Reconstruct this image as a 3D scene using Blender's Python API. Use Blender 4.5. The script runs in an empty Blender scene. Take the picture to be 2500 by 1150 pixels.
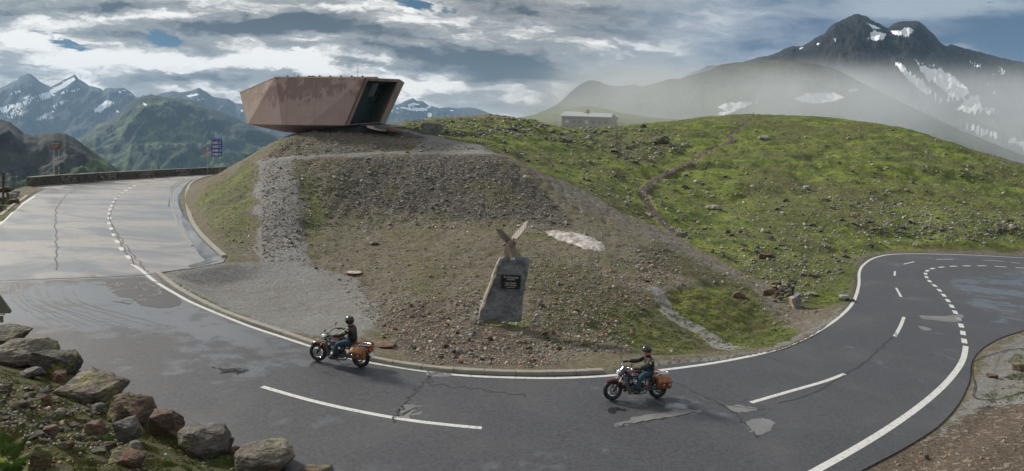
import bpy, bmesh, math, random
import numpy as np
from mathutils import Vector, Matrix
SC = bpy.context.scene
COL = SC.collection
rad = math.radians
rng = np.random.default_rng(7)
random.seed(7)
# ------------------------------------------------------------------ camera
F, CX, HY, CH = 1629.0, 1250.0, 390.0, 7.54     # focal length in photo pixels, centre, horizon row, eye height
cam_d = bpy.data.cameras.new('camera'); cam = bpy.data.objects.new('camera', cam_d); COL.objects.link(cam)
cam.location = (0, 0, CH); cam.rotation_euler = (rad(90), 0, 0)
cam_d.sensor_width = 36.0; cam_d.lens = 36.0*F/2500.0; cam_d.shift_y = (HY-575)/2500.0
cam_d.clip_start = 0.1; cam_d.clip_end = 60000
SC.camera = cam
# ------------------------------------------------------------------ light
SUN_AZ, SUN_EL = -58.0, 36.0                     # degrees from the view direction (negative = left), elevation
sd = Vector((math.sin(rad(SUN_AZ))*math.cos(rad(SUN_EL)), math.cos(rad(SUN_AZ))*math.cos(rad(SUN_EL)), math.sin(rad(SUN_EL))))
sun_l = bpy.data.lights.new('sun', 'SUN'); sun_l.energy = 4.1; sun_l.angle = rad(9); sun_l.color = (1.0, 0.93, 0.82)
sun = bpy.data.objects.new('sun', sun_l); COL.objects.link(sun)
sun.rotation_euler = (-sd).to_track_quat('-Z', 'Y').to_euler()
SC.view_settings.view_transform = 'Standard'; SC.view_settings.look = 'None'
SC.view_settings.exposure = 0.22; SC.view_settings.gamma = 1.0; SC.view_settings.use_curve_mapping = False
SC.render.engine = 'CYCLES'
SC.cycles.max_bounces = 6; SC.cycles.volume_bounces = 1
SC.cycles.volume_step_rate = 0.4; SC.cycles.volume_max_steps = 96
SC.cycles.use_denoising = True
# ------------------------------------------------------------------ node helper
class NT:
    def __init__(s, tree): s.t = tree; s.n = tree.nodes; s.l = tree.links
    def node(s, typ, **kw):
        n = s.n.new(typ)
        for k, v in kw.items(): setattr(n, k, v)
        return n
    def link(s, a, b): s.l.new(a, b)
    def setin(s, node, key, v):
        if v is None: return
        if hasattr(v, 'is_linked') or isinstance(v, bpy.types.NodeSocket): s.l.new(v, node.inputs[key])
        else: node.inputs[key].default_value = v
    def math(s, op, a, b=None, c=None, clamp=False):
        n = s.n.new('ShaderNodeMath'); n.operation = op; n.use_clamp = clamp
        s.setin(n, 0, a); s.setin(n, 1, b); s.setin(n, 2, c)
        return n.outputs[0]
    def mix(s, f, a, b, blend='MIX'):
        n = s.n.new('ShaderNodeMix'); n.data_type = 'RGBA'; n.blend_type = blend; n.clamp_factor = True
        s.setin(n, 0, f)
        for k, v in ((6, a), (7, b)):
            if isinstance(v, (tuple, list)) and len(v) == 3: v = (*v, 1)
            s.setin(n, k, v)
        return n.outputs[2]
    def ramp(s, v, lo, hi, a=0.0, b=1.0, smooth=True):
        n = s.n.new('ShaderNodeMapRange'); n.interpolation_type = 'SMOOTHSTEP' if smooth else 'LINEAR'; n.clamp = True
        s.setin(n, 0, v); s.setin(n, 1, lo); s.setin(n, 2, hi); s.setin(n, 3, a); s.setin(n, 4, b)
        return n.outputs[0]
    def noise(s, vec, scale, detail=4.0, rough=0.55, dist=0.0, out=0):
        n = s.n.new('ShaderNodeTexNoise'); n.noise_dimensions = '3D'
        s.setin(n, 'Vector', vec); n.inputs['Scale'].default_value = scale; n.inputs['Detail'].default_value = detail
        n.inputs['Roughness'].default_value = rough; n.inputs['Distortion'].default_value = dist
        return n.outputs[out]
    def voro(s, vec, scale, feature='F1', out='Distance'):
        n = s.n.new('ShaderNodeTexVoronoi'); n.feature = feature
        s.setin(n, 'Vector', vec); n.inputs['Scale'].default_value = scale
        return n.outputs[out]
    def xyz(s, x, y, z):
        n = s.n.new('ShaderNodeCombineXYZ'); s.setin(n, 0, x); s.setin(n, 1, y); s.setin(n, 2, z); return n.outputs[0]
    def sep(s, v):
        n = s.n.new('ShaderNodeSeparateXYZ'); s.setin(n, 0, v); return n.outputs
    def vmul(s, v, m):
        n = s.n.new('ShaderNodeVectorMath'); n.operation = 'MULTIPLY'; s.setin(n, 0, v); s.setin(n, 1, m); return n.outputs[0]
    def vadd(s, v, m):
        n = s.n.new('ShaderNodeVectorMath'); n.operation = 'ADD'; s.setin(n, 0, v); s.setin(n, 1, m); return n.outputs[0]
    def attr(s, name, out='Fac'):
        n = s.n.new('ShaderNodeAttribute'); n.attribute_name = name; return n.outputs[out]
# ------------------------------------------------------------------ world: physical sky under a broken cloud deck
W = bpy.data.worlds.new('World'); SC.world = W; W.use_nodes = True
w = NT(W.node_tree); w.n.clear()
wout = w.node('ShaderNodeOutputWorld')
sky = w.node('ShaderNodeTexSky'); sky.sky_type = 'NISHITA'; sky.sun_disc = False
sky.sun_elevation = rad(SUN_EL); sky.sun_rotation = rad(SUN_AZ); sky.altitude = 2400
tc = w.node('ShaderNodeTexCoord').outputs['Generated']
sx, sy, sz = w.sep(tc)
ay = w.math('MAXIMUM', w.math('ABSOLUTE', sy), 0.22)
u = w.math('DIVIDE', sx, ay); v = w.math('DIVIDE', sz, ay)
warp = w.noise(w.xyz(w.math('MULTIPLY', u, 11.0), w.math('MULTIPLY', v, 34.0), 0.3), 1.0, 7, 0.66, out=1)
wx, wy, wz = w.sep(warp)
uu = w.math('ADD', u, w.math('MULTIPLY', w.math('SUBTRACT', wx, 0.5), 0.11))
vv = w.math('ADD', v, w.math('MULTIPLY', w.math('SUBTRACT', wy, 0.5), 0.042))
tilt = w.math('ADD', vv, w.math('MULTIPLY', uu, 0.10))
cn = w.noise(w.xyz(w.math('MULTIPLY', uu, 6.0), w.math('MULTIPLY', tilt, 29.0), 1.7), 1.0, 7, 0.56, 0.25)
cf = w.noise(w.xyz(w.math('MULTIPLY', uu, 24.0), w.math('MULTIPLY', tilt, 80.0), 5.1), 1.0, 7, 0.62, 0.4)
dens = w.math('ADD', w.math('MULTIPLY', cn, 0.64), w.math('MULTIPLY', cf, 0.36))
def blob(px, py, rx, ry, amp, rot=0.0):
    bu, bv = (px-CX)/F, (HY-py)/F
    du = w.math('SUBTRACT', uu, bu); dv = w.math('ADD', w.math('SUBTRACT', vv, bv), w.math('MULTIPLY', du, -rot))
    a = w.math('POWER', w.math('DIVIDE', du, rx/F), 2.0) if False else w.math('MULTIPLY', w.math('DIVIDE', du, rx/F), w.math('DIVIDE', du, rx/F))
    b = w.math('MULTIPLY', w.math('DIVIDE', dv, ry/F), w.math('DIVIDE', dv, ry/F))
    return w.math('MULTIPLY', w.math('EXPONENT', w.math('MULTIPLY', w.math('ADD', a, b), -1.0)), amp)
def addall(l):
    r = l[0]
    for q in l[1:]: r = w.math('ADD', r, q)
    return r
darkb = addall([blob(640,62,170,20,.46,.02), blob(760,50,40,14,.2), blob(240,165,90,12,.16), blob(1230,150,90,14,.25,-.1), blob(1350,190,140,12,.14), blob(285,15,70,15,.22), blob(60,30,110,14,.16), blob(230,75,100,16,.12), blob(470,190,230,20,.18), blob(990,125,100,16,.26,-.2),
    blob(1180,160,150,36,.30,-.12), blob(900,75,120,22,.2,-.1), blob(690,115,80,14,.18), blob(1300,25,220,26,.16), blob(40,165,70,30,.16), blob(840,155,60,10,.2),
    blob(1650,180,300,60,.10), blob(1500,70,200,30,.10), blob(1160,230,120,14,.10)])
lightb = addall([blob(90,85,120,30,.20), blob(600,150,380,26,.15), blob(230,170,180,40,.13), blob(1010,210,200,26,.16), blob(1300,220,140,26,.16), blob(400,40,150,16,.12), blob(1000,55,120,18,.12), blob(1450,160,200,26,.05)])
holes = addall([blob(412,100,58,19,1.3), blob(155,107,56,16,1.2,-.25), blob(0,118,22,12,1.0), blob(1030,12,75,13,1.1,-.12), blob(545,8,70,7,.6)])
dk = w.math('ADD', w.math('SUBTRACT', dens, lightb), darkb)
c_white, c_mid, c_dark = (0.92, 0.875, 0.81), (0.27, 0.257, 0.24), (0.035, 0.034, 0.032)
c1 = w.mix(w.ramp(dk, 0.38, 0.53), c_white, c_mid)
c1 = w.mix(w.ramp(dk, 0.52, 0.70), c1, c_dark)
# smoother blue-grey stratus towards the right
rgt = w.ramp(w.math('ADD', u, w.math('MULTIPLY', cn, 0.25)), 0.16, 0.55)
rc = w.mix(w.ramp(w.math('ADD', w.math('MULTIPLY', cn, .6), w.math('MULTIPLY', w.math('SUBTRACT', u, .3), 0.55)), 0.2, 0.50), (0.40, 0.43, 0.48), (0.045, 0.085, 0.16))
rc = w.mix(w.ramp(w.math('ADD', blob(2300,10,300,30,.9), blob(2170,40,120,22,.5)), 0.1, 0.8), rc, (0.33, 0.37, 0.42))
c1 = w.mix(rgt, c1, rc)
nis = w.mix(1.0, sky.outputs[0], (0.13, 0.13, 0.13), 'MULTIPLY')
hole = w.ramp(w.math('ADD', holes, w.math('MULTIPLY', w.math('SUBTRACT', cf, 0.5), 2.6)), 0.42, 0.85)
bl = w.mix(0.95, nis, (0.002, 0.055, 0.11))
c2 = w.mix(hole, c1, bl)
# overhead: thinner, brighter cloud that lets the sky glow through
c2 = w.mix(w.ramp(v, 0.26, 0.6), c2, (0.50, 0.51, 0.52))
hori = w.ramp(v, 0.12, 0.02); c2 = w.mix(w.math('MULTIPLY', w.math('MULTIPLY', hori, w.ramp(u, .12, -.05)), .45), c2, (0.80, 0.84, 0.86))
below = w.ramp(sz, -0.02, 0.0)
c2 = w.mix(below, (0.12, 0.14, 0.16), c2)
bg = w.node('ShaderNodeBackground'); w.link(c2, bg.inputs[0]); bg.inputs[1].default_value = 1.0
w.link(bg.outputs[0], wout.inputs[0])
W.cycles.sampling_method = 'MANUAL'; W.cycles.sample_map_resolution = 512
# ------------------------------------------------------------------ object helpers
def tag(o, label=None, cat=None, group=None, kind=None):
    if label: o['label'] = label
    if cat: o['category'] = cat
    if group: o['group'] = group
    if kind: o['kind'] = kind
    return o
def empty(name, loc=(0,0,0), M=None):
    o = bpy.data.objects.new(name, None); COL.objects.link(o)
    if M is not None: o.matrix_world = M
    else: o.location = loc
    o.empty_display_size = 0.2
    return o
def link(name, me, mat=None, parent=None, smooth=None):
    o = bpy.data.objects.new(name, me); COL.objects.link(o)
    if mat:
        for m in (mat if isinstance(mat, (list, tuple)) else [mat]): me.materials.append(m)
    if parent: o.parent = parent
    if smooth is not None:
        me.shade_smooth()
        if smooth < 180: me.set_sharp_from_angle(angle=rad(smooth))
    return o
def grid_mesh(name, V, nr, nc):
    me = bpy.data.meshes.new(name)
    me.vertices.add(nr*nc); me.vertices.foreach_set('co', np.ascontiguousarray(V, dtype=np.float32).ravel())
    i = np.arange(nr*nc).reshape(nr, nc)
    q = np.stack([i[:-1,:-1], i[:-1,1:], i[1:,1:], i[1:,:-1]], -1).reshape(-1, 4)
    me.loops.add(q.size); me.polygons.add(len(q))
    me.loops.foreach_set('vertex_index', q.ravel().astype(np.int32))
    me.polygons.foreach_set('loop_start', np.arange(0, q.size, 4, dtype=np.int32))
    me.update(); me.validate()
    return me
def tri_mesh(name, V, T):
    me = bpy.data.meshes.new(name)
    me.vertices.add(len(V)); me.vertices.foreach_set('co', np.ascontiguousarray(V, dtype=np.float32).ravel())
    me.loops.add(T.size); me.polygons.add(len(T))
    me.loops.foreach_set('vertex_index', T.ravel().astype(np.int32))
    me.polygons.foreach_set('loop_start', np.arange(0, T.size, 3, dtype=np.int32))
    me.update()
    return me
def set_attr(me, name, arr):
    a = me.attributes.new(name, 'FLOAT', 'POINT'); a.data.foreach_set('value', np.ascontiguousarray(arr, dtype=np.float32))
def set_col(me, name, arr):
    a = me.color_attributes.new(name, 'FLOAT_COLOR', 'POINT'); c = np.ones((len(arr), 4), np.float32); c[:, :3] = arr
    a.data.foreach_set('color', c.ravel())
# ------------------------------------------------------------------ noise in numpy
_perm = rng.permutation(4096); _ang = rng.random(4096)*2*math.pi; _gx, _gy = np.cos(_ang), np.sin(_ang)
def perlin(x, y):
    xi = np.floor(x).astype(np.int64); yi = np.floor(y).astype(np.int64); fx = x-xi; fy = y-yi
    def g(ix, iy, dx, dy):
        h = _perm[(_perm[ix & 4095] + iy) & 4095]
        return _gx[h]*dx + _gy[h]*dy
    sx_ = fx*fx*fx*(fx*(fx*6-15)+10); sy_ = fy*fy*fy*(fy*(fy*6-15)+10)
    a = g(xi, yi, fx, fy); b = g(xi+1, yi, fx-1, fy); c = g(xi, yi+1, fx, fy-1); d = g(xi+1, yi+1, fx-1, fy-1)
    return ((a+(b-a)*sx_) + ((c+(d-c)*sx_)-(a+(b-a)*sx_))*sy_)*1.5
def fbm(x, y, o=5, g=0.5, ridged=False):
    s = 0; a = 1; t = 0
    for k in range(o):
        n = perlin(x*2**k+17.3*k, y*2**k-9.1*k)
        if ridged: n = 1-2*np.abs(n)
        s = s + n*a; t += a; a *= g
    return s/t
def sstep(x, a, b):
    t = np.clip((x-a)/(b-a), 0, 1); return t*t*(3-2*t)
# ------------------------------------------------------------------ road plane and projection
PA, PB, PC = -0.3765, -0.065, 0.03
def plane(X, Y): return PA + PB*X + PC*Y
def on_plane(px, py, dz=0.0):
    a = (px-CX)/F; b = (py-HY)/F
    d = (CH-PA-dz)/(b + PB*a + PC)
    return (a*d, d)
def P3(px, py, d): return ((px-CX)/F*d, d, CH-(py-HY)/F*d)
def smooth_line(pts, n=8):
    P = np.array(pts, float); out = []
    for i in range(len(P)-1):
        p0 = P[max(i-1,0)]; p1 = P[i]; p2 = P[i+1]; p3 = P[min(i+2,len(P)-1)]
        for k in range(n):
            t = k/n
            out.append(0.5*((2*p1)+(-p0+p2)*t+(2*p0-5*p1+4*p2-p3)*t*t+(-p0+3*p1-3*p2+p3)*t**3))
    out.append(P[-1]); return np.array(out)
def pl(pts, n=6, smooth=True):                    # picture points lying on the road plane -> XY
    q = smooth_line(pts, n) if smooth else np.array(pts, float)
    return np.array([on_plane(*p) for p in q])
def sdist(X, Y, poly):                             # signed distance to polygon, positive inside
    X = np.asarray(X, np.float32); Y = np.asarray(Y, np.float32)
    d = np.full(X.shape, 1e9, np.float32); ins = np.zeros(X.shape, bool); n = len(poly)
    for i in range(n):
        x1, y1 = poly[i]; x2, y2 = poly[(i+1) % n]
        ex, ey = x2-x1, y2-y1; L = ex*ex+ey*ey+1e-12
        t = np.clip(((X-x1)*ex+(Y-y1)*ey)/L, 0, 1)
        d = np.minimum(d, (X-x1-t*ex)**2+(Y-y1-t*ey)**2)
        c = (y1 > Y) != (y2 > Y)
        xi = x1 + (Y-y1)*(ex/(ey if abs(ey) > 1e-9 else 1e-9))
        ins ^= c & (X < xi)
    d = np.sqrt(d); return np.where(ins, d, -d)
# ------------------------------------------------------------------ materials
MATS = {}
def mat(name, col=(0.5,0.5,0.5), rough=0.6, metal=0.0, spec=None, bump=0.0, bscale=30.0, vary=0.0, coat=0.0, alpha=None):
    if name in MATS: return MATS[name]
    m = bpy.data.materials.new(name); m.use_nodes = True; t = NT(m.node_tree); b = t.n['Principled BSDF']
    b.inputs['Roughness'].default_value = rough; b.inputs['Metallic'].default_value = metal
    if coat: b.inputs['Coat Weight'].default_value = coat; b.inputs['Coat Roughness'].default_value = 0.08
    g = t.node('ShaderNodeTexCoord').outputs['Object']
    n = t.noise(g, bscale, 5, 0.6)
    k = vary if vary else 0.12
    lo = tuple(c*(1-k) for c in col); hi = tuple(min(1, c*(1+k)) for c in col)
    t.link(t.mix(n, lo, hi), b.inputs['Base Color'])
    r = t.ramp(n, 0.2, 0.8, max(0.02, rough-0.08), min(1, rough+0.08)); t.link(r, b.inputs['Roughness'])
    if bump:
        bn = t.node('ShaderNodeBump'); bn.inputs['Strength'].default_value = bump; bn.inputs['Distance'].default_value = 0.01
        t.link(n, bn.inputs['Height']); t.link(bn.outputs[0], b.inputs['Normal'])
    MATS[name] = m; return m
def base(name):
    m = bpy.data.materials.new(name); m.use_nodes = True; t = NT(m.node_tree); MATS[name] = m
    return m, t, t.n['Principled BSDF']
def bump(t, b, h, strength, dist, normal=None):
    bn = t.node('ShaderNodeBump'); bn.inputs['Strength'].default_value = strength; bn.inputs['Distance'].default_value = dist
    t.link(h, bn.inputs['Height'])
    if normal is not None: t.link(normal, bn.inputs['Normal'])
    if b is not None: t.link(bn.outputs[0], b.inputs['Normal'])
    return bn.outputs[0]
def pos(t): return t.node('ShaderNodeNewGeometry').outputs['Position']

# terrain: stony soil, grass, grey path gravel, brown earth, dark scree, mixed by surveyed zones
m, t, b = base('terrain')
p = pos(t)
gz, pz, bz, dz_ = t.attr('grass'), t.attr('path'), t.attr('earth'), t.attr('scree')
n1 = t.noise(p, 0.35, 5, 0.6); n2 = t.noise(p, 2.2, 6, 0.65); n3 = t.noise(p, 11.0, 5, 0.7); n4 = t.noise(p, 0.09, 3, 0.5)
vs = t.voro(p, 7.0, out='Color'); vsb = t.voro(p, 2.6, out='Color'); vr, vg, vb_ = t.sep(vs); wr, wg, wb = t.sep(vsb)
stone = t.mix(t.ramp(vr, 0.0, 1.0, smooth=False), (0.07, 0.066, 0.055), (0.34, 0.32, 0.275))
stone = t.mix(t.ramp(vg, 0.80, 0.92), stone, (0.22, 0.145, 0.10))
stone = t.mix(t.ramp(vg, 0.04, 0.0), stone, (0.42, 0.41, 0.38))
soil = t.mix(t.ramp(n3,.3,.7), (0.085, 0.075, 0.05), (0.25, 0.215, 0.165))
gnd = t.mix(t.ramp(n2, 0.40, 0.62), soil, stone); gnd = t.mix(t.math('MULTIPLY', t.ramp(t.noise(p, .8, 5, .6), .5, .65), .5), gnd, (0.16, 0.115, 0.07))
moss = t.mix(n3, (0.085, 0.085, 0.025), (0.17, 0.17, 0.055))
gnd = t.mix(t.math('MULTIPLY', t.ramp(t.math('ADD', n2, t.math('MULTIPLY', n1, .6)), 0.76, 0.92), 0.75), gnd, moss)
pthc = t.mix(t.ramp(n3,.3,.7), (0.15, 0.15, 0.143), (0.36, 0.355, 0.34))
pthc = t.mix(t.math('MULTIPLY', t.ramp(n1, .4, .65), .55), pthc, (0.20, 0.185, 0.165)); pthc = t.mix(t.ramp(t.noise(p, 26.0, 3, .8), 0.60, 0.70), pthc, (0.32, 0.32, 0.31))
sc_ = t.mix(t.ramp(vr, 0, 1, smooth=False), (0.045, 0.042, 0.036), (0.135, 0.125, 0.105))
sc_ = t.mix(t.ramp(vg, 0.88, 0.95), sc_, (0.30, 0.28, 0.25))
sc_ = t.mix(t.math('MULTIPLY', t.ramp(n1, 0.5, 0.66), 0.6), sc_, (0.13, 0.12, 0.04))
ea = t.mix(t.ramp(n3,.3,.7), (0.055, 0.044, 0.033), (0.19, 0.148, 0.108))
ea = t.mix(t.ramp(vg, 0.86, 0.95), ea, (0.26, 0.22, 0.18))
gr = t.mix(t.ramp(n1, 0.32, 0.68), (0.085, 0.135, 0.018), (0.26, 0.30, 0.052))
gr = t.mix(t.ramp(n4, 0.45, 0.62), gr, (0.155, 0.165, 0.05))
gr = t.mix(t.math('MULTIPLY', t.ramp(n2, 0.50, 0.66), 0.8), gr, (0.048, 0.072, 0.017)); gr = t.mix(t.math('MULTIPLY', t.ramp(t.noise(p, .45, 5, .65, .6), .50, .62), .55), gr, (0.075, 0.085, 0.03))
gr = t.mix(t.math('MULTIPLY', t.ramp(n3, 0.48, 0.66), 0.75), gr, (0.03, 0.05, 0.012)); gr = t.mix(t.math('MULTIPLY', t.ramp(t.noise(p, 0.16, 5, .6, .5), .52, .62), .55), gr, (0.10, 0.095, 0.045))
gr = t.mix(t.ramp(t.math('ADD', n2, t.math('MULTIPLY', t.noise(p, 0.7, 3, .5), 0.8)), 1.08, 1.16), gr, (0.20, 0.195, 0.175))
zn = t.math('ADD', t.math('MULTIPLY', t.math('SUBTRACT', n2, 0.5), 0.9), t.math('MULTIPLY', t.math('SUBTRACT', n3, 0.5), 0.7))
def zone(z, lo=.34, hi=.62): return t.ramp(t.math('ADD', z, zn), lo, hi)
mz = t.attr('moss'); mo = t.mix(n3, (0.035, 0.04, 0.010), (0.12, 0.125, 0.025)); mo = t.mix(t.ramp(n2, .45, .62), mo, (0.085, 0.07, 0.045)); mo = t.mix(t.math('MULTIPLY', t.ramp(n3, .55, .7), .5), mo, (0.16, 0.17, 0.03))
c = t.mix(zone(dz_), gnd, sc_); c = t.mix(zone(bz), c, ea); c = t.mix(zone(gz), c, gr); c = t.mix(zone(mz), c, mo); c = t.mix(zone(pz), c, pthc)
t.link(c, b.inputs['Base Color']); b.inputs['Roughness'].default_value = 0.92; b.inputs['Specular IOR Level'].default_value = 0.25
h = t.math('ADD', t.math('MULTIPLY', vr, 0.5), n2)
bn_ = bump(t, None, h, 0.95, 0.30); bump(t, b, n3, 0.9, 0.10, bn_)

# asphalt
m, t, b = base('asphalt')
p = pos(t); X_, Y_, Z_ = t.sep(p)
fine = t.math('ADD', t.math('MULTIPLY', t.noise(p, 38.0, 3, 0.8), .5), t.math('MULTIPLY', t.ramp(t.noise(p, 9.0, 4, 0.8), .3, .7), .5)); n1 = t.noise(p, 0.22, 5, 0.55, 0.6); n2 = t.noise(p, 1.4, 5, 0.6)
wear = t.noise(t.vmul(p, (0.16, 0.28, 0.3)), 1.0, 6, 0.6, 0.8)
wetz, old = t.attr('wet'), t.attr('old')
newc = t.mix(fine, (0.020, 0.021, 0.025), (0.092, 0.094, 0.106))
newc = t.mix(t.math('MULTIPLY', t.ramp(n1, 0.45, 0.7), 0.35), newc, (0.11, 0.108, 0.105))
oldc = t.mix(fine, (0.19, 0.182, 0.174), (0.32, 0.308, 0.295))  # older, paler asphalt, with some wet sheen put into its base colour
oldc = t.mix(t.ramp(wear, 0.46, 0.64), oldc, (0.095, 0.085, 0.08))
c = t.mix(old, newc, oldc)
wet = t.ramp(t.math('ADD', wetz, t.math('MULTIPLY', t.math('SUBTRACT', t.math('ADD', t.math('MULTIPLY', wear, .6), t.math('MULTIPLY', n2, .4)), 0.5), 2.6)), 0.34, 0.66)
c = t.mix(t.math('MULTIPLY', wet, 0.45), c, (0.03, 0.031, 0.033))
t.link(c, b.inputs['Base Color'])
t.link(t.ramp(wet, 0, 1, 0.62, 0.33), b.inputs['Roughness'])
t.link(t.ramp(wet, 0, 1, 0.40, 0.75), b.inputs['Specular IOR Level'])
bn = t.node('ShaderNodeBump'); bn.inputs['Distance'].default_value = 0.012; t.link(fine, bn.inputs['Height'])
t.link(t.math('MULTIPLY', wet, 1.0), b.inputs['Coat Weight']); b.inputs['Coat Roughness'].default_value = 0.27; b.inputs['Coat IOR'].default_value = 1.6
t.link(t.ramp(wet, 0, 1, 0.55, 0.10), bn.inputs['Strength']); t.link(bn.outputs[0], b.inputs['Normal'])

m, t, b = base('road_paint')
p = pos(t); n = t.noise(p, 9.0, 6, 0.75); f = t.noise(p, 40, 2, 0.7)
c = t.mix(t.ramp(n, 0.50, 0.66), (0.62, 0.62, 0.59), (0.28, 0.28, 0.27)); c = t.mix(t.math('MULTIPLY', f, 0.35), c, (0.30, 0.30, 0.29))
t.link(c, b.inputs['Base Color']); b.inputs['Roughness'].default_value = 0.55
mat('bitumen', (0.022, 0.022, 0.024), 0.5, bscale=8, vary=.3)
mat('pale_patch', (0.155, 0.155, 0.155), 0.55, bscale=1.2, vary=.6); mat('tyre_streak', (0.13, 0.13, 0.13), 0.5, bscale=3, vary=.5); mat('sealing', (0.17,0.17,0.165), .5, vary=.4)
mat('dark_patch', (0.04, 0.04, 0.042), 0.6, bscale=6, vary=.4)
mat('black_mark', (0.012, 0.012, 0.013), 0.35, bscale=4)
m, t, b = base('puddle_water'); b.inputs['Base Color'].default_value = (0.03, 0.032, 0.03, 1); b.inputs['Roughness'].default_value = 0.03; b.inputs['Specular IOR Level'].default_value = 1.0; b.inputs['IOR'].default_value = 2.0
b.inputs['Metallic'].default_value = 0.0
m, t, b = base('kerb_concrete'); p = pos(t)
n = t.noise(p, 3.0, 6, 0.7); t.link(t.mix(n, (0.15, 0.14, 0.115), (0.36, 0.34, 0.30)), b.inputs['Base Color']); b.inputs['Roughness'].default_value = 0.85
bump(t, b, t.noise(p, 20, 4, .7), 0.5, 0.02)

# stones: colour per stone, dust and lichen over it
m, t, b = base('stone')
p = t.node('ShaderNodeTexCoord').outputs['Object']
pc = t.mix(1.0, t.attr('tint', 'Color'), (1.35, 1.33, 1.28), 'MULTIPLY'); n = t.noise(p, 5.0, 5, 0.65); n2 = t.noise(p, 18.0, 4, 0.7)
c = t.mix(t.math('MULTIPLY', n, 0.8), pc, (0.06, 0.057, 0.05)); c = t.mix(t.ramp(n2, 0.6, 0.75), c, (0.30, 0.29, 0.26))
t.link(c, b.inputs['Base Color']); b.inputs['Roughness'].default_value = 0.85
bump(t, b, n2, 0.5, 0.03)
def boulder_mat(name, a, bcol, lich=0.0, stripes=0.0, rust=0.0, seed=0.0):
    m, t, b = base(name)
    p = t.vadd(t.node('ShaderNodeTexCoord').outputs['Object'], (seed, seed*1.7, -seed))
    n = t.noise(p, 2.2, 8, 0.65, 0.5); f = t.noise(p, 16, 5, 0.7)
    st = t.noise(t.vmul(p, (1.2, 2.0, 11.0)), 1.0, 6, 0.6, 0.9)
    c = t.mix(t.ramp(n, 0.36, 0.64), a, bcol)
    if stripes: c = t.mix(t.math('MULTIPLY', t.ramp(st, 0.42, 0.62), stripes), c, tuple(q*0.28 for q in a))
    c = t.mix(t.math('MULTIPLY', t.ramp(f, 0.5, 0.75), 0.5), c, tuple(min(1, q*1.5) for q in bcol))
    c = t.mix(t.math('MULTIPLY', t.ramp(f, 0.48, 0.3), 0.6), c, tuple(q*0.35 for q in a))
    if rust: c = t.mix(t.math('MULTIPLY', t.ramp(t.noise(p, 1.3, 5, .6, 1.0), 0.5, 0.62), rust), c, (0.17, 0.07, 0.035))
    if lich: c = t.mix(t.math('MULTIPLY', t.ramp(t.math('ADD', t.noise(p, 1.1, 3, .5), t.math('MULTIPLY', f, .5)), 0.80, 0.87), lich), c, (0.25, 0.27, 0.05))
    t.link(c, b.inputs['Base Color']); b.inputs['Roughness'].default_value = 0.82
    h = t.math('ADD', t.math('MULTIPLY', n, 1.0), t.math('MULTIPLY', st, 1.0 if stripes else 0.3)); nn = bump(t, None, h, 0.9, 0.16); bump(t, b, f, 0.8, 0.035, nn)
    return m
boulder_mat('boulder_grey', (0.128, 0.113, 0.090), (0.218, 0.190, 0.153), 0.5, 0.25, seed=1)
boulder_mat('boulder_green', (0.064, 0.062, 0.045), (0.134, 0.122, 0.090), 0.9, 0.7, seed=3)
boulder_mat('boulder_striped', (0.141, 0.110, 0.082), (0.211, 0.178, 0.132), 0.3, 0.8, 0.25, seed=5)
boulder_mat('boulder_brown', (0.068, 0.048, 0.030), (0.152, 0.111, 0.066), 0.6, 0.8, 0.7, seed=7)
boulder_mat('boulder_rust', (0.128, 0.081, 0.056), (0.208, 0.155, 0.119), 0.4, 0.6, 0.7, seed=9)
boulder_mat('boulder_slate', (0.077, 0.074, 0.069), (0.160, 0.148, 0.130), 0.3, 0.35, 0.15, seed=11)
boulder_mat('boulder_red', (0.136, 0.074, 0.053), (0.216, 0.133, 0.099), 0.2, 0.4, 0.4, seed=13)
boulder_mat('hill_rock', (0.20, 0.20, 0.18), (0.42, 0.41, 0.375), 0.5, 0.4, 0.1, seed=15)
boulder_mat('monument_granite', (0.085, 0.095, 0.108), (0.22, 0.235, 0.25), 0.0, 0.0, seed=17)
boulder_mat('pale_stone_lit_granite', (0.26, 0.22, 0.17), (0.42, 0.36, 0.28), 0.0, 0.2, seed=18)  # pale half of the marker block; also monument granite with sunlight painted in
boulder_mat('wall_stone', (0.06, 0.058, 0.052), (0.17, 0.165, 0.15), 0.1, 0.7, seed=19)
# mountain flanks
def mountain_mat(name, rock1, rock2, grass1, grass2, gscale=0.004):
    m, t, b = base(name)
    p = pos(t); n = t.noise(p, gscale, 9, 0.62); f = t.noise(p, gscale*7, 7, 0.65)
    st = t.noise(t.vmul(p, (1.0, 1.0, 0.22)), gscale*5, 6, 0.65, 0.4)
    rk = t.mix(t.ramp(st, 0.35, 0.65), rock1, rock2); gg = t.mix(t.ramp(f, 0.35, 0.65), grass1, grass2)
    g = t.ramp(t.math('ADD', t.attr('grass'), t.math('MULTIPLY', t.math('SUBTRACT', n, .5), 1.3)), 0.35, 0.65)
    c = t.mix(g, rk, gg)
    sn = t.ramp(t.math('ADD', t.attr('snow'), t.math('MULTIPLY', t.math('SUBTRACT', f, 0.5), 0.7)), 0.42, 0.54)
    c = t.mix(sn, c, (0.80, 0.83, 0.87))
    t.link(c, b.inputs['Base Color']); b.inputs['Roughness'].default_value = 0.9; b.inputs['Specular IOR Level'].default_value = 0.15
    nn = bump(t, None, st, 0.8, 0.05/gscale); bump(t, b, f, 0.6, 0.02/gscale, nn)
    return m
mountain_mat('far_rock', (0.012, 0.014, 0.019), (0.055, 0.06, 0.07), (0.02, 0.035, 0.015), (0.05, 0.07, 0.03), 0.0022)
mountain_mat('green_flank', (0.008, 0.012, 0.014), (0.022, 0.030, 0.024), (0.018, 0.038, 0.018), (0.10, 0.135, 0.04), 0.0035)  # wide dark-to-bright range, sunlit streaks painted into the meadow colours
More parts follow.
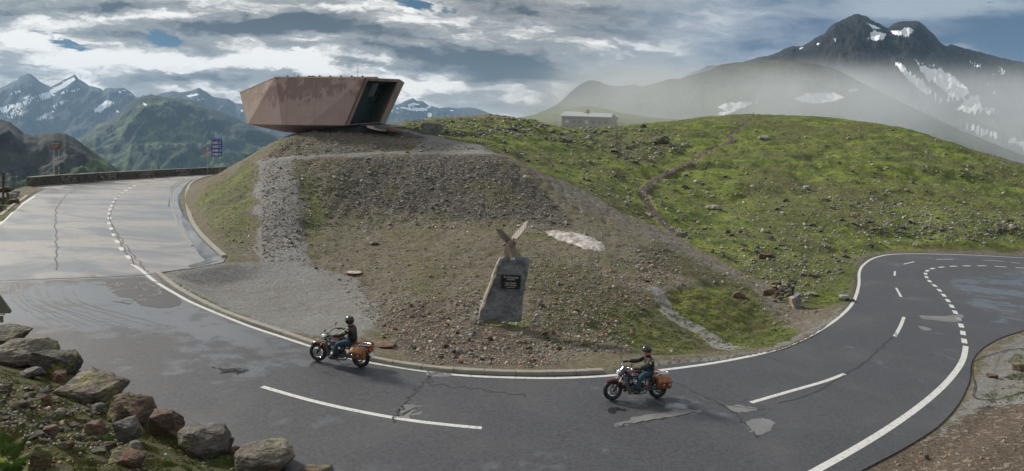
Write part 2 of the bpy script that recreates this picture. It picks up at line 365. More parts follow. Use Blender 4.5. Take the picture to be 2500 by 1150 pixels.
mountain_mat('near_crag', (0.02, 0.024, 0.025), (0.075, 0.08, 0.075), (0.02, 0.035, 0.015), (0.055, 0.085, 0.03), 0.012)
mountain_mat('dark_peak', (0.006, 0.0058, 0.0055), (0.030, 0.028, 0.026), (0.045, 0.06, 0.03), (0.10, 0.11, 0.06), 0.0045)
# snow
m, t, b = base('snow'); p = pos(t); n = t.noise(p, 1.6, 6, .7)
t.link(t.mix(t.ramp(n, 0.36, 0.62), (0.54, 0.51, 0.49), (0.24, 0.21, 0.18)), b.inputs['Base Color']); b.inputs['Roughness'].default_value = 0.7
bump(t, b, n, .8, .12)
# tinted concrete of the museum: pigmented, rain-stained from the top edge
m, t, b = base('museum_concrete')
p = pos(t); n = t.noise(p, 0.9, 7, 0.65, 0.3); Xp, Yp, Zp = t.sep(p)
stv = t.noise(t.vmul(p, (2.2, 2.2, 0.16)), 1.0, 5, 0.6)
big = t.noise(t.vmul(p, (0.30, 0.30, 0.1)), 1.0, 3, 0.5)
basec = t.mix(n, (0.30, 0.215, 0.20), (0.44, 0.33, 0.31))
edge = t.math('ADD', t.math('SUBTRACT', Zp, 13.9), t.math('ADD', t.math('MULTIPLY', t.math('SUBTRACT', stv, 0.5), -5.5), t.math('MULTIPLY', t.math('SUBTRACT', big, .5), -3.0)))
stain = t.math('MULTIPLY', t.ramp(edge, -0.15, 0.45), t.ramp(t.math('ADD', n, t.math('MULTIPLY', t.ramp(Zp, 14.0, 16.9), 0.12)), 0.66, 0.52))
c = t.mix(t.math('MULTIPLY', stain, 0.55), basec, (0.15, 0.088, 0.082))
c = t.mix(t.math('MULTIPLY', t.ramp(t.noise(p, 1.8, 6, .75), 0.56, .72), 0.35), c, (0.37, 0.30, 0.27))
jn = t.math('MINIMUM', t.math('ABSOLUTE', t.math('SUBTRACT', t.math('FRACT', t.math('MULTIPLY', Zp, .62)), .5)), t.math('ABSOLUTE', t.math('SUBTRACT', t.math('FRACT', t.math('MULTIPLY', Xp, .31)), .5))); c = t.mix(t.math('MULTIPLY', t.ramp(jn, .012, .004), .35), c, (0.12, 0.08, 0.075))
yel = t.ramp(Xp, -25.0, -29.5); c = t.mix(t.math('MULTIPLY', yel, 0.45), c, (0.30, 0.24, 0.17))
t.link(c, b.inputs['Base Color']); b.inputs['Roughness'].default_value = 0.8
bump(t, b, t.noise(p, 6, 5, .7), 0.35, 0.05)
mat('portal_glass', (0.04, 0.075, 0.068), 0.3, vary=.4, bscale=.5)
mat('portal_wall', (0.075, 0.077, 0.068), 0.8, vary=.3, bscale=.6)
mat('rust_brown', (0.17, 0.10, 0.065), 0.75, vary=.3, bscale=2)
mat('deck_metal', (0.09, 0.09, 0.095), 0.5, vary=.2, bscale=2)
mat('cream_concrete', (0.45, 0.42, 0.34), 0.85, bump=.3, vary=.25, bscale=3)
mat('roof_metal', (0.42, 0.44, 0.46), 0.45, vary=.2, bscale=1.5)
mat('house_render', (0.22, 0.20, 0.20), 0.9, vary=.25, bscale=.6)
mat('dark_metal', (0.03, 0.03, 0.032), 0.5, vary=.2)
mat('galvanised', (0.42, 0.43, 0.44), 0.42, metal=0.6, vary=.15)
mat('sign_back', (0.20, 0.21, 0.20), 0.5, metal=.3, vary=.2, bscale=3)
mat('sign_back_olive', (0.13, 0.13, 0.10), 0.5, vary=.2, bscale=3)
mat('sign_blue', (0.004, 0.06, 0.36), 0.6); mat('sign_white', (0.52, 0.53, 0.55), 0.45); mat('sign_red', (0.45, 0.03, 0.035), 0.45)
mat('sign_brown', (0.16, 0.035, 0.03), 0.5); mat('sign_black', (0.02, 0.02, 0.022), 0.5); mat('sign_green', (0.02, 0.25, 0.12), 0.5)
mat('plaque_black', (0.008, 0.009, 0.009), 0.25); mat('plaque_text', (0.50, 0.52, 0.50), 0.5)
mat('eagle_bronze', (0.20, 0.165, 0.13), 0.75, vary=.35, bscale=20, bump=.4); mat('eagle_sunlit', (0.48, 0.42, 0.37), 0.8, vary=.15, bscale=20)  # lighter copy for the right wing, sunlight painted into the colour
mat('manhole_iron', (0.17, 0.085, 0.055), 0.7, vary=.3, bscale=14, bump=.4); mat('manhole_fill', (0.36, 0.32, 0.27), 0.85, vary=.2, bscale=14)
mat('cable_rubber', (0.012, 0.012, 0.012), 0.5); mat('rail_wood', (0.10, 0.085, 0.065), 0.85, vary=.3, bscale=10)
# bike and rider
mat('tyre_rubber', (0.014, 0.014, 0.015), 0.62, bump=.3, bscale=60); mat('chrome', (0.75, 0.75, 0.76), 0.14, metal=1.0, vary=.05)
mat('cast_aluminium', (0.33, 0.34, 0.35), 0.38, metal=.85); mat('black_paint', (0.012, 0.012, 0.014), 0.3, coat=.5)
mat('frame_grey', (0.085, 0.10, 0.11), 0.42, metal=.3); mat('maroon_paint', (0.075, 0.006, 0.012), 0.22, coat=1.0)
mat('tan_leather', (0.25, 0.088, 0.028), 0.58, vary=.28, bscale=12, bump=.4); mat('seat_leather', (0.27, 0.125, 0.05), 0.5, vary=.2, bscale=12)
mat('brown_leather', (0.17, 0.075, 0.035), 0.5, vary=.25, bscale=14); mat('amber_lens', (0.75, 0.25, 0.01), 0.25); mat('red_lens', (0.45, 0.01, 0.01), 0.2)
mat('headlight_glass', (0.62, 0.66, 0.70), 0.08, metal=.3); mat('smoked_screen', (0.02, 0.03, 0.035), 0.08, coat=.5)
mat('emblem_white', (0.62, 0.66, 0.80), 0.35)
mat('denim', (0.018, 0.055, 0.085), 0.85, vary=.45, bscale=16, bump=.5); mat('jacket_black', (0.017, 0.017, 0.015), 0.55, vary=.5, bscale=9, bump=.7)
mat('helmet_black', (0.006, 0.006, 0.008), 0.28, coat=.5); mat('scarf_red', (0.14, 0.008, 0.02), 0.85, bump=.5, bscale=30)
mat('skin', (0.50, 0.29, 0.21), 0.5); mat('boot_leather', (0.03, 0.025, 0.022), 0.5); mat('sole', (0.22, 0.19, 0.16), 0.8); mat('goggle_amber', (0.42, 0.17, 0.02), 0.15)
mat('badge_cream', (0.55, 0.50, 0.30), 0.7); mat('plate_white', (0.60, 0.62, 0.64), 0.5); mat('eye_white', (.6,.6,.58), .3); mat('lip', (0.36, 0.12, 0.10), .5); mat('brow', (.05,.03,.02), .8)
# grass blades
m, t, b = base('grass_blade')
c = t.attr('tint', 'Color'); t.link(c, b.inputs['Base Color']); b.inputs['Roughness'].default_value = 0.6; b.inputs['Subsurface Weight'].default_value = 0.0
# ------------------------------------------------------------------ road outline (picture points lying on the road plane)
road_pts = [(-260,700),(-120,600),(0,548),(70,484),(110,462),(75,456),(145,449.5),(240,442.5),(335,436.5),(427,430.5),(515,425.5),(562,422),
  (520,428),(485,434),(462,444),(446,462),(436,490),(444,520),(462,550),(500,590),(552,628),(545,640),(468,655),(383,667),
  (480,734),(600,786),(760,842),(900,880),(1000,897),(1100,908),(1250,914),(1400,914),(1510,908)]
road_in = [(1510,908),(1600,893),(1850,868),(1960,836),(2040,785),(2085,735),(2092,690),(2094,660),(2108,638),(2140,625),(2200,617),(2350,619),(2500,626),(2620,634)]
road_out = [(2640,760),(2500,806),(2440,826),(2395,853),(2372,885),(2366,930),(2340,985),(2290,1040),(2210,1092),(2110,1145),(2040,1185)]
road_low = [(1900,1250),(1200,1290),(800,1210),(700,1150),(560,1090),(430,1030),(350,980),(240,935),(120,880),(0,815),(-220,720)]
A = pl(road_pts[:5], 4); A2 = pl(road_pts[5:12], 4, False); A3 = pl(road_pts[12:21], 4); A4 = pl(road_pts[21:24], 2, False); A5 = pl(road_pts[24:], 4)
road_poly = np.vstack([A, A2, A3, A4, A5, pl(road_in, 5), pl(road_out, 5), pl(road_low, 3)])
# ------------------------------------------------------------------ terrain control points: picture x, picture y, metres away
ctl = [
 (690,635,39.5),(640,640,39),(740,640,40),(690,590,43),(690,545,47),(690,500,51),(690,440,56.5),(690,388,62),(650,388,62.5),(645,500,51),(645,590,43),(725,500,51.2),(728,440,57),(735,388,62),(730,590,43.2),
 (765,600,45.5),(775,545,50.5),(790,500,54),(790,440,58),(800,385,62.6),
 (900,374,64),(1000,372,65),(1100,371,65),(1200,372,64),(1240,380,63),
 (900,440,59.5),(1000,440,59.5),(1150,440,59),(900,500,55.5),(1050,500,55.5),(1200,500,55),(800,545,53),(900,548,53),(1000,550,52.5),(1100,550,52),(1250,550,51),(1350,550,50),
 (1290,430,60),(1340,480,57),(1400,530,54),(1300,405,66.5),(1400,458,62),(1500,512,58.5),(1600,567,54.5),(1700,618,50),(1800,662,46),(1850,690,42.5),(1900,725,38.8),
 (850,630,43),(1000,620,43),(1150,600,44.5),(1400,590,46.5),(1500,590,47),(1480,650,41),(1600,650,42.5),(1700,690,39.5),(1600,720,36.5),
 (560,600,42),(600,600,42.5),(560,540,47),(600,520,49.5),(500,520,54.5),(520,480,57),(580,460,58),(500,450,66),(560,440,64),(620,430,60.5),(600,395,66),(640,372,67),(560,412,68),
 (700,336,70),(735,314,72),(700,370,66),(800,350,68),(900,345,69),(1000,350,68.5),(800,318,73),(880,318,74),(980,320,76),(1060,330,76),(1000,335,73),(1120,352,69.5),(1050,360,67),(1180,362,68),
 (860,310,82),(960,300,92),(1000,293,108),(1100,287,112),(1080,320,82),(1200,330,84),(1150,305,98),(1250,300,105),(1300,340,90),(1300,380,76),
 (1200,283,122),(1300,293,122),(1370,313,124),(1430,315,125),(1500,312,125),(1570,302,128),(1640,300,132),(1720,288,138),(1850,280,142),(2000,286,142),(2100,296,138),(2200,312,132),(2300,340,124),(2400,372,116),(2500,405,110),(2620,450,104),
 (1580,500,68),(1600,450,77),(1500,400,87),(1450,350,104),(1400,400,80),(1500,455,71),(1600,350,114),(1600,400,92),(1600,320,124),(1700,400,98),(1760,350,116),(1900,400,98),(1900,330,124),(1800,500,73),(1700,480,76),(1700,560,62),(1800,600,54),(1900,560,62),(1900,640,50),
 (1950,600,57),(2000,560,65),(2000,450,85),(2000,640,50.5),(2050,600,59),(2040,690,45.5),(1960,700,43.5),(1960,745,37.6),(2100,590,61.5),(2200,595,62.5),(2300,595,63.5),(2420,600,64),
 (2100,540,67),(2300,560,67),(2400,500,80),(2200,500,78),(2100,400,99),(2200,400,99),(2400,430,98),(2500,560,69),(2500,480,91),(2300,450,92),(2100,340,120),(2600,560,70),
 (1700,740,36),(1800,730,37),(1850,790,34),(1750,800,33),(1650,800,32.5),(1600,790,32.6),(1900,790,34.6),(1700,850,30),(1560,850,29),(1540,740,35.2),
 (1225,780,29.4),(1000,700,36),(800,700,36),(600,700,36),(500,690,35.5),(1400,720,36),(1000,800,30),(1400,820,29),(1200,860,26.8),(700,780,31.2),
 (0,470,66),(30,455,72),(-200,470,66),(0,520,50),(-150,600,38),(30,500,56),
 (0,1000,15),(0,900,18.2),(0,1080,12),(0,1150,9.5),(200,1150,11.2),(130,1110,12.3),(400,1150,13.2),(150,1000,16.4),(200,960,18),(300,1080,15.6),(350,1020,16.9),(550,1150,14.6),(450,1080,15.8),(-200,900,17.5),(-200,1000,14),(-200,1150,10),
 (2500,1150,14.6),(2300,1150,15.4),(2200,1120,16.8),(2400,1050,18.4),(2500,1000,20),(2500,900,26),(2420,930,24.3),(2250,1080,18),(2620,1000,19),(2620,1150,14.2),(2450,870,28),
 (1440,259,262),(1380,277,250),(1300,287,240),(1560,288,262),(1420,318,190),(1500,318,190),(1600,310,200),(1700,318,190),(2000,330,190),(2300,380,190),(2500,440,180),(2300,365,150),(2400,400,145),(2500,440,140),(2600,480,130),(2200,335,160),(2100,320,165),(1200,300,180),(1440,319,160),(1380,318,142),(1430,320,142),(1490,319,142),(1540,313,142),(1900,300,260),(2300,410,260),(2450,450,235),(2150,350,250),
]
C = [P3(*c) for c in ctl]
extra = [(0,0,5.85),(-8,0,5.6),(8,0,4.6),(0,5,4.0),(0,9,2.4),(-7,8.2,3.55),(5,9,2.0),(9,9,1.5),(0,12.5,.55),(-4,12.5,.95),(5,13,.25),(10,13,-.1),(-16,0,5.6),(16,0,2.6),(-14,8,3.6),(16,9,.6),(0,-10,7.6),(-12,-10,8),(12,-10,6),
         (60,30,-1),(70,50,-1.5),(90,70,2),(110,100,6),(-45,40,5.0),(-60,60,6.2),(-75,80,6.5),(130,190,-3),(170,280,-16),(60,330,14),(120,330,12),(-20,330,8),(-20,180,13),(-30,120,9),(-25,95,8.6)]
C = np.array(C+extra, float)
rp = []
for i in range(0, len(road_poly), 3): rp.append((*road_poly[i], plane(*road_poly[i])))
for q in [(200,560),(300,500),(350,450),(150,640),(300,640),(250,750),(100,760),(450,800),(500,900),(700,950),(800,1050),(1000,980),(1200,1100),(1400,1000),(1600,1050),(1800,950),(2000,1000),(2150,900),(2200,750),(2300,760),(2400,700),(2150,680),(2300,640)]:
    xy = on_plane(*q); rp.append((*xy, plane(*xy)))
C = np.vstack([C, np.array(rp)])
def tps_fit(C, lam=0.4):
    n = len(C); s = 40.0; x, y = C[:,0]/s, C[:,1]/s
    r2 = (x[:,None]-x)**2+(y[:,None]-y)**2
    K = r2*np.log(r2+1e-12)*0.5; K[np.diag_indices(n)] += lam/s
    Pm = np.c_[np.ones(n), x, y]; A = np.zeros((n+3, n+3)); A[:n,:n] = K; A[:n,n:] = Pm; A[n:,:n] = Pm.T
    sol = np.linalg.solve(A, np.r_[C[:,2], 0, 0, 0]); return x, y, sol[:n].astype(np.float32), sol[n:], s
tx, ty, tw, ta, ts = tps_fit(C)
def tps_eval(X, Y):
    X = np.asarray(X, np.float32)/ts; Y = np.asarray(Y, np.float32)/ts; z = ta[0]+ta[1]*X+ta[2]*Y
    for i in range(len(tx)):
        r2 = (X-np.float32(tx[i]))**2+(Y-np.float32(ty[i]))**2+1e-12
        z = z + (0.5*tw[i])*r2*np.log(r2)
    return z
# ------------------------------------------------------------------ terrain grid (finer close by)
NR, NC, D0 = 840, 900, 12.0
dr = np.geomspace(6, 350+D0, NR)-D0
uc = np.linspace(-0.92, 0.90, NC)
GY = np.repeat(dr[:,None], NC, 1); GX = uc[None,:]*(GY+D0)
# thin plate spline on every 3rd node, then bilinear
ri = np.linspace(0, NR-1, 300); ci = np.linspace(0, NC-1, 320)
def bil(G, r, c):
    r = np.clip(r, 0, G.shape[0]-1.001); c = np.clip(c, 0, G.shape[1]-1.001)
    r0 = r.astype(int); c0 = c.astype(int); fr = r-r0; fc = c-c0
    return (G[r0,c0]*(1-fr)*(1-fc)+G[r0+1,c0]*fr*(1-fc)+G[r0,c0+1]*(1-fr)*fc+G[r0+1,c0+1]*fr*fc)
ys = np.interp(ri, np.arange(NR), dr); us = np.interp(ci, np.arange(NC), uc)
SY = np.repeat(ys[:,None], 320, 1); SX = us[None,:]*(SY+D0)
SZ = tps_eval(SX, SY)
RR, CC = np.meshgrid(np.arange(NR)*(299/(NR-1)), np.arange(NC)*(319/(NC-1)), indexing='ij')
GZ = bil(SZ, RR, CC).astype(float)
# valley beyond the parapet wall and behind the knoll
wall_base = pl([(-80,466),(20,457),(75,455),(145,448.5),(192,445.5),(240,441.5),(288,438.5),(335,435.5),(380,432.5),(427,429.5),(470,427),(515,424.5),(556,422.4)], 1, False)
edge_line = np.vstack([[(-140, 50)], wall_base, [(-44,118),(-28,122),(-22,100),(-26,82),(-27,78)]])
def line_dist(X, Y, L):
    d = np.full(X.shape, 1e9)
    for i in range(len(L)-1):
        x1, y1 = L[i]; x2, y2 = L[i+1]; ex, ey = x2-x1, y2-y1; q = ex*ex+ey*ey+1e-9
        s = np.clip(((X-x1)*ex+(Y-y1)*ey)/q, 0, 1); d = np.minimum(d, np.hypot(X-x1-s*ex, Y-y1-s*ey))
    return d
drop_poly = np.vstack([[(-900, 40)], edge_line[:-3], [(-30,135),(-34,165),(-40,400),(-900,400)]])
dd = sdist(GX, GY, drop_poly)
GZ = GZ - np.maximum(dd-0.9, 0)*0.75*(dd > 0)
rs = sdist(GX, GY, road_poly)                      # >0 on the road
pz = plane(GX, GY)
wgt = sstep(-rs, 0.0, 2.2)
GZ0 = pz*(1-wgt)+GZ*wgt
# ------------------------------------------------------------------ ray march to the ground
def gsample(G, X, Y):
    r = np.interp(Y, dr, np.arange(NR)); c = (X/(Y+D0)-uc[0])/(uc[1]-uc[0])
    return bil(G, np.asarray(r, float), np.asarray(c, float))
def hit(px, py, G=None):
    G = GZ0 if G is None else G
    px = np.atleast_1d(np.asarray(px, float)); py = np.atleast_1d(np.asarray(py, float))
    a = (px-CX)/F; bb = (py-HY)/F; D = np.geomspace(5, 340, 1100)
    out = np.full(px.shape, 339.0); done = np.zeros(px.shape, bool); prev = np.full(px.shape, 5.0)
    for d in D:
        z = CH-bb*d; g = gsample(G, a*d, np.full(px.shape, d)); h = (z <= g) & ~done
        out[h] = (prev[h]+d)/2; done |= h; prev[:] = d
        if done.all(): break
    return a*out, out, gsample(G, a*out, out), done
def gpoly(pts, n=4, smooth=True):
    q = smooth_line(pts, n) if smooth else np.array(pts, float)
    x, y, z, ok = hit(q[:,0], q[:,1]); return np.c_[x, y]
def zmask(pts, soft=0.6, n=4):
    P = gpoly(pts+[pts[0]], n)[:-1]
    return sstep(sdist(WX, WY, P), -soft, soft)
def stroke(pts, wd, soft=0.25):
    L = gpoly(pts, 5); return sstep(-line_dist(GX, GY, L), -wd-soft, -wd+soft)
WX = GX+fbm(GX/6, GY/6, 4, .6)*1.5*np.clip(GY/60,.25,1)+fbm(GX/1.2, GY/1.2, 3)*.3; WY = GY+fbm(GX/6+50, GY/6, 4, .6)*1.5*np.clip(GY/60,.25,1)+fbm(GX/1.2, GY/1.2+40, 3)*.3
# ------------------------------------------------------------------ zones
hill = [(1215,372),(1270,392),(1330,425),(1400,456),(1500,508),(1600,560),(1700,612),(1790,655),(1850,690),(1905,735),(1960,752),(2010,752),(2060,735),(2088,690),(2090,655),(2105,630),(2150,612),(2250,606),(2400,606),(2600,606),(2700,520),(2640,455),(2500,408),(2400,375),(2300,343),(2200,315),(2100,299),(2000,289),(1850,283),(1720,291),(1640,303),(1500,309),(1370,309),(1300,296),(1200,286),(1100,289),(1000,292),(985,305),(1060,328),(1130,350)]
grass = zmask(hill, 0.7)
grass = np.maximum(grass, (GY > 118) & (GX > -20))
grass = np.maximum(grass, zmask([(1590,745),(1650,700),(1740,690),(1830,700),(1880,745),(1945,800),(1935,830),(1850,850),(1760,855),(1700,812),(1640,775)], .6)*0.95)
grass = np.maximum(grass, zmask([(1440,740),(1540,735),(1640,790),(1720,840),(1700,862),(1600,868),(1500,835),(1430,790)], 1.0)*0.62)
grass = np.maximum(grass, zmask([(1290,720),(1400,700),(1440,760),(1480,830),(1400,860),(1300,820)], 1.2)*0.42)
grass = np.maximum(grass, zmask([(1180,776),(1290,770),(1290,790),(1180,792)], .3)*0.7)
grass = np.maximum(grass, zmask([(470,490),(500,455),(560,425),(628,390),(632,480),(628,560),(600,610),(540,590),(490,540)], .8)*0.54)
grass = np.maximum(grass, zmask([(728,400),(745,395),(790,470),(800,560),(765,600),(740,560),(728,480)], .6)*0.52)
grass = np.maximum(grass, zmask([(410,680),(450,700),(520,745),(600,785),(640,800),(600,765),(520,715),(440,672)], .3)*0.62)
grass = np.maximum(grass, zmask([(990,360),(1010,354),(1050,355),(1040,364),(1000,366)], .3)*0.9)
fg = zmask([(-300,800),(0,840),(120,905),(240,960),(350,1010),(430,1060),(560,1100),(620,1150),(700,1300),(-300,1300)], .5)
moss = fg*1.0*(1-zmask([(-200,1020),(0,1045),(60,1100),(130,1160),(60,1300),(-200,1300)], .3)); moss = np.maximum(moss, zmask([(1850,400),(2100,430),(2500,470),(2600,600),(2100,600),(2060,700),(1980,700),(1850,560)], 6)*.40); moss = np.maximum(moss, zmask([(735,392),(900,382),(960,400),(860,470),(780,480)], 1.5)*.42); moss = np.maximum(moss, zmask([(1290,650),(1440,640),(1560,700),(1700,690),(1900,760),(1900,850),(1600,870),(1400,850),(1290,800)], 1.5)*.52); moss = np.maximum(moss, zmask([(740,560),(1200,560),(1400,620),(1400,700),(1000,660),(760,640)], 2.0)*.40); moss = np.maximum(moss, zmask([(1600,565),(1700,620),(1830,680),(1900,740),(1700,690),(1560,640)], 1.0)*.55)
grass = np.maximum(grass, zmask([(-200,1020),(0,1045),(60,1100),(130,1160),(60,1300),(-200,1300)], .3))
grass = np.maximum(grass, zmask([(-300,560),(-60,560),(20,490),(45,505),(10,540),(-100,640),(-300,760)], .4)*.9)
for q in ([(2395,965),(2440,945),(2500,935),(2540,960),(2480,985),(2420,982)], [(2440,925),(2500,905),(2550,915),(2500,935),(2450,938)], [(2450,885),(2520,850),(2560,870),(2500,890)]): grass = np.maximum(grass, zmask(q, .25)*.72)
path = zmask([(632,390),(705,382),(722,400),(726,480),(730,540),(740,600),(752,640),(640,640),(628,600),(632,500)], .35)
path = np.maximum(path, zmask([(650,388),(735,378),(900,371),(1100,366),(1205,370),(1235,378),(1205,374),(1100,374),(900,378),(735,388)], .5))
path = np.maximum(path, zmask([(985,316),(1020,322),(1100,343),(1170,358),(1215,371),(1150,372),(1060,370),(1010,372),(1040,350),(1010,332),(960,322)], .5))
path = np.maximum(path, zmask([(395,676),(470,652),(560,642),(700,640),(800,655),(880,700),(930,770),(860,820),(740,815),(600,770),(480,720)], .8)*0.95)
path = np.maximum(path, stroke([(1600,705),(1640,760),(1700,790),(1770,835),(1800,850)], .45)*.9)
path = np.maximum(path, zmask([(2380,890),(2440,850),(2500,822),(2620,800),(2620,980),(2500,985),(2400,1000),(2300,1060),(2240,1095),(2320,1020),(2370,950)], .3)*0.68)
path = np.maximum(path, zmask([(1560,885),(1700,872),(1850,856),(1950,815),(2030,765),(2080,730),(2040,785),(1960,836),(1850,870),(1600,897)], .35)*.62)
trail = stroke([(1640,560),(1600,520),(1572,480),(1575,455),(1610,430),(1660,405),(1700,388),(1722,370),(1750,360),(1785,340),(1780,330),(1750,322)], .52, .2)
trail = np.maximum(trail, stroke([(1780,330),(1815,305),(1835,292)], .35, .2)); trail = np.maximum(trail, stroke([(1700,388),(1800,365),(1850,345),(1950,325),(2040,305)], .22, .2)*.8)
trail = np.maximum(trail, stroke([(1150,352),(1220,356),(1300,370),(1360,376),(1420,385)], .3, .2)*.8)
strip = zmask([(1210,372),(1260,385),(1330,422),(1400,452),(1500,502),(1600,552),(1640,560),(1700,605),(1800,655),(1870,690),(1920,740),(2000,760),(2050,755),(2000,790),(1950,800),(1900,770),(1850,720),(1780,680),(1680,632),(1560,572),(1460,520),(1380,480),(1310,430)], .5)
earth = np.maximum(trail, strip*0.5)
path = np.maximum(path, strip*0.42)
earth = np.maximum(earth, zmask([(2050,590),(2100,560),(2200,575),(2350,590),(2500,600),(2620,600),(2620,575),(2500,570),(2300,560),(2150,535),(2060,560)], .7)*.7)
earth = np.maximum(earth, zmask([(2050,1150),(2200,1075),(2300,1040),(2400,1010),(2500,985),(2650,980),(2650,1300),(2000,1300)], .4)*.9)
earth = np.maximum(earth, zmask([(930,760),(1050,740),(1170,780),(1260,800),(1330,850),(1400,890),(1250,905),(1050,895),(960,850)], 1.0)*.62)
scree = zmask([(800,385),(900,377),(1100,374),(1235,380),(1290,425),(1340,475),(1400,535),(1380,555),(1250,545),(1100,545),(950,515),(820,470)], 1.2)*.62
scree = np.maximum(scree, zmask([(640,385),(700,338),(735,314),(860,312),(985,322),(1010,345),(1010,366),(880,372),(735,382)], .6)*.5)
scree = np.maximum(scree, zmask([(2230,1090),(2320,1040),(2420,990),(2500,960),(2620,950),(2620,990),(2500,1000),(2400,1030),(2300,1075)], .25)*.9)
tar = zmask([(2230,1096),(2320,1040),(2420,990),(2520,955),(2620,950),(2620,1005),(2500,1030),(2400,1052),(2300,1090)], .2)
grass = grass*(1-trail)*(1-np.clip(strip*1.2, 0, 1)*0.92)*(1-tar)
# ------------------------------------------------------------------ relief: hummocks on grass, rubble on gravel, worn trail
hum = fbm(GX/9, GY/9, 4)*0.85+fbm(GX/2.6, GY/2.6, 4, .6)*0.75-.95*sstep(fbm(GX/16+9, GY/16, 3, .5, True), .35, .85)*sstep(132-GY, 0, 25)
rub = fbm(GX/0.9, GY/0.9, 4, 0.6)*0.16+fbm(GX/3.5, GY/3.5, 3)*0.22-.10*sstep(fbm(GX/2.0, GY/7.0, 3, .5, True), .4, .9)*sstep(GY, 48, 55)
amp = sstep(-rs, 0.2, 4.0)
far = sstep(GY, 60, 110)
G1 = GZ0 + amp*(grass*hum*(0.45+0.35*far*sstep(135-GY,0,30)) + (1-grass)*rub*(1-0.75*np.clip(path,0,1))) - 0.10*trail - 0.05*strip
G1 = G1 + amp*fg*(fbm(GX/.5, GY/.5, 4, .6)*0.12)
G1 = np.where(rs > -0.12, np.minimum(G1, pz-0.035), G1)
G1 = G1 + np.where((rs < -0.12) & (rs > -0.8), 0.03, 0)
terr = grid_mesh('ground', np.stack([GX, GY, G1], -1).reshape(-1, 3), NR, NC)
for nm, a in (('moss', moss), ('grass', grass), ('path', path), ('earth', earth), ('scree', scree)): set_attr(terr, nm, a.ravel())
to = link('ground', terr, MATS['terrain'], smooth=180); tag(to, 'stony alpine ground with grass slopes and gravel', kind='structure')
def ground(x, y): return gsample(G1, np.asarray(x, float), np.asarray(y, float))
def hit1(px, py):
    x, y, z, ok = hit(px, py, G1); return x, y, z, ok
def at(px, py):
    x, y, z, ok = hit1([px], [py]); return Vector((x[0], y[0], z[0]))
# wide outer ground so that nothing ends in mid-air
n = 160
ox = np.linspace(-1, 1, n); gx, gy = np.meshgrid(np.sign(ox)*np.abs(ox)**2*14000, np.sign(ox)*np.abs(ox)**2*14000+200)
gz = -260+fbm(gx/900, gy/900, 4)*70
rr_ = np.hypot(gx-20, gy-120); gz = gz + 240*np.exp(-(rr_/330)**2)
ov = grid_mesh('valley_floor', np.stack([gx, gy, gz], -1).reshape(-1, 3), n, n)
set_attr(ov, 'grass', np.full(n*n, .7)); set_attr(ov, 'snow', np.zeros(n*n))
tag(link('valley_floor', ov, MATS['green_flank'], smooth=180), 'deep green valley floor far below', kind='structure')
# ------------------------------------------------------------------ road surface
def fan_surface(name, poly, dz, step, mt, attrs=None, keep=0.0):
    """fine grid clipped to a polygon, with the outline itself kept crisp"""
    bm = bmesh.new()
    vs = [bm.verts.new((x, y, plane(x, y)+dz)) for x, y in poly]
    f = bm.faces.new(vs)
    if f.normal.z < 0: f.normal_flip()
    bmesh.ops.triangulate(bm, faces=[f], quad_method='BEAUTY', ngon_method='EAR_CLIP')
    xs = [v.co.x for v in bm.verts]; ys_ = [v.co.y for v in bm.verts]
    for axis, lo, hi in ((0, min(xs), max(xs)), (1, min(ys_), max(ys_))):
        q = math.ceil(lo/step)*step
        while q < hi:
            no = (1,0,0) if axis == 0 else (0,1,0); co = (q,0,0) if axis == 0 else (0,q,0)
            bmesh.ops.bisect_plane(bm, geom=bm.verts[:]+bm.edges[:]+bm.faces[:], plane_co=co, plane_no=no)
            q += step*(1 if q < 60 else 2)
    me = bpy.data.meshes.new(name); bm.to_mesh(me); bm.free(); return me
# depth contours of wetness and of the older carriageway past the joint, held in world coordinates
rm = fan_surface('road', road_poly, 0.0, 1.0, None)
co = np.zeros(len(rm.vertices)*3, np.float32); rm.vertices.foreach_get('co', co); co = co.reshape(-1, 3)
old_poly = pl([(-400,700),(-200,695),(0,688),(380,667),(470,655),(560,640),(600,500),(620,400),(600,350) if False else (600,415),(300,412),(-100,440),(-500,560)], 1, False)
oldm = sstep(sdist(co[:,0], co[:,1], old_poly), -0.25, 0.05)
def wz(pts, soft, val): return sstep(sdist(co[:,0], co[:,1], pl(pts, 1, False)), -soft, soft)*val
wet = oldm*0.50
wet = np.maximum(wet, wz([(-300,690),(0,689),(380,672),(470,735),(600,790),(700,830),(600,850),(380,810),(250,800),(100,770),(-100,800)], 6.0, .95))
wet = np.maximum(wet, wz([(300,760),(560,800),(800,880),(900,960),(700,960),(480,880),(330,820)], 3.0, .44))
wet = np.maximum(wet, wz([(2300,680),(2500,655),(2650,650),(2650,800),(2500,800),(2400,800),(2330,730)], 1.2, .50))
wet = np.maximum(wet, wz([(0,850),(400,900),(900,1000),(1300,1060),(1100,1180),(600,1150),(0,1000)], 3.0, .28))
wet = np.maximum(wet, 0.24)
wet = np.maximum(wet, wz([(452,440),(448,470),(456,520),(490,580),(545,635),(470,655),(500,630),(470,600),(438,560),(424,520),(418,490),(424,462),(440,446)], .4, 1.2))
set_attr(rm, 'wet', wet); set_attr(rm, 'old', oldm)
road = link('road', rm, MATS['asphalt']); tag(road, 'wet grey asphalt mountain road curving round the gravel lot', kind='structure')
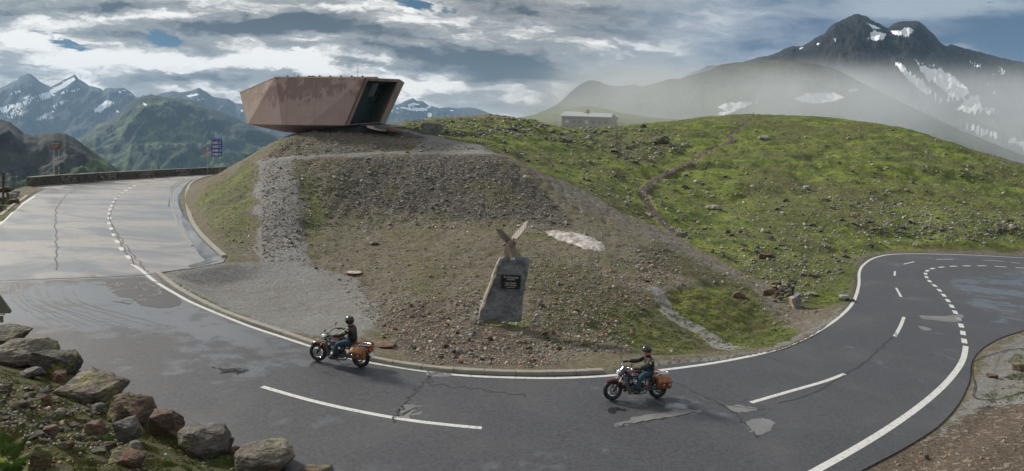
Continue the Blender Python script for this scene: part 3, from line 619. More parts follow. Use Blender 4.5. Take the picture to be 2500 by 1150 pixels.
# ------------------------------------------------------------------ strips on the road: paint, cracks, patches
class Strip:
    def __init__(s): s.v = []; s.f = []
    def line(s, P, w0, dz, w1=None, jag=0.0):
        P = np.array(P, float); n = len(P); T = np.gradient(P, axis=0); T /= np.linalg.norm(T, axis=1)[:,None]+1e-9; N = np.c_[-T[:,1], T[:,0]]
        b0 = len(s.v)
        for i in range(n):
            ww = (w0+(0 if w1 is None else (w1-w0)*i/(n-1)))/2
            for sg in (-1, 1):
                j = ww*(1+(random.uniform(-jag, jag) if jag else 0)); x, y = P[i]+N[i]*sg*j
                s.v.append((x, y, plane(x, y)+dz))
        for i in range(n-1):
            a = b0+2*i; s.f.append((a, a+1, a+3, a+2))
    def px(s, pts, w0, dz=0.004, w1=None, n=6, jag=0.0, noise=0.0):
        q = smooth_line(pts, n) if n > 1 else np.array(pts, float)
        P = np.array([on_plane(*p) for p in q])
        if noise: P = P+np.c_[fbm(np.arange(len(P))*.35+pts[0][0], np.zeros(len(P))+3, 3), fbm(np.arange(len(P))*.35, np.zeros(len(P))+pts[0][1], 3)]*noise
        s.line(P, w0, dz, w1, jag)
    def poly(s, pts, dz=0.004, n=5, jit=.16):
        P = pl(list(pts)+[pts[0]], n, n > 1)[:-1]; b0 = len(s.v); k_ = np.arange(len(P)); P = P+np.c_[fbm(k_*.9+pts[0][0], k_*0.+1, 2), fbm(k_*.9, k_*0.+pts[0][1], 2)]*jit
        for x, y in P: s.v.append((x, y, plane(x, y)+dz))
        s.f.append(tuple(range(b0, b0+len(P))))
    def build(s, name, mt, label):
        me = bpy.data.meshes.new(name); me.from_pydata(s.v, [], s.f); me.update()
        bm = bmesh.new(); bm.from_mesh(me); bmesh.ops.triangulate(bm, faces=[f for f in bm.faces if len(f.verts) > 4]); bmesh.ops.recalc_face_normals(bm, faces=bm.faces)
        for f in bm.faces:
            if f.normal.z < 0: f.normal_flip()
        bm.to_mesh(me); bm.free()
        o = link(name, me, MATS[mt]); tag(o, label, kind='structure'); return o
S = Strip()
S.px([(322,645),(345,660),(380,688),(430,718),(480,744),(600,793),(680,820),(760,846),(860,876),(950,893),(1050,908),(1150,918),(1300,923),(1400,922),(1500,916),(1620,903),(1750,885),(1880,858),(1960,828),(2030,788),(2078,745),(2096,700),(2098,665),(2110,645),(2140,628),(2200,620),(2350,622),(2500,630),(2600,637)], 0.17, n=8)
S.px([(2358,845),(2352,875),(2335,905),(2300,945),(2245,992),(2170,1045),(2080,1100),(1990,1150),(1930,1182)], 0.21, n=8)
S.px([(-60,590),(0,546),(30,519),(56,497),(85,479)], 0.22)
S.px([(640,944),(760,978),(880,1005),(1000,1026),(1100,1038),(1176,1045)], 0.17)
S.px([(1833,983),(1930,955),(2010,932),(2062,913)], 0.15); S.px([(2184,822),(2198,797),(2207,774)], 0.15)
for a, b_ in (((2200,725),(2188,703)), ((2184,673),(2185,662)), ((2206,645),(2232,639)), ((2286,633),(2328,633)), ((2400,635),(2450,638)), ((2468,641),(2490,643))): S.px([a, b_], 0.13, n=3)
dash = smooth_line([(2355,838),(2348,800),(2335,768),(2315,735),(2290,705),(2270,687),(2260,672),(2264,661),(2285,654),(2330,650),(2400,649),(2460,652),(2520,656)], 24)
DW = np.array([on_plane(*p) for p in dash]); L = np.r_[0, np.cumsum(np.linalg.norm(np.diff(DW, axis=0), axis=1))]
q = 0.0
while q < L[-1]-1.2:
    tt = np.linspace(q, q+0.95, 5); S.line(np.c_[np.interp(tt, L, DW[:,0]), np.interp(tt, L, DW[:,1])], 0.22, 0.004); q += 1.75
dash = smooth_line([(318,632),(300,612),(288,593),(280,577),(274,562),(268,547),(267,532),(268,515),(275,498),(290,478),(312,462),(340,448)], 20)
DW = np.array([on_plane(*p) for p in dash]); L = np.r_[0, np.cumsum(np.linalg.norm(np.diff(DW, axis=0), axis=1))]
q = 0.0
while q < L[-1]-1.4:
    tt = np.linspace(q, q+1.1, 5); S.line(np.c_[np.interp(tt, L, DW[:,0]), np.interp(tt, L, DW[:,1])], 0.26, 0.004, jag=.12); q += 2.7
S.build('road_marking', 'road_paint', 'white painted edge lines and lane dashes on the asphalt')
S = Strip()
S.px([(412,505),(415,480),(420,458),(440,443),(470,434),(505,428)], .10, n=6); S.px([(140,660),(137,600),(136,540),(140,505),(165,475),(200,457)], .08, noise=.35, n=14)
S.px([(330,648),(300,600),(275,560),(270,520),(285,485),(300,470)], .07, noise=.3, n=10); S.px([(360,665),(340,640),(315,610),(290,575),(272,545)], .06, noise=.3, n=10)
S.px([(0,686),(120,681),(240,677),(330,673),(380,668)], .14, noise=.05)
S.px([(2062,913),(2100,893),(2130,868),(2160,840),(2190,812)], .07, noise=.25, n=12); S.px([(1900,985),(1980,962),(2062,915)], .05, noise=.1)
S.px([(960,1028),(975,1005),(990,985),(1010,960),(1035,935),(1060,912)], .06, noise=.3, n=14); S.px([(1050,938),(1130,946),(1200,955),(1290,968)], .05, noise=.4, n=10)
S.px([(1640,930),(1720,968),(1780,1000),(1820,1035),(1850,1070)], .05, noise=.3, n=14); S.px([(1780,990),(1820,996),(1870,1000)], .05, noise=.2)
S.px([(1505,1040),(1580,1028),(1640,1018),(1700,1006)], .06, noise=.15, n=10); S.px([(1850,866),(1880,874),(1910,884)], .05)
S.px([(1050,905),(1048,920),(1055,935)], .05, noise=.2)
S.build('road_crack', 'bitumen', 'dark sealed cracks and joints running over the asphalt')
S = Strip()
S.poly([(1500,1036),(1560,1016),(1640,1004),(1700,1000),(1710,1008),(1650,1016),(1580,1028),(1510,1042)])
S.poly([(1770,992),(1810,990),(1850,1000),(1800,1006)]); S.poly([(1820,1030),(1850,1022),(1880,1025),(1890,1040),(1855,1062),(1830,1050)])
S.poly([(982,985),(1030,992),(1012,1000),(1020,1012),(990,1020),(972,1012)], jit=.5); S.poly([(1040,908),(1100,912),(1095,920),(1045,918)])
S.poly([(2246,770),(2300,772),(2350,768),(2340,786),(2280,782),(2250,778)]); S.poly([(2240,795),(2262,799),(2276,806),(2255,806)])
S.px([(0,690),(100,685),(200,681),(300,679),(305,679)], .22, .006, jag=.3)
S.build('asphalt_patch', 'pale_patch', 'pale worn patches and wet tyre streaks on the asphalt')
S = Strip()
for i, x in enumerate((18,38,52,60,85,92,112,150,178)): S.px([(x,692),(x+5,716),(x+24+i,742),(x+70+9*i,772),(x+110+15*i,796)], .035+.02*(i%3), .007, w1=.01, noise=.12, n=8, jag=.5)
S.build('tyre_streaks', 'tyre_streak', 'faint pale wet tyre streaks below the road joint')
S = Strip()
S.poly([(255,684),(300,680),(352,676),(370,690),(430,722),(440,745),(390,752),(345,745),(320,728),(285,722),(270,705)], .005, 2)
S.build('asphalt_repair', 'dark_patch', 'dark cracked repair patch beside the road joint')
S = Strip()
vor = [(np.array(on_plane(random.uniform(262,400), random.uniform(682,742)))) for _ in range(26)]
for i, a in enumerate(vor):
    for j in np.argsort([np.hypot(*(b_-a)) for b_ in vor])[1:3]:
        P = np.linspace(a, vor[j], 7)+np.random.default_rng(i).normal(0, .06, (7, 2)); S.line(P, .08, .009, jag=.3)
S.build('crack_sealing', 'sealing', 'pale sealing lines webbed over the dark repair patch')
S = Strip()
S.poly([(1484,998),(1500,995),(1528,999),(1524,1004),(1506,1002),(1500,1010),(1486,1006)], .005, 3); [S.px([(528+7*i,897+(i*5)%13),(545+8*i,903+(i*7)%9),(570+5*i,900+(i*3)%14)], .06, .005, noise=.5, n=6, jag=.5) for i in range(7)]  # small black blotch and a few thin dark strokes
S.build('black_mark', 'black_mark', 'black marks on the asphalt'); 
S = Strip()
S.poly([(448,512),(455,530),(478,560),(500,590),(534,626),(520,640),(470,652),(462,648),(500,636),(488,622),(470,592),(456,565),(444,540)], .012, 4, 0)
S.poly([(440,470),(448,500),(446,520),(436,500),(434,480)], .012, 3, 0)
S.build('puddle', 'puddle_water', 'bright puddle lying in the roadside gutter')
# ------------------------------------------------------------------ kerbs (raised stones end to end)
def kerb(name, pts, w_, h_, blk, label, off=0.0):
    q = smooth_line(pts, 8); P = np.array([on_plane(*p) for p in q]); L = np.r_[0, np.cumsum(np.linalg.norm(np.diff(P, axis=0), axis=1))]
    bm = bmesh.new(); s = 0.0
    while s+blk < L[-1]:
        ends = []
        for k in range(4):
            d = s+0.012+(blk-0.024)*k/3; c0 = np.array([np.interp(d, L, P[:,0]), np.interp(d, L, P[:,1])]); c1 = np.array([np.interp(d+.05, L, P[:,0]), np.interp(d+.05, L, P[:,1])])
            tv = (c1-c0)/(np.hypot(*(c1-c0))+1e-9); nv = np.array([-tv[1], tv[0]]); ring = []
            for a, hh in ((-w_/2, -0.15), (-w_/2, h_-.02), (-w_/2+.02, h_), (w_/2-.02, h_), (w_/2, h_-.02), (w_/2, -0.15)):
                x, y = c0+nv*(a+off)+random.uniform(-.004,.004); ring.append(bm.verts.new((x, y, plane(x, y)+hh+random.uniform(-.006,.006))))
            ends.append(ring)
        for r0, r1 in zip(ends[:-1], ends[1:]):
            for i in range(6): bm.faces.new((r0[i], r0[(i+1) % 6], r1[(i+1) % 6], r1[i]))
        bm.faces.new(ends[0][::-1]); bm.faces.new(ends[-1]); s += blk
    bmesh.ops.recalc_face_normals(bm, faces=bm.faces)
    me = bpy.data.meshes.new(name); bm.to_mesh(me); bm.free(); o = link(name, me, MATS['kerb_concrete']); tag(o, label, kind='structure')
kerb('kerb', [(384,668),(430,704),(480,733),(540,762),(600,785),(680,812),(760,840),(830,861),(900,878),(1000,896),(1100,907),(1250,914),(1400,913),(1510,907)], .24, .13, 1.05, 'raised kerb of pale stone blocks between road and gravel lot')
kerb('kerb', [(548,628),(520,603),(490,573),(468,540),(458,505),(456,475),(465,450),(490,436),(520,428)], .3, .12, 1.1, 'pale kerb along the gutter below the grassy knoll')
kerb('kerb', [(470,600),(440,560),(425,520),(417,490),(420,465),(440,448),(470,438)], .16, .04, 1.1, 'low inner kerb between road and wet gutter')
kerb('kerb', [(0,528),(30,503),(55,487),(68,476)], .25, .08, 1.1, 'low kerb at the far left road edge')
kerb('kerb', [(384,667),(430,661),(470,655)], .12, .05, .8, 'thin concrete edging beside the puddle')
# ------------------------------------------------------------------ mountain ranges (each a real relief with its own distance)
def mountain(name, ridge, Dr, Db, zb, mt, label, nz=0.12, nscale=1.0, rows=150, step=3.0, snow=None, grassf=None, power=1.0, jag=2.0, seed=0, gbase=0.5, x0=None, x1=None, dvar=0.06):
    R = np.array(ridge, float); xs = np.arange(x0 if x0 is not None else R[0,0], (x1 if x1 is not None else R[-1,0])+step, step)
    ry = np.interp(xs, R[:,0], R[:,1])
    ry = ry + fbm(xs/22+seed, xs*0+seed, 5, .6)*jag
    T = np.r_[np.linspace(-0.35, -0.04, 8), np.linspace(0, 1, rows)]
    k = len(xs); D = np.zeros((len(T), k)); Z = np.zeros_like(D)
    Drx = Dr*(1+dvar*fbm(xs/180+seed, xs*0+3+seed, 3)); zr = CH-(ry-HY)/F*Drx
    for i, tt in enumerate(T):
        if tt < 0: D[i] = Drx*(1-tt*0.5); Z[i] = zr + (zr-zb)*tt*1.6
        else: D[i] = Drx+(Db-Drx)*tt; Z[i] = zb+(zr-zb)*(1-tt)**power
    X = (xs[None,:]-CX)/F*D
    q = Dr*0.09*nscale
    rn = fbm(X/q+seed, D/(q*1.6)+seed, 6, .55, ridged=True)-0.35
    sm = fbm(X/(q*.25)+seed, D/(q*.4)+seed, 5, .55)
    H = (zr-zb)[None,:]
    a = sstep(np.maximum(T, 0), 0, .16)[:,None]
    Z = Z + H*nz*a*rn + H*nz*.25*a*sm
    # never rise above the ridge line the range is known by
    lim = CH-(ry[None,:]+1.0*(T[:,None] > .01)*8*np.maximum(T, 0)[:,None]-HY)/F*D
    Z = np.where(T[:,None] > 0.004, np.minimum(Z, lim), Z)
    X = np.where(T[:,None] < 0, (xs[None,:]-CX)/F*D, X)
    me = grid_mesh(name, np.stack([X, D, Z], -1).reshape(-1, 3), len(T), k)
    PX = np.repeat(xs[None,:], len(T), 0); PY = HY+(CH-Z)*F/D
    g = np.full(PX.shape, gbase) if grassf is None else grassf(PX, PY, Z, T[:,None]+0*PX)
    sn = np.zeros(PX.shape)
    for pg in (snow or []):
        soft = 2.5; amp_ = 1.0
        s_ = sdist(PX+fbm(PX/9, PY/5, 3)*3, PY+fbm(PX/9+7, PY/5, 3)*2.5, np.array(pg, float)); sn = np.maximum(sn, sstep(s_, -soft, soft))
    set_attr(me, 'grass', g.ravel()); set_attr(me, 'snow', sn.ravel())
    o = link(name, me, MATS[mt], smooth=180); tag(o, label, kind='structure'); return o
def streaks(box, n, lx, ly, slope, seed):
    r = random.Random(seed); out = []
    for _ in range(n):
        x = r.uniform(box[0], box[2]); y = r.uniform(box[1], box[3]); a = lx*r.uniform(.4, 1.4); h = ly*r.uniform(.5, 1.4); s = slope*r.uniform(.6, 1.4)
        out.append([(x, y), (x+a*.5, y+a*.5*s-h), (x+a, y+a*s), (x+a*.5, y+a*.5*s+h)])
    return out
sn_left = [[(120,222),(150,205),(180,188),(184,194),(160,212),(130,228)], [(228,272),(240,258),(262,245),(282,250),(262,262),(244,275)], [(0,262),(30,254),(62,250),(40,262),(0,274)], [(95,240),(122,228),(140,222),(112,240)]]
sn_left += streaks((0,235,120,300), 16, 46, 3.0, -0.42, 3)+streaks((120,190,170,235), 6, 30, 2, -.5, 4)+streaks((190,205,330,290), 9, 12, 2.0, .3, 5)
mountain('mountain', [(-500,260),(-300,220),(-100,245),(0,216),(25,202),(42,196),(50,184),(68,180),(78,183),(100,200),(123,213),(150,198),(170,188),(183,181),(192,192),(215,208),(247,216),(250,220),(266,213),(285,216),(302,214),(318,224),(330,236),(345,240),(360,250),(420,262),(520,290),(620,320)], 5000, 2900, -500, 'far_rock',
  'dark blue rocky mountain range with snow streaks, far left', nz=.20, rows=170, step=2.0, snow=sn_left, jag=4.2, seed=1, gbase=0.12, grassf=lambda px,py,z,t: 0.05+0.75*sstep(py, 300, 420))
mountain('mountain', [(300,262),(330,240),(350,232),(372,236),(400,226),(424,222),(440,226),(468,221),(485,214),(500,222),(520,236),(545,240),(560,243),(575,252),(600,256),(640,262),(700,270),(800,290),(900,300)], 5300, 3400, -500, 'far_rock',
  'hazy blue ridge with a small snowy top behind the green mountain', nz=.14, rows=120, step=2.0, snow=[[(452,233),(480,228),(490,231),(462,238)],[(478,246),(500,238),(498,242)],[(584,268),(594,268),(592,272)]], jag=2.6, seed=5, gbase=.3)
mountain('mountain', [(880,290),(920,268),(942,260),(955,258),(975,254),(990,246),(1008,240),(1018,246),(1030,246),(1045,256),(1062,262),(1075,264),(1100,262),(1120,264),(1135,262),(1160,264),(1178,270),(1196,277),(1230,290),(1300,300),(1420,310)], 5900, 3900, -200, 'far_rock',
  'distant blue snowy range right of the concrete museum', nz=.16, rows=130, step=1.6, snow=[[(990,256),(1010,250),(1024,256),(1000,260)],[(975,262),(1040,264),(1046,270),(1010,272)],[(1044,276),(1054,276),(1050,290),(1046,288)]]+streaks((940,258,1110,285), 18, 12, 1.2, .1, 9), jag=2.6, seed=8, gbase=.05)
def ggreen(px, py, z, t): return 0.42+0.75*fbm(px/45+py/40, py/22, 4, .6)+0.10*sstep(py, 300, 400)  # meadow patches whose contrast also paints sunlit streaks and cloud shadow
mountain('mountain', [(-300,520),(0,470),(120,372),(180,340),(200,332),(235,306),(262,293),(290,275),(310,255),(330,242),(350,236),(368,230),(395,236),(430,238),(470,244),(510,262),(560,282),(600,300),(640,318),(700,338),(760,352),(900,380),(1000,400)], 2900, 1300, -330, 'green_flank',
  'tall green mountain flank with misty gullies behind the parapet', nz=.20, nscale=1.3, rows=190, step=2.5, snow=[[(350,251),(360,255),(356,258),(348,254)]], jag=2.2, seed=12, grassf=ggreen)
mountain('mountain', [(-600,250),(-300,262),(-100,278),(0,290),(20,296),(38,308),(58,326),(80,331),(95,331),(108,324),(135,323),(160,326),(180,336),(200,350),(230,372),(262,394),(290,416),(330,445),(380,480),(450,520)], 620, 330, -140, 'near_crag',
  'dark craggy ridge rising just beyond the parapet, far left', nz=.14, nscale=1.4, rows=150, step=2.2, jag=2.0, seed=20, grassf=lambda px,py,z,t: 0.1+0.75*sstep(py-(-px*.25), 430, 470)+0.4*sstep(px, 200, 290))
# right side: misty knolls, then the dark twin peak
def gfar(px, py, z, t): return 0.15+0.8*sstep(py, 200, 280)
mountain('mountain', [(1250,300),(1330,270),(1358,256),(1372,245),(1392,226),(1410,210),(1428,200),(1440,196),(1462,198),(1478,206),(1500,210),(1520,210),(1548,206),(1570,212),(1620,230),(1700,250),(1800,270)], 820, 420, -20, 'dark_peak',
  'steep rounded knoll half hidden by mist behind the stone hut', nz=.10, rows=110, step=2.2, jag=1.6, seed=31, grassf=lambda px,py,z,t: .2+.7*sstep(py,215,260))
mountain('mountain', [(1400,320),(1470,282),(1500,256),(1530,232),(1560,214),(1590,206),(1630,194),(1660,192),(1700,180),(1730,172),(1760,157),(1800,152),(1850,150),(1900,147),(1960,150),(2040,168),(2100,200),(2200,250),(2350,320),(2500,380),(2700,440)], 700, 300, -30, 'dark_peak',
  'broad grassy shoulder fading into mist below the twin peak', nz=.09, rows=150, step=2.4, jag=1.6, seed=37, power=1.15, snow=[[(1745,277),(1775,272),(1752,262),(1765,254),(1800,249),(1856,249),(1830,256),(1800,270),(1765,282)],[(1940,241),(1965,231),(1995,227),(2040,228),(2064,238),(2020,251),(1975,253)],[(2062,224),(2082,216),(2100,218),(2088,224)]], grassf=lambda px,py,z,t: .35+.5*sstep(py,160,260))
big = [(1500,270),(1640,200),(1700,172),(1735,160),(1800,155),(1850,140),(1880,136),(1905,125),(1925,114),(1942,113),(1960,112),(1990,94),(2008,84),(2020,72),(2040,57),(2055,48),(2075,40),(2092,33),(2100,34),(2115,40),(2135,53),(2152,60),(2168,69),(2178,60),(2190,54),(2205,52),(2225,51),(2244,52),(2256,62),(2275,80),(2298,104),(2310,112),(2325,109),(2345,114),(2365,121),(2400,128),(2450,143),(2500,152),(2600,170),(2750,190),(2900,230)]
sn_big = [[(2114,55),(2130,60),(2150,70),(2138,70),(2120,62)],[(2114,96),(2128,88),(2120,78),(2135,76),(2164,82),(2158,96),(2140,99)],[(2170,74),(2200,76),(2212,65),(2232,72),(2230,80),(2215,88),(2185,85)],[(1990,108),(2002,104),(1998,110)],[(1948,121),(1962,113),(1955,121)],[(2034,92),(2042,88),(2038,102)]]
sn_big += [[(2180,150),(2200,155),(2225,180),(2250,200),(2280,225),(2300,240),(2330,244),(2300,246),(2250,222),(2215,190)],[(2230,140),(2250,160),(2290,170),(2320,180),(2350,205),(2370,225),(2350,240),(2320,235),(2290,205),(2260,185)],[(2355,145),(2385,155),(2410,165),(2380,160)],[(2435,160),(2460,178),(2480,182),(2450,176)],[(2340,262),(2360,240),(2400,226),(2390,240),(2395,262),(2440,270),(2420,278),(2380,272),(2330,266)],[(2355,306),(2390,308),(2436,326),(2440,334),(2400,328),(2358,314)],[(2450,340),(2470,338),(2510,350),(2510,360),(2460,348)],[(2210,256),(2262,262),(2262,265),(2212,260)],[(2245,215),(2275,225),(2310,246),(2290,244)]]
sn_big += streaks((2100,150,2500,240), 22, 22, 1.6, .7, 21)
mountain('mountain', big, 2000, 620, -60, 'dark_peak', 'tall dark twin-peaked mountain with snow fields above the mist', nz=.18, nscale=.8, rows=210, step=2.2, snow=sn_big, jag=5.5, seed=44, power=1.35, grassf=lambda px,py,z,t: 0.0+.75*sstep(py,230,330))
# ------------------------------------------------------------------ mesh builder
class MB:
    def __init__(s): s.bm = bmesh.new()
    def box(s, c, size, M=None, bev=0.0, taper=None):
        hx, hy, hz = (q/2 for q in size); vs = []
        for x in (-1,1):
            for y in (-1,1):
                for z in (-1,1):
                    k = 1 if (taper is None or z < 0) else taper
                    v = Vector((x*hx*k, y*hy*k, z*hz)); v = (M @ v) if M else v
                    vs.append(s.bm.verts.new(v+Vector(c)))
        fs = [s.bm.faces.new([vs[i] for i in q]) for q in ((0,1,3,2),(4,6,7,5),(0,4,5,1),(2,3,7,6),(0,2,6,4),(1,5,7,3))]
        if bev:
            es = list({e for f in fs for e in f.edges}); bmesh.ops.bevel(s.bm, geom=es, offset=bev, segments=2, affect='EDGES', profile=.5)
        return s
    def tube(s, pts, r, n=8, cap=True, closed=False):
        P = [Vector(p) for p in pts]; R = r if isinstance(r, (list, tuple)) else [r]*len(P); m = len(P); rings = []
        up = Vector((0,0,1)); prevN = None
        for i in range(m):
            if closed: T = (P[(i+1) % m]-P[i-1])
            else: T = P[min(i+1, m-1)]-P[max(i-1, 0)]
            T.normalize()
            N = (up.cross(T) if prevN is None else (prevN - T*prevN.dot(T)))
            if N.length < 1e-4: N = Vector((1,0,0)).cross(T)
            N.normalize(); prevN = N; B = T.cross(N)
            rings.append([s.bm.verts.new(P[i]+(N*math.cos(2*math.pi*k/n)+B*math.sin(2*math.pi*k/n))*R[i]) for k in range(n)])
        for i in range(m if closed else m-1):
            a, b = rings[i], rings[(i+1) % m]
            for k in range(n): s.bm.faces.new((a[k], a[(k+1) % n], b[(k+1) % n], b[k]))
        if cap and not closed: s.bm.faces.new(rings[0][::-1]); s.bm.faces.new(rings[-1])
        return s
    def torus(s, c, R, r, axis='y', n=28, k=10, sq=1.0):
        rings = []
        for i in range(n):
            a = 2*math.pi*i/n; ring = []
            for j in range(k):
                b = 2*math.pi*j/k; rr = R+r*math.cos(b); h = r*sq*math.sin(b)
                p = {'y': (rr*math.cos(a), h, rr*math.sin(a)), 'z': (rr*math.cos(a), rr*math.sin(a), h), 'x': (h, rr*math.cos(a), rr*math.sin(a))}[axis]
                ring.append(s.bm.verts.new(Vector(c)+Vector(p)))
            rings.append(ring)
        for i in range(n):
            for j in range(k): s.bm.faces.new((rings[i][j], rings[i][(j+1) % k], rings[(i+1) % n][(j+1) % k], rings[(i+1) % n][j]))
        return s
    def disc(s, c, R, th, axis='y', n=20, R2=None):
        d = {'y': Vector((0,1,0)), 'z': Vector((0,0,1)), 'x': Vector((1,0,0))}[axis] if isinstance(axis, str) else Vector(axis).normalized()
        return s.tube([Vector(c)-d*th/2, Vector(c)+d*th/2], [R, R if R2 is None else R2], n)
    def ell(s, c, r, n=14, k=10, M=None, f=None):
        rings = []
        for i in range(1, k):
            a = math.pi*i/k; ring = []
            for j in range(n):
                b = 2*math.pi*j/n; v = Vector((math.sin(a)*math.cos(b), math.sin(a)*math.sin(b), math.cos(a)))
                if f: v = f(v)
                v = Vector((v.x*r[0], v.y*r[1], v.z*r[2])); v = M @ v if M else v; ring.append(s.bm.verts.new(v+Vector(c)))
            rings.append(ring)
        ends = []
        for z in (1, -1):
            v = Vector((0,0,z)); v = f(v) if f else v; v = Vector((v.x*r[0], v.y*r[1], v.z*r[2])); v = M @ v if M else v; ends.append(s.bm.verts.new(v+Vector(c)))
        for a, b in zip(rings[:-1], rings[1:]):
            for j in range(n): s.bm.faces.new((a[j], b[j], b[(j+1) % n], a[(j+1) % n]))
        for j in range(n): s.bm.faces.new((ends[0], rings[0][j], rings[0][(j+1) % n])); s.bm.faces.new((ends[1], rings[-1][(j+1) % n], rings[-1][j]))
        return s
    def loft(s, rings, cap=True, closed=True):
        vr = [[s.bm.verts.new(p) for p in r] for r in rings]; n = len(vr[0])
        for a, b in zip(vr[:-1], vr[1:]):
            for k in range(n if closed else n-1): s.bm.faces.new((a[k], a[(k+1) % n], b[(k+1) % n], b[k]))
        if cap and closed: s.bm.faces.new(vr[0][::-1]); s.bm.faces.new(vr[-1])
        return s
    def prism(s, poly, d, tri=False):
        """polygon of 3-D points pushed along the vector d"""
        a = [s.bm.verts.new(p) for p in poly]; b = [s.bm.verts.new(Vector(p)+Vector(d)) for p in poly]; n = len(a)
        s.bm.faces.new(a); s.bm.faces.new(b[::-1])
        for k in range(n): s.bm.faces.new((a[k], b[k], b[(k+1) % n], a[(k+1) % n]))
        return s
    def build(s, name, mt=None, parent=None, smooth=40, M=None):
        bmesh.ops.recalc_face_normals(s.bm, faces=s.bm.faces)
        me = bpy.data.meshes.new(name); s.bm.to_mesh(me); s.bm.free()
        if M is not None: me.transform(M)
        return link(name, me, MATS[mt] if isinstance(mt, str) else mt, parent, smooth)
def text_mesh(body, size, depth=0.002, align='CENTER'):
    cu = bpy.data.curves.new('text', 'FONT'); cu.body = body; cu.size = size; cu.extrude = depth; cu.align_x = align; cu.align_y = 'CENTER'; cu.resolution_u = 2
    o = bpy.data.objects.new('text', cu); COL.objects.link(o); bpy.context.view_layer.update()
    me = bpy.data.meshes.new_from_object(o.evaluated_get(bpy.context.evaluated_depsgraph_get())); bpy.data.objects.remove(o); bpy.data.curves.remove(cu)
    return me
def text(name, body, size, M, mt, parent, width=None):
    me = text_mesh(body, size); me.name = name; me.materials.clear()
    if width:
        xs = [v.co.x for v in me.vertices]; k = width/(max(xs)-min(xs)); me.transform(Matrix.Diagonal((k, 1, 1, 1)))
    me.transform(M); return link(name, me, MATS[mt], parent)
FACE = Matrix.Rotation(rad(90), 4, 'X')         # lettering drawn in XY stood upright, facing -Y
# ------------------------------------------------------------------ stones
def hull(seed, n=16, flat=1.0, sub=0, disp=0.0, box=0.0):
    r = np.random.default_rng(seed); P = r.normal(size=(n, 3)); P /= np.linalg.norm(P, axis=1)[:,None]
    if box: P = P*(1-box)+np.clip(P*1.9, -1, 1)*box*.8
    P *= r.uniform(.82, 1.0, (n, 1)); P[:,2] *= flat
    bm = bmesh.new()
    for p in P: bm.verts.new(p)
    res = bmesh.ops.convex_hull(bm, input=bm.verts[:]); bmesh.ops.delete(bm, geom=[g for g in set(res['geom_interior']+res['geom_unused']) if isinstance(g, bmesh.types.BMVert)], context='VERTS')
    bmesh.ops.recalc_face_normals(bm, faces=bm.faces)
    return bm
def rock_mesh(name, seed, n=22, flat=.8, sub=3, disp=.08, box=.4, strat=0.0, scale=(1,1,1), rot=0.0, bevel=.10):
    bm = hull(seed, n, flat, box=box)
    for v in bm.verts: v.co = Vector((v.co.x*scale[0], v.co.y*scale[1], v.co.z*scale[2]))
    if bevel: bmesh.ops.bevel(bm, geom=bm.edges[:], offset=bevel*min(scale), segments=2, affect='EDGES', profile=.6, clamp_overlap=True)
    bmesh.ops.triangulate(bm, faces=bm.faces)
    for _ in range(sub): 
        L = [e for e in bm.edges if e.calc_length() > (.055 if sub > 3 else .09)*max(scale)]
        if len(bm.verts) > 9000 or not L: break
        bmesh.ops.subdivide_edges(bm, edges=L, cuts=1, use_grid_fill=True)
        bmesh.ops.triangulate(bm, faces=bm.faces)
    bm.normal_update(); co = np.array([v.co[:] for v in bm.verts]); S_ = max(scale)
    q = co/S_; n1 = fbm(q[:,0]*2.2+seed+q[:,2]*1.3, q[:,1]*2.2+q[:,2]*1.9, 5, .55); n2 = fbm(q[:,0]*7+seed-q[:,2]*4, q[:,1]*7+q[:,2]*5, 4, .6)
    ax = q[:,2]*6+q[:,0]*1.8+n1*1.2; st = (np.abs(((ax*1.5) % 1)-.5)*2-.5) if strat else 0
    for v, a, b_, c_ in zip(bm.verts, n1, n2, st if strat else n1*0): v.co += v.normal*S_*(disp*a+disp*.4*b_+strat*c_)
    me = bpy.data.meshes.new(name); bm.to_mesh(me); bm.free()
    if rot: me.transform(Matrix.Rotation(rot, 4, 'Y'))
    return me
protos = []
for k in range(14):
    bm = hull(100+k, random.choice((9,11,13)), random.choice((.45,.6,.8,.35)), box=.3); bmesh.ops.triangulate(bm, faces=bm.faces)
    bm.verts.index_update(); V = np.array([v.co[:] for v in bm.verts]); T_ = np.array([[v.index for v in f.verts] for f in bm.faces]); protos.append((V, T_)); bm.free()
def rotmats(n, r, tilt=.5):
    az = r.uniform(0, 2*np.pi, n); tx_ = r.normal(0, tilt, n); ty_ = r.normal(0, tilt, n)
    ca, sa = np.cos(az), np.sin(az); Z = np.zeros(n); O = np.ones(n)
    Rz = np.stack([ca,-sa,Z,sa,ca,Z,Z,Z,O], -1).reshape(n,3,3); c, s_ = np.cos(tx_), np.sin(tx_); Rx = np.stack([O,Z,Z,Z,c,-s_,Z,s_,c], -1).reshape(n,3,3)
    c, s_ = np.cos(ty_), np.sin(ty_); Ry = np.stack([c,Z,s_,Z,O,Z,-s_,Z,c], -1).reshape(n,3,3); return Rx @ Ry @ Rz
TINTS = np.array([(.20,.195,.18),(.27,.265,.25),(.15,.15,.145),(.34,.33,.31),(.24,.21,.17),(.34,.185,.105),(.12,.115,.105),(.22,.20,.16),(.37,.26,.175),(.42,.41,.39)])
scat = []      # x, y, z, size, tint index, kind
def in_poly(px, py, poly): return sdist(px, py, np.array(poly, float)) > 0
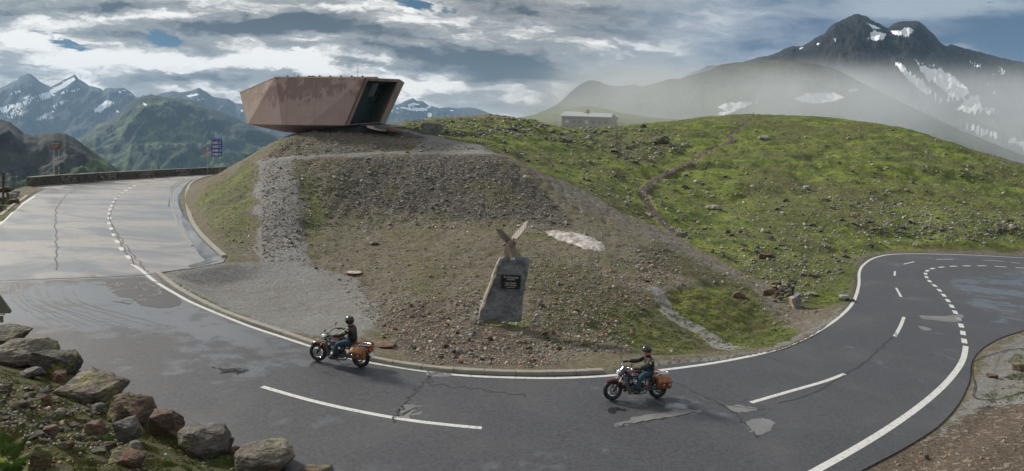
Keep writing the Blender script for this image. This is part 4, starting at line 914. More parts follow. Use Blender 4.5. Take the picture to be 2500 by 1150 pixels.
def scatter(poly, n, smin, smax, kind, w=None, seed=0, pw=2.6, persp=True):
    r = np.random.default_rng(seed); P = np.array(poly, float); px = r.uniform(P[:,0].min(), P[:,0].max(), n*3); py = r.uniform(P[:,1].min(), P[:,1].max(), n*3)
    k = in_poly(px, py, P); px, py = px[k][:n], py[k][:n]
    x, y, z, ok = hit1(px, py); rsd = sdist(x, y, road_poly); k = ok & (y < 300) & (rsd < -0.25); x, y, z = x[k], y[k], z[k]
    s = smin*(1-r.random(len(x))*(1-(smin/smax)**pw))**(-1/pw)
    ti = r.choice(10, len(x), p=(np.ones(10)/10 if w is None else np.array(w)/sum(w)))
    scat.append(np.c_[x, y, z, s, ti, np.full(len(x), kind)])
GREY = (4,3,3,2,2,.6,2,2,.5,.8); MIXD = (3,3,2,2,3,2.8,2,2,2.4,1.2); DARKM = (4,2.0,5,.8,2,.8,6,3,.6,.5); LICH = (3,4,3,3,2,.3,2,3,.3,1.6)
# kinds: 0 dark mound, 1 gravel lot, 2 green hillside, 3 lower right verge, 4 foreground bank, 5 pile on the earth slope
scatter([(640,390),(1235,380),(1300,440),(1400,540),(1380,560),(800,560),(740,600),(640,620)], 15000, .07, .55, 0, DARKM, 1)
scatter([(640,385),(735,314),(980,318),(1060,345),(1200,366),(900,372)], 5000, .07, .45, 0, DARKM, 2)
scatter([(740,560),(1400,560),(1500,600),(1560,700),(1500,860),(1300,900),(1000,880),(880,760),(820,680),(740,650)], 15000, .04, .30, 1, MIXD, 3, 2.3)
scatter([(880,740),(1170,690),(1290,780),(1400,830),(1380,890),(1050,890),(940,840)], 4000, .05, .34, 1, MIXD, 4, 2.3)
scatter([(1290,650),(1560,640),(1640,720),(1560,780),(1540,860),(1290,860)], 5000, .05, .36, 1, MIXD, 5, 2.3)
scatter([(420,670),(640,640),(880,700),(900,830),(760,820),(560,770)], 700, .025, .12, 1, GREY, 6)
scatter([(630,390),(722,390),(745,640),(640,640)], 1800, .05, .3, 0, GREY, 7)
scatter([(470,500),(560,425),(632,390),(632,620),(560,620)], 2200, .05, .3, 0, MIXD, 8)
scatter([(1240,385),(1400,456),(1600,560),(1800,660),(1940,740),(2040,760),(1900,800),(1760,700),(1640,640),(1480,600),(1400,560),(1300,470)], 7000, .05, .34, 1, GREY, 9)
scatter([(1000,295),(1250,288),(1500,310),(1720,292),(1950,290),(2100,300),(2300,345),(2500,410),(2500,600),(2150,600),(2090,640),(1960,740),(1800,650),(1600,550),(1400,450),(1230,372),(1060,330)], 9000, .13, 1.2, 2, LICH, 10, 2.5)
scatter([(1230,288),(1500,305),(1640,310),(1700,360),(1560,400),(1400,350),(1250,330)], 1500, .2, 1.9, 2, LICH, 11, 2.1)
scatter([(1000,294),(1250,285),(1250,330),(1100,340),(1010,320)], 900, .15, 1.2, 2, LICH, 12, 1.9)
scatter([(2030,480),(2500,520),(2500,590),(2130,580),(1980,520)], 1300, .12, 1.1, 2, LICH, 13, 2.2)
scatter([(1900,520),(2100,570),(2090,650),(2000,720),(1900,640)], 250, .1, .7, 2, LICH, 14, 2.4)
scatter([(1590,600),(1660,640),(1680,700),(1560,690),(1540,640)], 500, .08, .42, 5, MIXD, 15)
scatter([(1480,590),(1640,610),(1660,660),(1600,680),(1500,640)], 450, .08, .45, 5, DARKM, 16)
scatter([(1560,700),(1660,690),(1940,800),(1900,850),(1560,890)], 700, .04, .25, 1, GREY, 17)
scatter([(1560,870),(1850,840),(1960,800),(2080,700),(2090,740),(2040,800),(1850,880),(1560,905)], 1500, .025, .10, 3, GREY, 18)
scatter([(2360,900),(2440,850),(2500,815),(2500,985),(2400,1010),(2260,1085),(2120,1150),(2000,1180),(2130,1130),(2290,1040)], 4200, .018, .11, 3, GREY, 19)
scatter([(2060,1150),(2240,1080),(2420,1020),(2500,990),(2500,1150)], 1500, .02, .20, 3, MIXD, 20)
scatter([(0,880),(120,930),(330,1010),(560,1100),(640,1150),(0,1150)], 1500, .025, .16, 4, MIXD, 21, 2.2)
scatter([(0,930),(200,960),(330,1050),(300,1110),(120,1090),(0,1040)], 420, .07, .30, 4, (3,3,2,3,2,2,2,1,1.5,1), 22, 2.0)
scatter([(1840,640),(1930,720),(1900,735),(1800,670)], 160, .1, .45, 5, MIXD, 23)
SCT = np.vstack(scat)
# keep clear of trail? stones lie where they lie; drop those in front of the monument foot
mon_xy = on_plane(1225,779)
SCT = SCT[np.hypot(SCT[:,0]-mon_xy[0], SCT[:,1]-mon_xy[1]) > 0.9]
app = SCT[:,3]/SCT[:,1]
order = np.argsort(-app); big_i, rest = order[:280], order[280:]
r_ = np.random.default_rng(5); PV, PT, PCc = [], [], []; base_i = 0
pid = r_.integers(0, len(protos), len(SCT)); RM = rotmats(len(SCT), r_); asp = r_.uniform(.65, 1.35, (len(SCT), 3))
for k, (V, T_) in enumerate(protos):
    I = rest[pid[rest] == k]
    VV = np.einsum('nij,nvj->nvi', RM[I], V[None]*asp[I][:,None,:])*(SCT[I,3]*.5)[:,None,None]+SCT[I,:3][:,None,:]+np.array([0,0,1])*(SCT[I,3]*.08)[:,None,None]
    TT = T_[None]+(np.arange(len(I))*len(V))[:,None,None]+base_i; base_i += len(I)*len(V)
    tint = TINTS[SCT[I,4].astype(int)]*r_.uniform(.75, 1.25, (len(I), 1)); PV.append(VV.reshape(-1,3)); PT.append(TT.reshape(-1,3)); PCc.append(np.repeat(tint, len(V), 0))
me = tri_mesh('rubble', np.vstack(PV), np.vstack(PT)); set_col(me, 'tint', np.vstack(PCc))
o = link('rubble', me, MATS['stone']); tag(o, 'loose grey and tan stones littering the gravel and slopes', 'stones', kind='stuff')
KL = {0: ('angular dark stone lying on the steep scree mound below the museum', 'stones on the scree mound'),
      1: ('loose stone lying on the stony lot inside the bend', 'stones on the stony lot'),
      2: ('lichened grey rock lying in the grass of the green hillside', 'rocks on the green hillside'),
      3: ('small stone lying on the gravel verge at the lower right', 'stones on the right verge'),
      4: ('small stone lying in the moss of the near left bank', 'stones on the near bank'),
      5: ('brown stone in the rubble heap on the earthy slope', 'stones in the rubble heap')}
rock_lib = []
for k in range(12):
    me = rock_mesh('stone', 300+k, 14, random.choice((.5,.65,.8)), 2, .05, .35, bevel=.06); rock_lib.append(me)
hillm = [MATS['hill_rock'], MATS['boulder_grey'], MATS['boulder_slate'], MATS['boulder_green']]; dirtm = [MATS['boulder_grey'], MATS['boulder_slate'], MATS['boulder_red'], MATS['boulder_striped'], MATS['boulder_brown']]
for i in big_i:
    x, y, z, s_, ti, kd = SCT[i]; kd = int(kd); me = rock_lib[random.randrange(12)]
    mt = random.choice(hillm if kd in (0, 2) else dirtm)
    key = (me.name, mt.name)
    if key not in MATS:
        m2 = me.copy(); m2.materials.clear(); m2.materials.append(mt); MATS[key] = m2
    o = bpy.data.objects.new('rock' if s_ > .6 else 'stone', MATS[key]); COL.objects.link(o)
    o.location = (x, y, z+s_*(.02 if kd == 2 else .10)); o.scale = (s_*.5*asp[i,0], s_*.5*asp[i,1], s_*.5*min(1.1, asp[i,2])); o.rotation_euler = (random.gauss(0,.2), random.gauss(0,.2), random.uniform(0,6.28))
    tone = {'hill_rock': 'pale lichened', 'boulder_grey': 'light grey', 'boulder_slate': 'blue-grey', 'boulder_green': 'dark mossy', 'boulder_red': 'reddish', 'boulder_striped': 'banded tan', 'boulder_brown': 'dark brown'}[mt.name]
    upx = CX+x/y*F; shp = 'flat' if asp[i,2] < .85 else ('blocky' if asp[i,2] > 1.15 else 'rounded'); vpy = HY+(CH-z)/y*F
    if kd == 2: where = ('in the grass right of the museum path' if upx < 1240 else 'in the boulder field below the stone hut' if upx < 1690 and vpy < 395 else 'on the slope left of the earth trail' if upx < 1620 and vpy < 520 else 'along the gravel strip' if upx < 1900 and vpy > 520 else 'on the crest of the green hill' if vpy < 340 else 'on the rocky bank above the far bend' if vpy > 500 else 'on the grass right of the earth trail')
    elif kd == 4: where = 'in the moss close to the roadside boulders' if vpy < 1000-.3*(400-upx) and upx < 400 else 'in the moss at the bottom edge' if vpy > 1100 else 'in the middle of the mossy near bank'
    elif kd == 1: where = 'beside the monument' if abs(upx-1225) < 110 else 'on the stony lot left of the monument' if upx < 1115 else 'on the stony ground right of the monument' if upx < 1700 else 'on the gravel strip under the green slope'
    elif kd == 3: where = 'on the gravel verge at the lower right'
    elif kd == 5: where = 'in the rubble heap on the earthy slope'
    else: where = 'on the steep scree mound below the museum' if upx > 740 else 'on the knoll around the gravel ramp'
    nm = 'rock' if s_ > .6 else 'stone'; side = (' towards the left' if upx < 130 else ' towards the right' if upx > 260 else '') if kd == 4 else (' far right' if upx > 2300 else '') if kd == 2 else ''; sz = 'big ' if s_ > (1.0 if kd == 2 else .3) else 'small ' if s_ < (.55 if kd == 2 else .17) else ''; o['label'] = f'{sz}{tone} {shp} {nm} {where}{side}'; o['group'] = KL[kd][1]; o['category'] = nm
# ------------------------------------------------------------------ hand-placed boulders (picture x, y of the foot, width in px, height in px)
def boulder(px, py, wpx, hpx, mt, label, seed, name='boulder', flat=.8, rot=0.0, strat=0.0, box=.4, yaw=None, depth=.9, sink=.18, n=22, cat='boulder', G=None, disp=.07):
    p = at(px, py); m_ = p.y/F; W_, H_ = wpx*m_*.56, hpx*m_*.62
    me = rock_mesh(name, seed, n, 1.0, 4, disp, box, strat, (W_, W_*depth, H_), 0.0)
    me.transform(Matrix.Rotation(rot, 4, 'Y')); 
    zc = [v.co.z for v in me.vertices]
    o = link(name, me, MATS[mt], smooth=50); o.location = (p.x, p.y+W_*depth*.3, p.z-min(zc)*(1-sink*2)-0.02*0-H_*sink*0.5)
    o.rotation_euler.z = random.uniform(-.3, .3) if yaw is None else yaw
    tag(o, label, cat); return o
boulder(10,835,110,48,'boulder_green','mossy dark boulder at the left frame edge beside the road',401)
boulder(45,888,150,70,'boulder_grey','rounded pale grey boulder with yellow lichen, second along the roadside',402, box=.1, n=50)
boulder(122,912,118,72,'boulder_green','dark green-grey slab boulder with steep pointed top',403, rot=.35, strat=.012)
boulder(208,978,150,76,'boulder_striped','large striped brown boulder leaning down to the right',404, rot=.42, strat=.016, box=.6)
boulder(305,1035,125,82,'boulder_brown','dark brown jagged boulder with black shaded side',405, rot=.2, strat=.015)
boulder(398,1070,92,88,'boulder_rust','rusty reddish boulder with orange lichen specks',406, box=.5)
boulder(300,1072,88,62,'boulder_slate','smooth grey boulder leaning against the brown jagged one',407, rot=.35, box=.2)
boulder(493,1110,135,80,'boulder_slate','big blue-grey rounded boulder beside the iron stub',408, rot=.25, box=0, n=50, disp=.05)
boulder(638,1146,145,66,'boulder_grey','pale round boulder with a dark crack at the bottom edge',4091, box=0, n=60, disp=.05)
boulder(770,1158,80,22,'boulder_striped','low flat brown stone at the bottom frame edge right of the round boulder',410)
boulder(570,1108,28,20,'boulder_red','small pinkish stone wedged between two roadside boulders',411,'stone', cat='stone')
boulder(232,1062,56,40,'boulder_red','red brick-shaped stone lying in the moss',412,'stone', box=.9, cat='stone', rot=.3)
boulder(235,1006,36,26,'boulder_slate','round blue-grey stone below the striped boulder',413,'stone', cat='stone', box=.1)
boulder(72,922,60,26,'boulder_slate','thin dark slab stone tilted in the moss',414,'stone', flat=.4, cat='stone', rot=-.2)
boulder(138,932,38,34,'boulder_red','brownish flat stone between the slab boulder and the striped boulder',415,'stone', cat='stone')
boulder(100,1146,58,84,'boulder_striped','upright pointed brown slab standing in the near turf',416,'stone', box=.7, cat='stone', rot=.2, depth=.35)
boulder(300,1140,90,42,'boulder_brown','dark reddish layered rock low in the moss at the bottom',417,'stone', strat=.02, cat='rock', rot=.15)
boulder(325,1104,42,30,'boulder_slate','grey split stone with a pale top in the moss',418,'stone', cat='stone')
boulder(160,1097,36,26,'boulder_brown','black-brown crumbly lump in the moss',419,'stone', cat='stone')
boulder(108,992,30,34,'boulder_brown','maroon rounded stone leaning on its neighbours',420,'stone', cat='stone', box=.2)
boulder(42,996,44,20,'boulder_grey','pale flat grey stone left of the maroon stone',421,'stone', cat='stone')
boulder(120,1062,34,32,'boulder_red','brick red stone beside the upright slab',422,'stone', cat='stone', box=.7)
boulder(142,1014,36,18,'boulder_grey','whitish flat stone in the middle of the near bank',423,'stone', cat='stone')
boulder(1050,328,62,42,'hill_rock','large triangular lichened rock beside the museum path',430, rot=.1, box=.5, cat='rock', name='rock')
boulder(1612,350,48,24,'boulder_green','largest rounded boulder on the upper green hillside',431, box=.2)
boulder(1866,342,30,16,'hill_rock','rounded grey boulder beside the trail fork on the hilltop',432)
boulder(1870,632,44,20,'boulder_brown','brown flat boulder on the green slope above the gravel strip',433)
boulder(1972,463,26,14,'hill_rock','pale boulder high on the right hillside',434)
boulder(2080,736,20,8,'boulder_slate','small grey stone pair near the metal box',435,'stone', cat='stone')
boulder(1805,728,36,22,'boulder_red','reddish rock on the mossy hump above the bend',436,'rock', cat='rock')
boulder(1745,512,38,14,'hill_rock','pale flat rock low on the green slope right of the trail',437,'rock', cat='rock')
boulder(822,480,14,10,'boulder_slate','lone blue-grey stone on the left part of the scree',438,'stone', cat='stone')
boulder(912,596,26,9,'boulder_grey','pale flat pair-stone on the lot left of the monument',439,'stone', cat='stone')
boulder(940,848,56,12,'boulder_red','flat pinkish slab by the kerb behind the first motorcycle',440,'stone', cat='stone')
boulder(1225,520,1,1,'boulder_rust','tiny rust-coloured stone on the scree',441,'stone', cat='stone') if False else None
boulder(2490,905,30,26,'boulder_striped','tan boulder at the right frame edge on the verge',442)
boulder(2425,922,26,12,'boulder_striped','tan flat stone beside the black cable loop',443,'stone', cat='stone')
boulder(2262,1122,14,18,'boulder_slate','small upright dark stone at the bottom right',444,'stone', cat='stone')
for k, (x, y, w_, h_) in enumerate(((8,470,36,18),(22,488,36,22),(2,496,30,22),(14,462,24,14),(34,478,22,16),(0,515,26,18),(28,498,26,16))):
    o = boulder(x, y, w_, h_, ('boulder_brown','hill_rock','boulder_green')[k % 3], ('biggest dark boulder','mossy dark boulder','green-grey boulder','small brown boulder','rightmost grey boulder','lowest mossy boulder','brown boulder nearest the post')[k]+' in the heap at the left edge', 450+k, box=.5); o['group'] = 'boulders heaped at the left edge'
# cairns: a few stacked stones
def cairn(px, py, hpx, label, seed):
    p = at(px, py); h_ = hpx*p.y/F; root = empty('cairn', p); tag(root, label, 'cairn', 'cairns on the hillside'); z = -.05; r = random.Random(seed); s_ = h_*.42
    while z < h_*.85:
        me = rock_mesh('stone', seed+int(z*100), 14, 1, 1, .04, .4, scale=(s_*.8, s_*.7, s_*.42)); o = link('stone', me, MATS['hill_rock'], root, 50); o.location = (r.uniform(-.1,.1)*s_, r.uniform(-.1,.1)*s_, z+s_*.38); z += s_*.62; s_ *= .82
cairn(1420,388,11,'thin stacked cairn standing on the bright slope left of the trail',500); cairn(1266,381,16,'squat cairn at the edge of the gravel beside the mound',501)
cairn(1839,283,9,'tiny cairn on the hill crest against the mist',502); cairn(1616,500,18,'brown cairn beside the earth trail',503); cairn(1505,424,10,'small cairn on the slope below the boulder field',504)
cairn(1700,448,9,'cairn right of the trail bend',505)
# ------------------------------------------------------------------ museum: faceted tinted-concrete block cantilevered over the knoll
def V3(px, py, d): return Vector(P3(px, py, d))
A_ = V3(585,226,78); B_ = V3(672,188,72.5); Cc = V3(890,190,70.5); D_ = V3(976,194,75); E_ = V3(605,303,75.4); M_ = V3(688,304.5,71.6); F_ = V3(841,306,70.8); G_ = V3(930,300,74.2); N_ = V3(752,305.5,70.9); U_ = V3(732,326,75.5); U2 = V3(690,322,80)
back = Vector((-1.0, 9.5, 0))
Ab = A_+Vector((2.5,7.5,.1)); Bb = B_+back+Vector((0,0,.35)); Cb = Cc+back+Vector((1.5,0,.5)); Db = D_+Vector((-.5,6.5,.4)); Eb = E_+Vector((3.5,6.5,-.1)); Gb = G_+Vector((-.8,6.2,0)); Fb = F_+Vector((0,10,0))
mus = empty('museum', (F_.x, F_.y, F_.z)); tag(mus, 'faceted reddish concrete museum block cantilevered over the scree knoll', 'building')
MI = Matrix.Translation(-F_)
bm = bmesh.new()
def fc(*P): 
    vs = []
    for p in P:
        for v in bm.verts:
            if (v.co-p).length < 1e-4: vs.append(v); break
        else: vs.append(bm.verts.new(p))
    bm.faces.new(vs)
# front portal frame ring: outer Cc-D-G-F, opening inset
O1 = Cc.lerp(D_, .12)+(F_-Cc)*.055; O2 = Cc.lerp(D_, .955)+(G_-D_)*.06; O3 = F_.lerp(G_, .955)+(D_-G_)*.02; O4 = F_.lerp(G_, .12)+(Cc-F_)*.02
fc(A_, B_, E_); fc(B_, M_, E_); fc(B_, Cc, N_, M_) if False else None
K_ = Cc+Vector((-.15,.0,-.05)); fc(B_, N_, M_); fc(B_, Cc, N_); fc(Cc, F_, N_)
fc(Cc, D_, O2, O1); fc(D_, G_, O3, O2); fc(G_, F_, O4, O3); fc(F_, Cc, O1, O4)
IN = Vector((-.5, 1.3, 0)); I1, I2, I3, I4 = (q+IN for q in (O1, O2, O3, O4)); I2 = O2+Vector((-1.7,1.7,0)); I3 = O3+Vector((-1.6,1.6,0))
fc(D_, Db, Gb, G_); fc(A_, Ab, Bb, B_); fc(B_, Bb, Cb, Cc); fc(Cc, Cb, Db, D_); fc(A_, E_, Eb, Ab)
fc(E_, M_, U_); fc(M_, N_, U_); fc(N_, F_, U_); fc(E_, U_, U2); fc(E_, U2, Eb); fc(F_, Fb, U_); fc(U_, Fb, U2); fc(U2, Fb, Eb); fc(F_, G_, Gb, Fb)
fc(Ab, Eb, Fb, Bb); fc(Bb, Fb, Cb); fc(Cb, Fb, Gb, Db)
bmesh.ops.recalc_face_normals(bm, faces=bm.faces); me = bpy.data.meshes.new('concrete_shell'); bm.to_mesh(me); bm.free(); me.transform(MI)
link('concrete_shell', me, MATS['museum_concrete'], mus)
def quadp(name, P, mt, thick=.08, parent=mus, nrm=None):
    n = nrm or (P[1]-P[0]).cross(P[2]-P[0]).normalized(); m_ = MB(); m_.prism(P, n*thick); return m_.build(name, mt, parent, None, MI)
quadp('soffit', [O1, O2, I2, I1], 'portal_wall', .05, nrm=Vector((0,0,1))); quadp('side_wall', [O2, O3, I3, I2], 'portal_wall', .05, nrm=Vector((1,0,0)))
quadp('side_wall', [O1, O4, I4, I1], 'portal_wall', .05, nrm=Vector((-1,0,0))); quadp('threshold', [O4, O3, I3, I4], 'deck_metal', .05, nrm=Vector((0,0,-1)))
gl = quadp('glass_wall', [I1, I2, I3, I4], 'portal_glass', .05, nrm=Vector((0,1,0)))
for k in (.22, .45, .68):
    m_ = MB(); a = I1.lerp(I2, k)+Vector((0,-.05,0)); b_ = I4.lerp(I3, k)+Vector((0,-.05,0)); m_.tube([a, b_], .045, 6); m_.build('mullion', 'dark_metal', gl, None, MI)
quadp('entry_panel', [O1+Vector((.3,1.0,-.2)), O1+Vector((.95,1.0,-.18)), O1+Vector((.35,1.0,-1.6)), O1+Vector((-.3,1.0,-1.6))], 'portal_wall', .1, nrm=Vector((0,1,0)))
m_ = MB(); w_ = Vector((.0,-.06,0))
for a, b_ in ((Cc.lerp(D_,.03), F_.lerp(G_,.03)),): m_.tube([a+w_, b_+w_], .10, 4)
m_.build('frame_edge', 'rust_brown', mus, None, MI)
m_ = MB(); m_.tube([D_+Vector((-.18,-.04,-.12)), G_+Vector((-.12,-.04,.1))], .12, 4); m_.build('frame_edge', 'rust_brown', mus, None, MI)
# roof: parapet rim, low skylight, row of small lights, aerials, entrance plate
m_ = MB(); m_.tube([A_, B_, Cc, D_], .035, 4); m_.build('parapet_trim', 'cream_concrete', mus, None, MI)
m_ = MB(); c = B_+Vector((3.2,2.5,.12)); m_.prism([c+Vector((-1.2,0,0)), c+Vector((1.0,0,0)), c+Vector((.15,0,.38))], (0,2.2,0)); m_.build('skylight', 'rust_brown', mus, None, MI)
m_ = MB(); c = B_+Vector((6,2.5,.15)); m_.box(c, (9.5,2,.16)); m_.build('roof_slab', 'museum_concrete', mus, None, MI)
for k in range(8):
    m_ = MB(); x = 1.0+k*1.18; m_.box(B_+Vector((x,1.0,.21)), (.20,.2,.12), bev=.02); m_.tube([B_+Vector((x,1.0,.05)), B_+Vector((x,1.0,.2))], .04, 6); m_.build('roof_light', 'dark_metal', mus, None, MI)
for x, h_ in ((1.6, .9), (3.9, .5), (8.6, 1.6)):
    m_ = MB(); m_.tube([B_+Vector((x,1.6,.1)), B_+Vector((x,1.6,h_))], [.025,.012], 5); m_.box(B_+Vector((x,1.6,.12)), (.3,.3,.12)); m_.build('aerial', 'dark_metal', mus, None, MI)
m_ = MB(); c = V3(842.5,283,70.95); m_.box(c+Vector((0,-.06,0)), (.26,.04,.28)); pl_ = m_.build('entrance_plate', 'sign_blue', mus, None, MI)
m_ = MB(); m_.box(c+Vector((0,-.085,.02)), (.07,.012,.14)); m_.box(c+Vector((0,-.085,-.09)), (.14,.012,.02)); m_.build('pictogram', 'sign_white', pl_, None, MI)
# dark plinth and entrance deck
m_ = MB(); P = [V3(845,306.5,71.4), V3(932,301,74), V3(925,312,75), V3(850,316,73.5)]
q0 = [Vector((-16.5,72.6,11.55)), Vector((-13.6,74.2,11.5)), Vector((-13.6,79,11.5)), Vector((-18,79,11.55)), Vector((-21.5,76,11.45)), Vector((-20.5,73,11.4))]
m_.prism([Vector((v.x, v.y, F_.z+.03)) for v in q0], (0,0,-1.9)); m_.build('plinth', 'dark_metal', mus, None, MI)
deck = empty('entrance_deck', V3(940,305,74)); tag(deck, 'flat grey metal entrance deck on a cream concrete footing beside the museum', 'deck')
DM = Matrix.Translation(-V3(940,305,74))
d0 = [V3(868,301.5,73), V3(905,299,76.5), V3(992,308.5,74.5), V3(945,312,71.5), V3(925,309,71.6)]
m_ = MB(); m_.prism(d0, (0,0,-.16)); m_.build('deck_plate', 'deck_metal', deck, None, DM)
m_ = MB(); m_.prism([V3(896,306,71.9), V3(944,312.5,71.8), V3(944,320,71.8), V3(930,320,71.8), V3(896,312,71.9)], (0.2,1.0,0)); m_.build('footing', 'cream_concrete', deck, None, DM)
m_ = MB(); m_.prism([V3(946,309.5,71.7), V3(958,312,71.7), V3(985,321,71.7), V3(958,321,71.7), V3(944,316,71.7)], (0.2,.9,0)); m_.build('side_plate', 'rust_brown', deck, None, DM)
for k, (x, y, w_) in enumerate(((992,313,32),(1016,319,26),(1032,324,20))):
    m_ = MB(); c = V3(x, y, 74.6-k*.8); m_.box((0,0,0), (w_*.045, 1.0, .09), Matrix.Rotation(rad(7),3,'Y'), bev=.01); o = m_.build('stone_step', 'deck_metal'); o.location = c; o['group'] = 'flat steps leading to the museum deck'
    tag(o, ('flat grey stone step nearest the museum deck','flat grey stone step in the middle of the three','smallest flat grey stone step nearest the big rock')[k], 'step')
# ------------------------------------------------------------------ stone hut beyond the ridge
hd = 190.0; k_ = hd/F
hut = empty('stone_hut', V3(1435,318,hd)); tag(hut, 'long grey hut with pale metal roof standing in the mist behind the ridge', 'house')
HM = Matrix.Translation(-V3(1435,318,hd))
fl = V3(1371,284,hd); fr = V3(1488,288,hd-3); dz = 4.4; bk = Vector((3.4,8.2,0))
flb, frb = fl-Vector((0,0,dz)), fr-Vector((0,0,dz)); m_ = MB()
gr_ = (fr+bk/2)+Vector((0,0,1.15)); gl_ = (fl+bk/2)+Vector((0,0,1.15))
m_.loft([[flb, fl, gl_, fl+bk, flb+bk], [frb, fr, gr_, fr+bk, frb+bk]]); hw = m_.build('wall', 'house_render', hut, None, HM)
e0 = fl+Vector((-.6,-.8,.0)); e1 = fr+Vector((.5,-.8,.0)); r0 = V3(1381,272.5,hd+4)+Vector((-.2,0,0)); r1 = V3(1496,278.5,hd+1.5)
m_ = MB(); m_.prism([e0, e1, r1, r0], (0,0,.16)); rf = m_.build('roof', 'roof_metal', hut, None, HM)
m_ = MB(); m_.prism([r0, r1, r1+Vector((2.6,4.6,-1.25)), r0+Vector((2.6,4.6,-1.25))], (0,0,.14)); m_.build('roof', 'roof_metal', hut, None, HM)
for i in range(1, 26):
    m_ = MB(); a = e0.lerp(e1, i/26)+Vector((0,0,.18)); b_ = r0.lerp(r1, i/26)+Vector((0,0,.18)); m_.tube([a, b_], .035, 4); m_.build('roof_seam', 'galvanised', rf, None, HM)
m_ = MB(); m_.box(r0.lerp(r1,.48)+Vector((0,-.4,.3)), (.8,.8,1.1)); m_.build('chimney', 'rust_brown', hut, None, HM)
m_ = MB(); a = r0.lerp(r1,.40); m_.prism([a+Vector((-.3,-.3,.2)), a+Vector((1.4,-.3,.15)), a+Vector((1.2,-3.2,-.75)), a+Vector((.7,-3.2,-.75))], (0,0,.03)); m_.build('rust_stain', 'rust_brown', hut, None, HM)
for t_ in (.12,.27,.40,.53,.66,.80,.92):
    for zz in (1.35, 3.0):
        m_ = MB(); c = fl.lerp(fr, t_)+Vector((0,-.05,-zz)); m_.box(c, (.95,.08,.8)); wn = m_.build('window', 'sign_white' if random.random() < .35 else 'dark_metal', hut, None, HM)
        m_ = MB(); m_.box(c+Vector((0,-.05,-.45)), (1.15,.12,.08)); m_.build('sill', 'cream_concrete', wn, None, HM)
# ------------------------------------------------------------------ parapet wall, one panel after the other
par = empty('parapet_wall', (*wall_base[2], plane(*wall_base[2]))); tag(par, 'long curved dry stone parapet with pale capping at the far road edge', 'wall')
PM = Matrix.Translation(-Vector((*wall_base[2], plane(*wall_base[2]))))
tops = [None, None, 434.5, 429.5, 427.3, 423.5, 421.8, 419.2, 417.8, 415.4, 412.6, 411.0, 409.5]
for i in range(2, len(wall_base)-1):
    a = Vector((*wall_base[i], 0)); b_ = Vector((*wall_base[i+1], 0)); T_ = (b_-a).normalized(); N_2 = Vector((-T_.y, T_.x, 0)); N_2 = N_2 if N_2.y > 0 else -N_2; za, zb = plane(a.x, a.y), plane(b_.x, b_.y); ha = hb = .92
    a2, b2 = a+T_*.14, b_-T_*.14; m_ = MB()
    m_.loft([[Vector((p.x, p.y, z-.5)), Vector((p.x, p.y, z+.86)), Vector((p.x, p.y, z+.86))+N_2*.5, Vector((p.x, p.y, z-.5))+N_2*.5] for p, z in ((a2, za), (b2, zb))]); m_.build('wall_panel', 'wall_stone', par, None, PM)
    m_ = MB(); m_.loft([[Vector((p.x, p.y, z+.862))-N_2*.06, Vector((p.x, p.y, z+.96))-N_2*.06, Vector((p.x, p.y, z+.96))+N_2*.56, Vector((p.x, p.y, z+.862))+N_2*.56] for p, z in ((a2, za), (b2, zb))]); m_.build('coping', 'kerb_concrete', par, None, PM)
    m_ = MB(); n_ = int((b2-a2).length/.42)            # proud face stones
    for row in range(3):
        for k in range(n_):
            q = (k+.5+(row % 2)*.4)/n_
            if q > .97 or random.random() < .25: continue
            p = a2.lerp(b2, q)-N_2*.012; z = za+(zb-za)*q+.14+row*.28; R_ = Matrix.Rotation(math.atan2(T_.y, T_.x), 3, 'Z'); m_.box((p.x, p.y, z), (.36*random.uniform(.6,1.1), .07, .2*random.uniform(.7,1.1)), R_, bev=.02)
    m_.build('face_stones', 'hill_rock' if i % 2 else 'boulder_slate', par, None, PM)
# ------------------------------------------------------------------ signs and posts
def post(M0, root, x, z0, z1, r=.04, mt='galvanised', y=0.05): 
    m_ = MB(); m_.tube([(x, y, z0), (x, y, z1)], r, 8); return m_.build('post', mt, root)
def board_text(root, body, size, x, z, mt='sign_white', width=None, y=-.05): return text('lettering', body, size, Matrix.Translation((x, y, z)) @ FACE, mt, root, width)
def rect(root, name, mt, x, z, w_, h_, y=-.035, th=.02, parent=None):
    m_ = MB(); m_.box((x, y, z), (w_, th, h_)); return m_.build(name, mt, parent or root, None)
def ringdisc(root, x, z, R, y=-.04, parent=None, fill='sign_white'):
    m_ = MB(); m_.disc((x, y, z), R, .02, 'y', 24); m_.build('disc', fill, parent or root, None); m_ = MB(); m_.torus((x, y-.012, z), R*.86, R*.14, 'y', 28, 6, .25); m_.build('red_ring', 'sign_red', parent or root, None)
sx_, sy_ = on_plane(538, 423.5, 0); d = sy_; m1 = d/F; base_ = Vector((sx_, sy_-1.2, plane(sx_, sy_-1.2)))
bs = empty('border_sign', base_); tag(bs, 'tall blue board with four white speed limit rows on two posts', 'road sign'); zt = CH-(338-HY)*(sy_-1.2)/F-base_.z; zb = CH-(382-HY)*(sy_-1.2)/F-base_.z; bw = 26*m1
post(None, bs, -bw*.30, -.3, zb+.3); post(None, bs, bw*.28, -.3, zb+.3)
m_ = MB(); m_.box((0,0,(zt+zb)/2), (bw, .05, zt-zb), bev=.01); bd = m_.build('board', 'sign_blue', bs, None)
H4 = (zt-zb); board_text(bs, 'ITALIA', .24, .02, zt-H4*.075, width=bw*.42); 
m_ = MB(); m_.ell((-bw*.36, -.04, zt-H4*.075), (.13,.012,.05)); m_.build('arrow', 'sign_white', bs); m_ = MB(); m_.disc((bw*.36,-.04,zt-H4*.075), .10, .02, 'y', 5); m_.build('state_emblem', 'sign_white', bs)
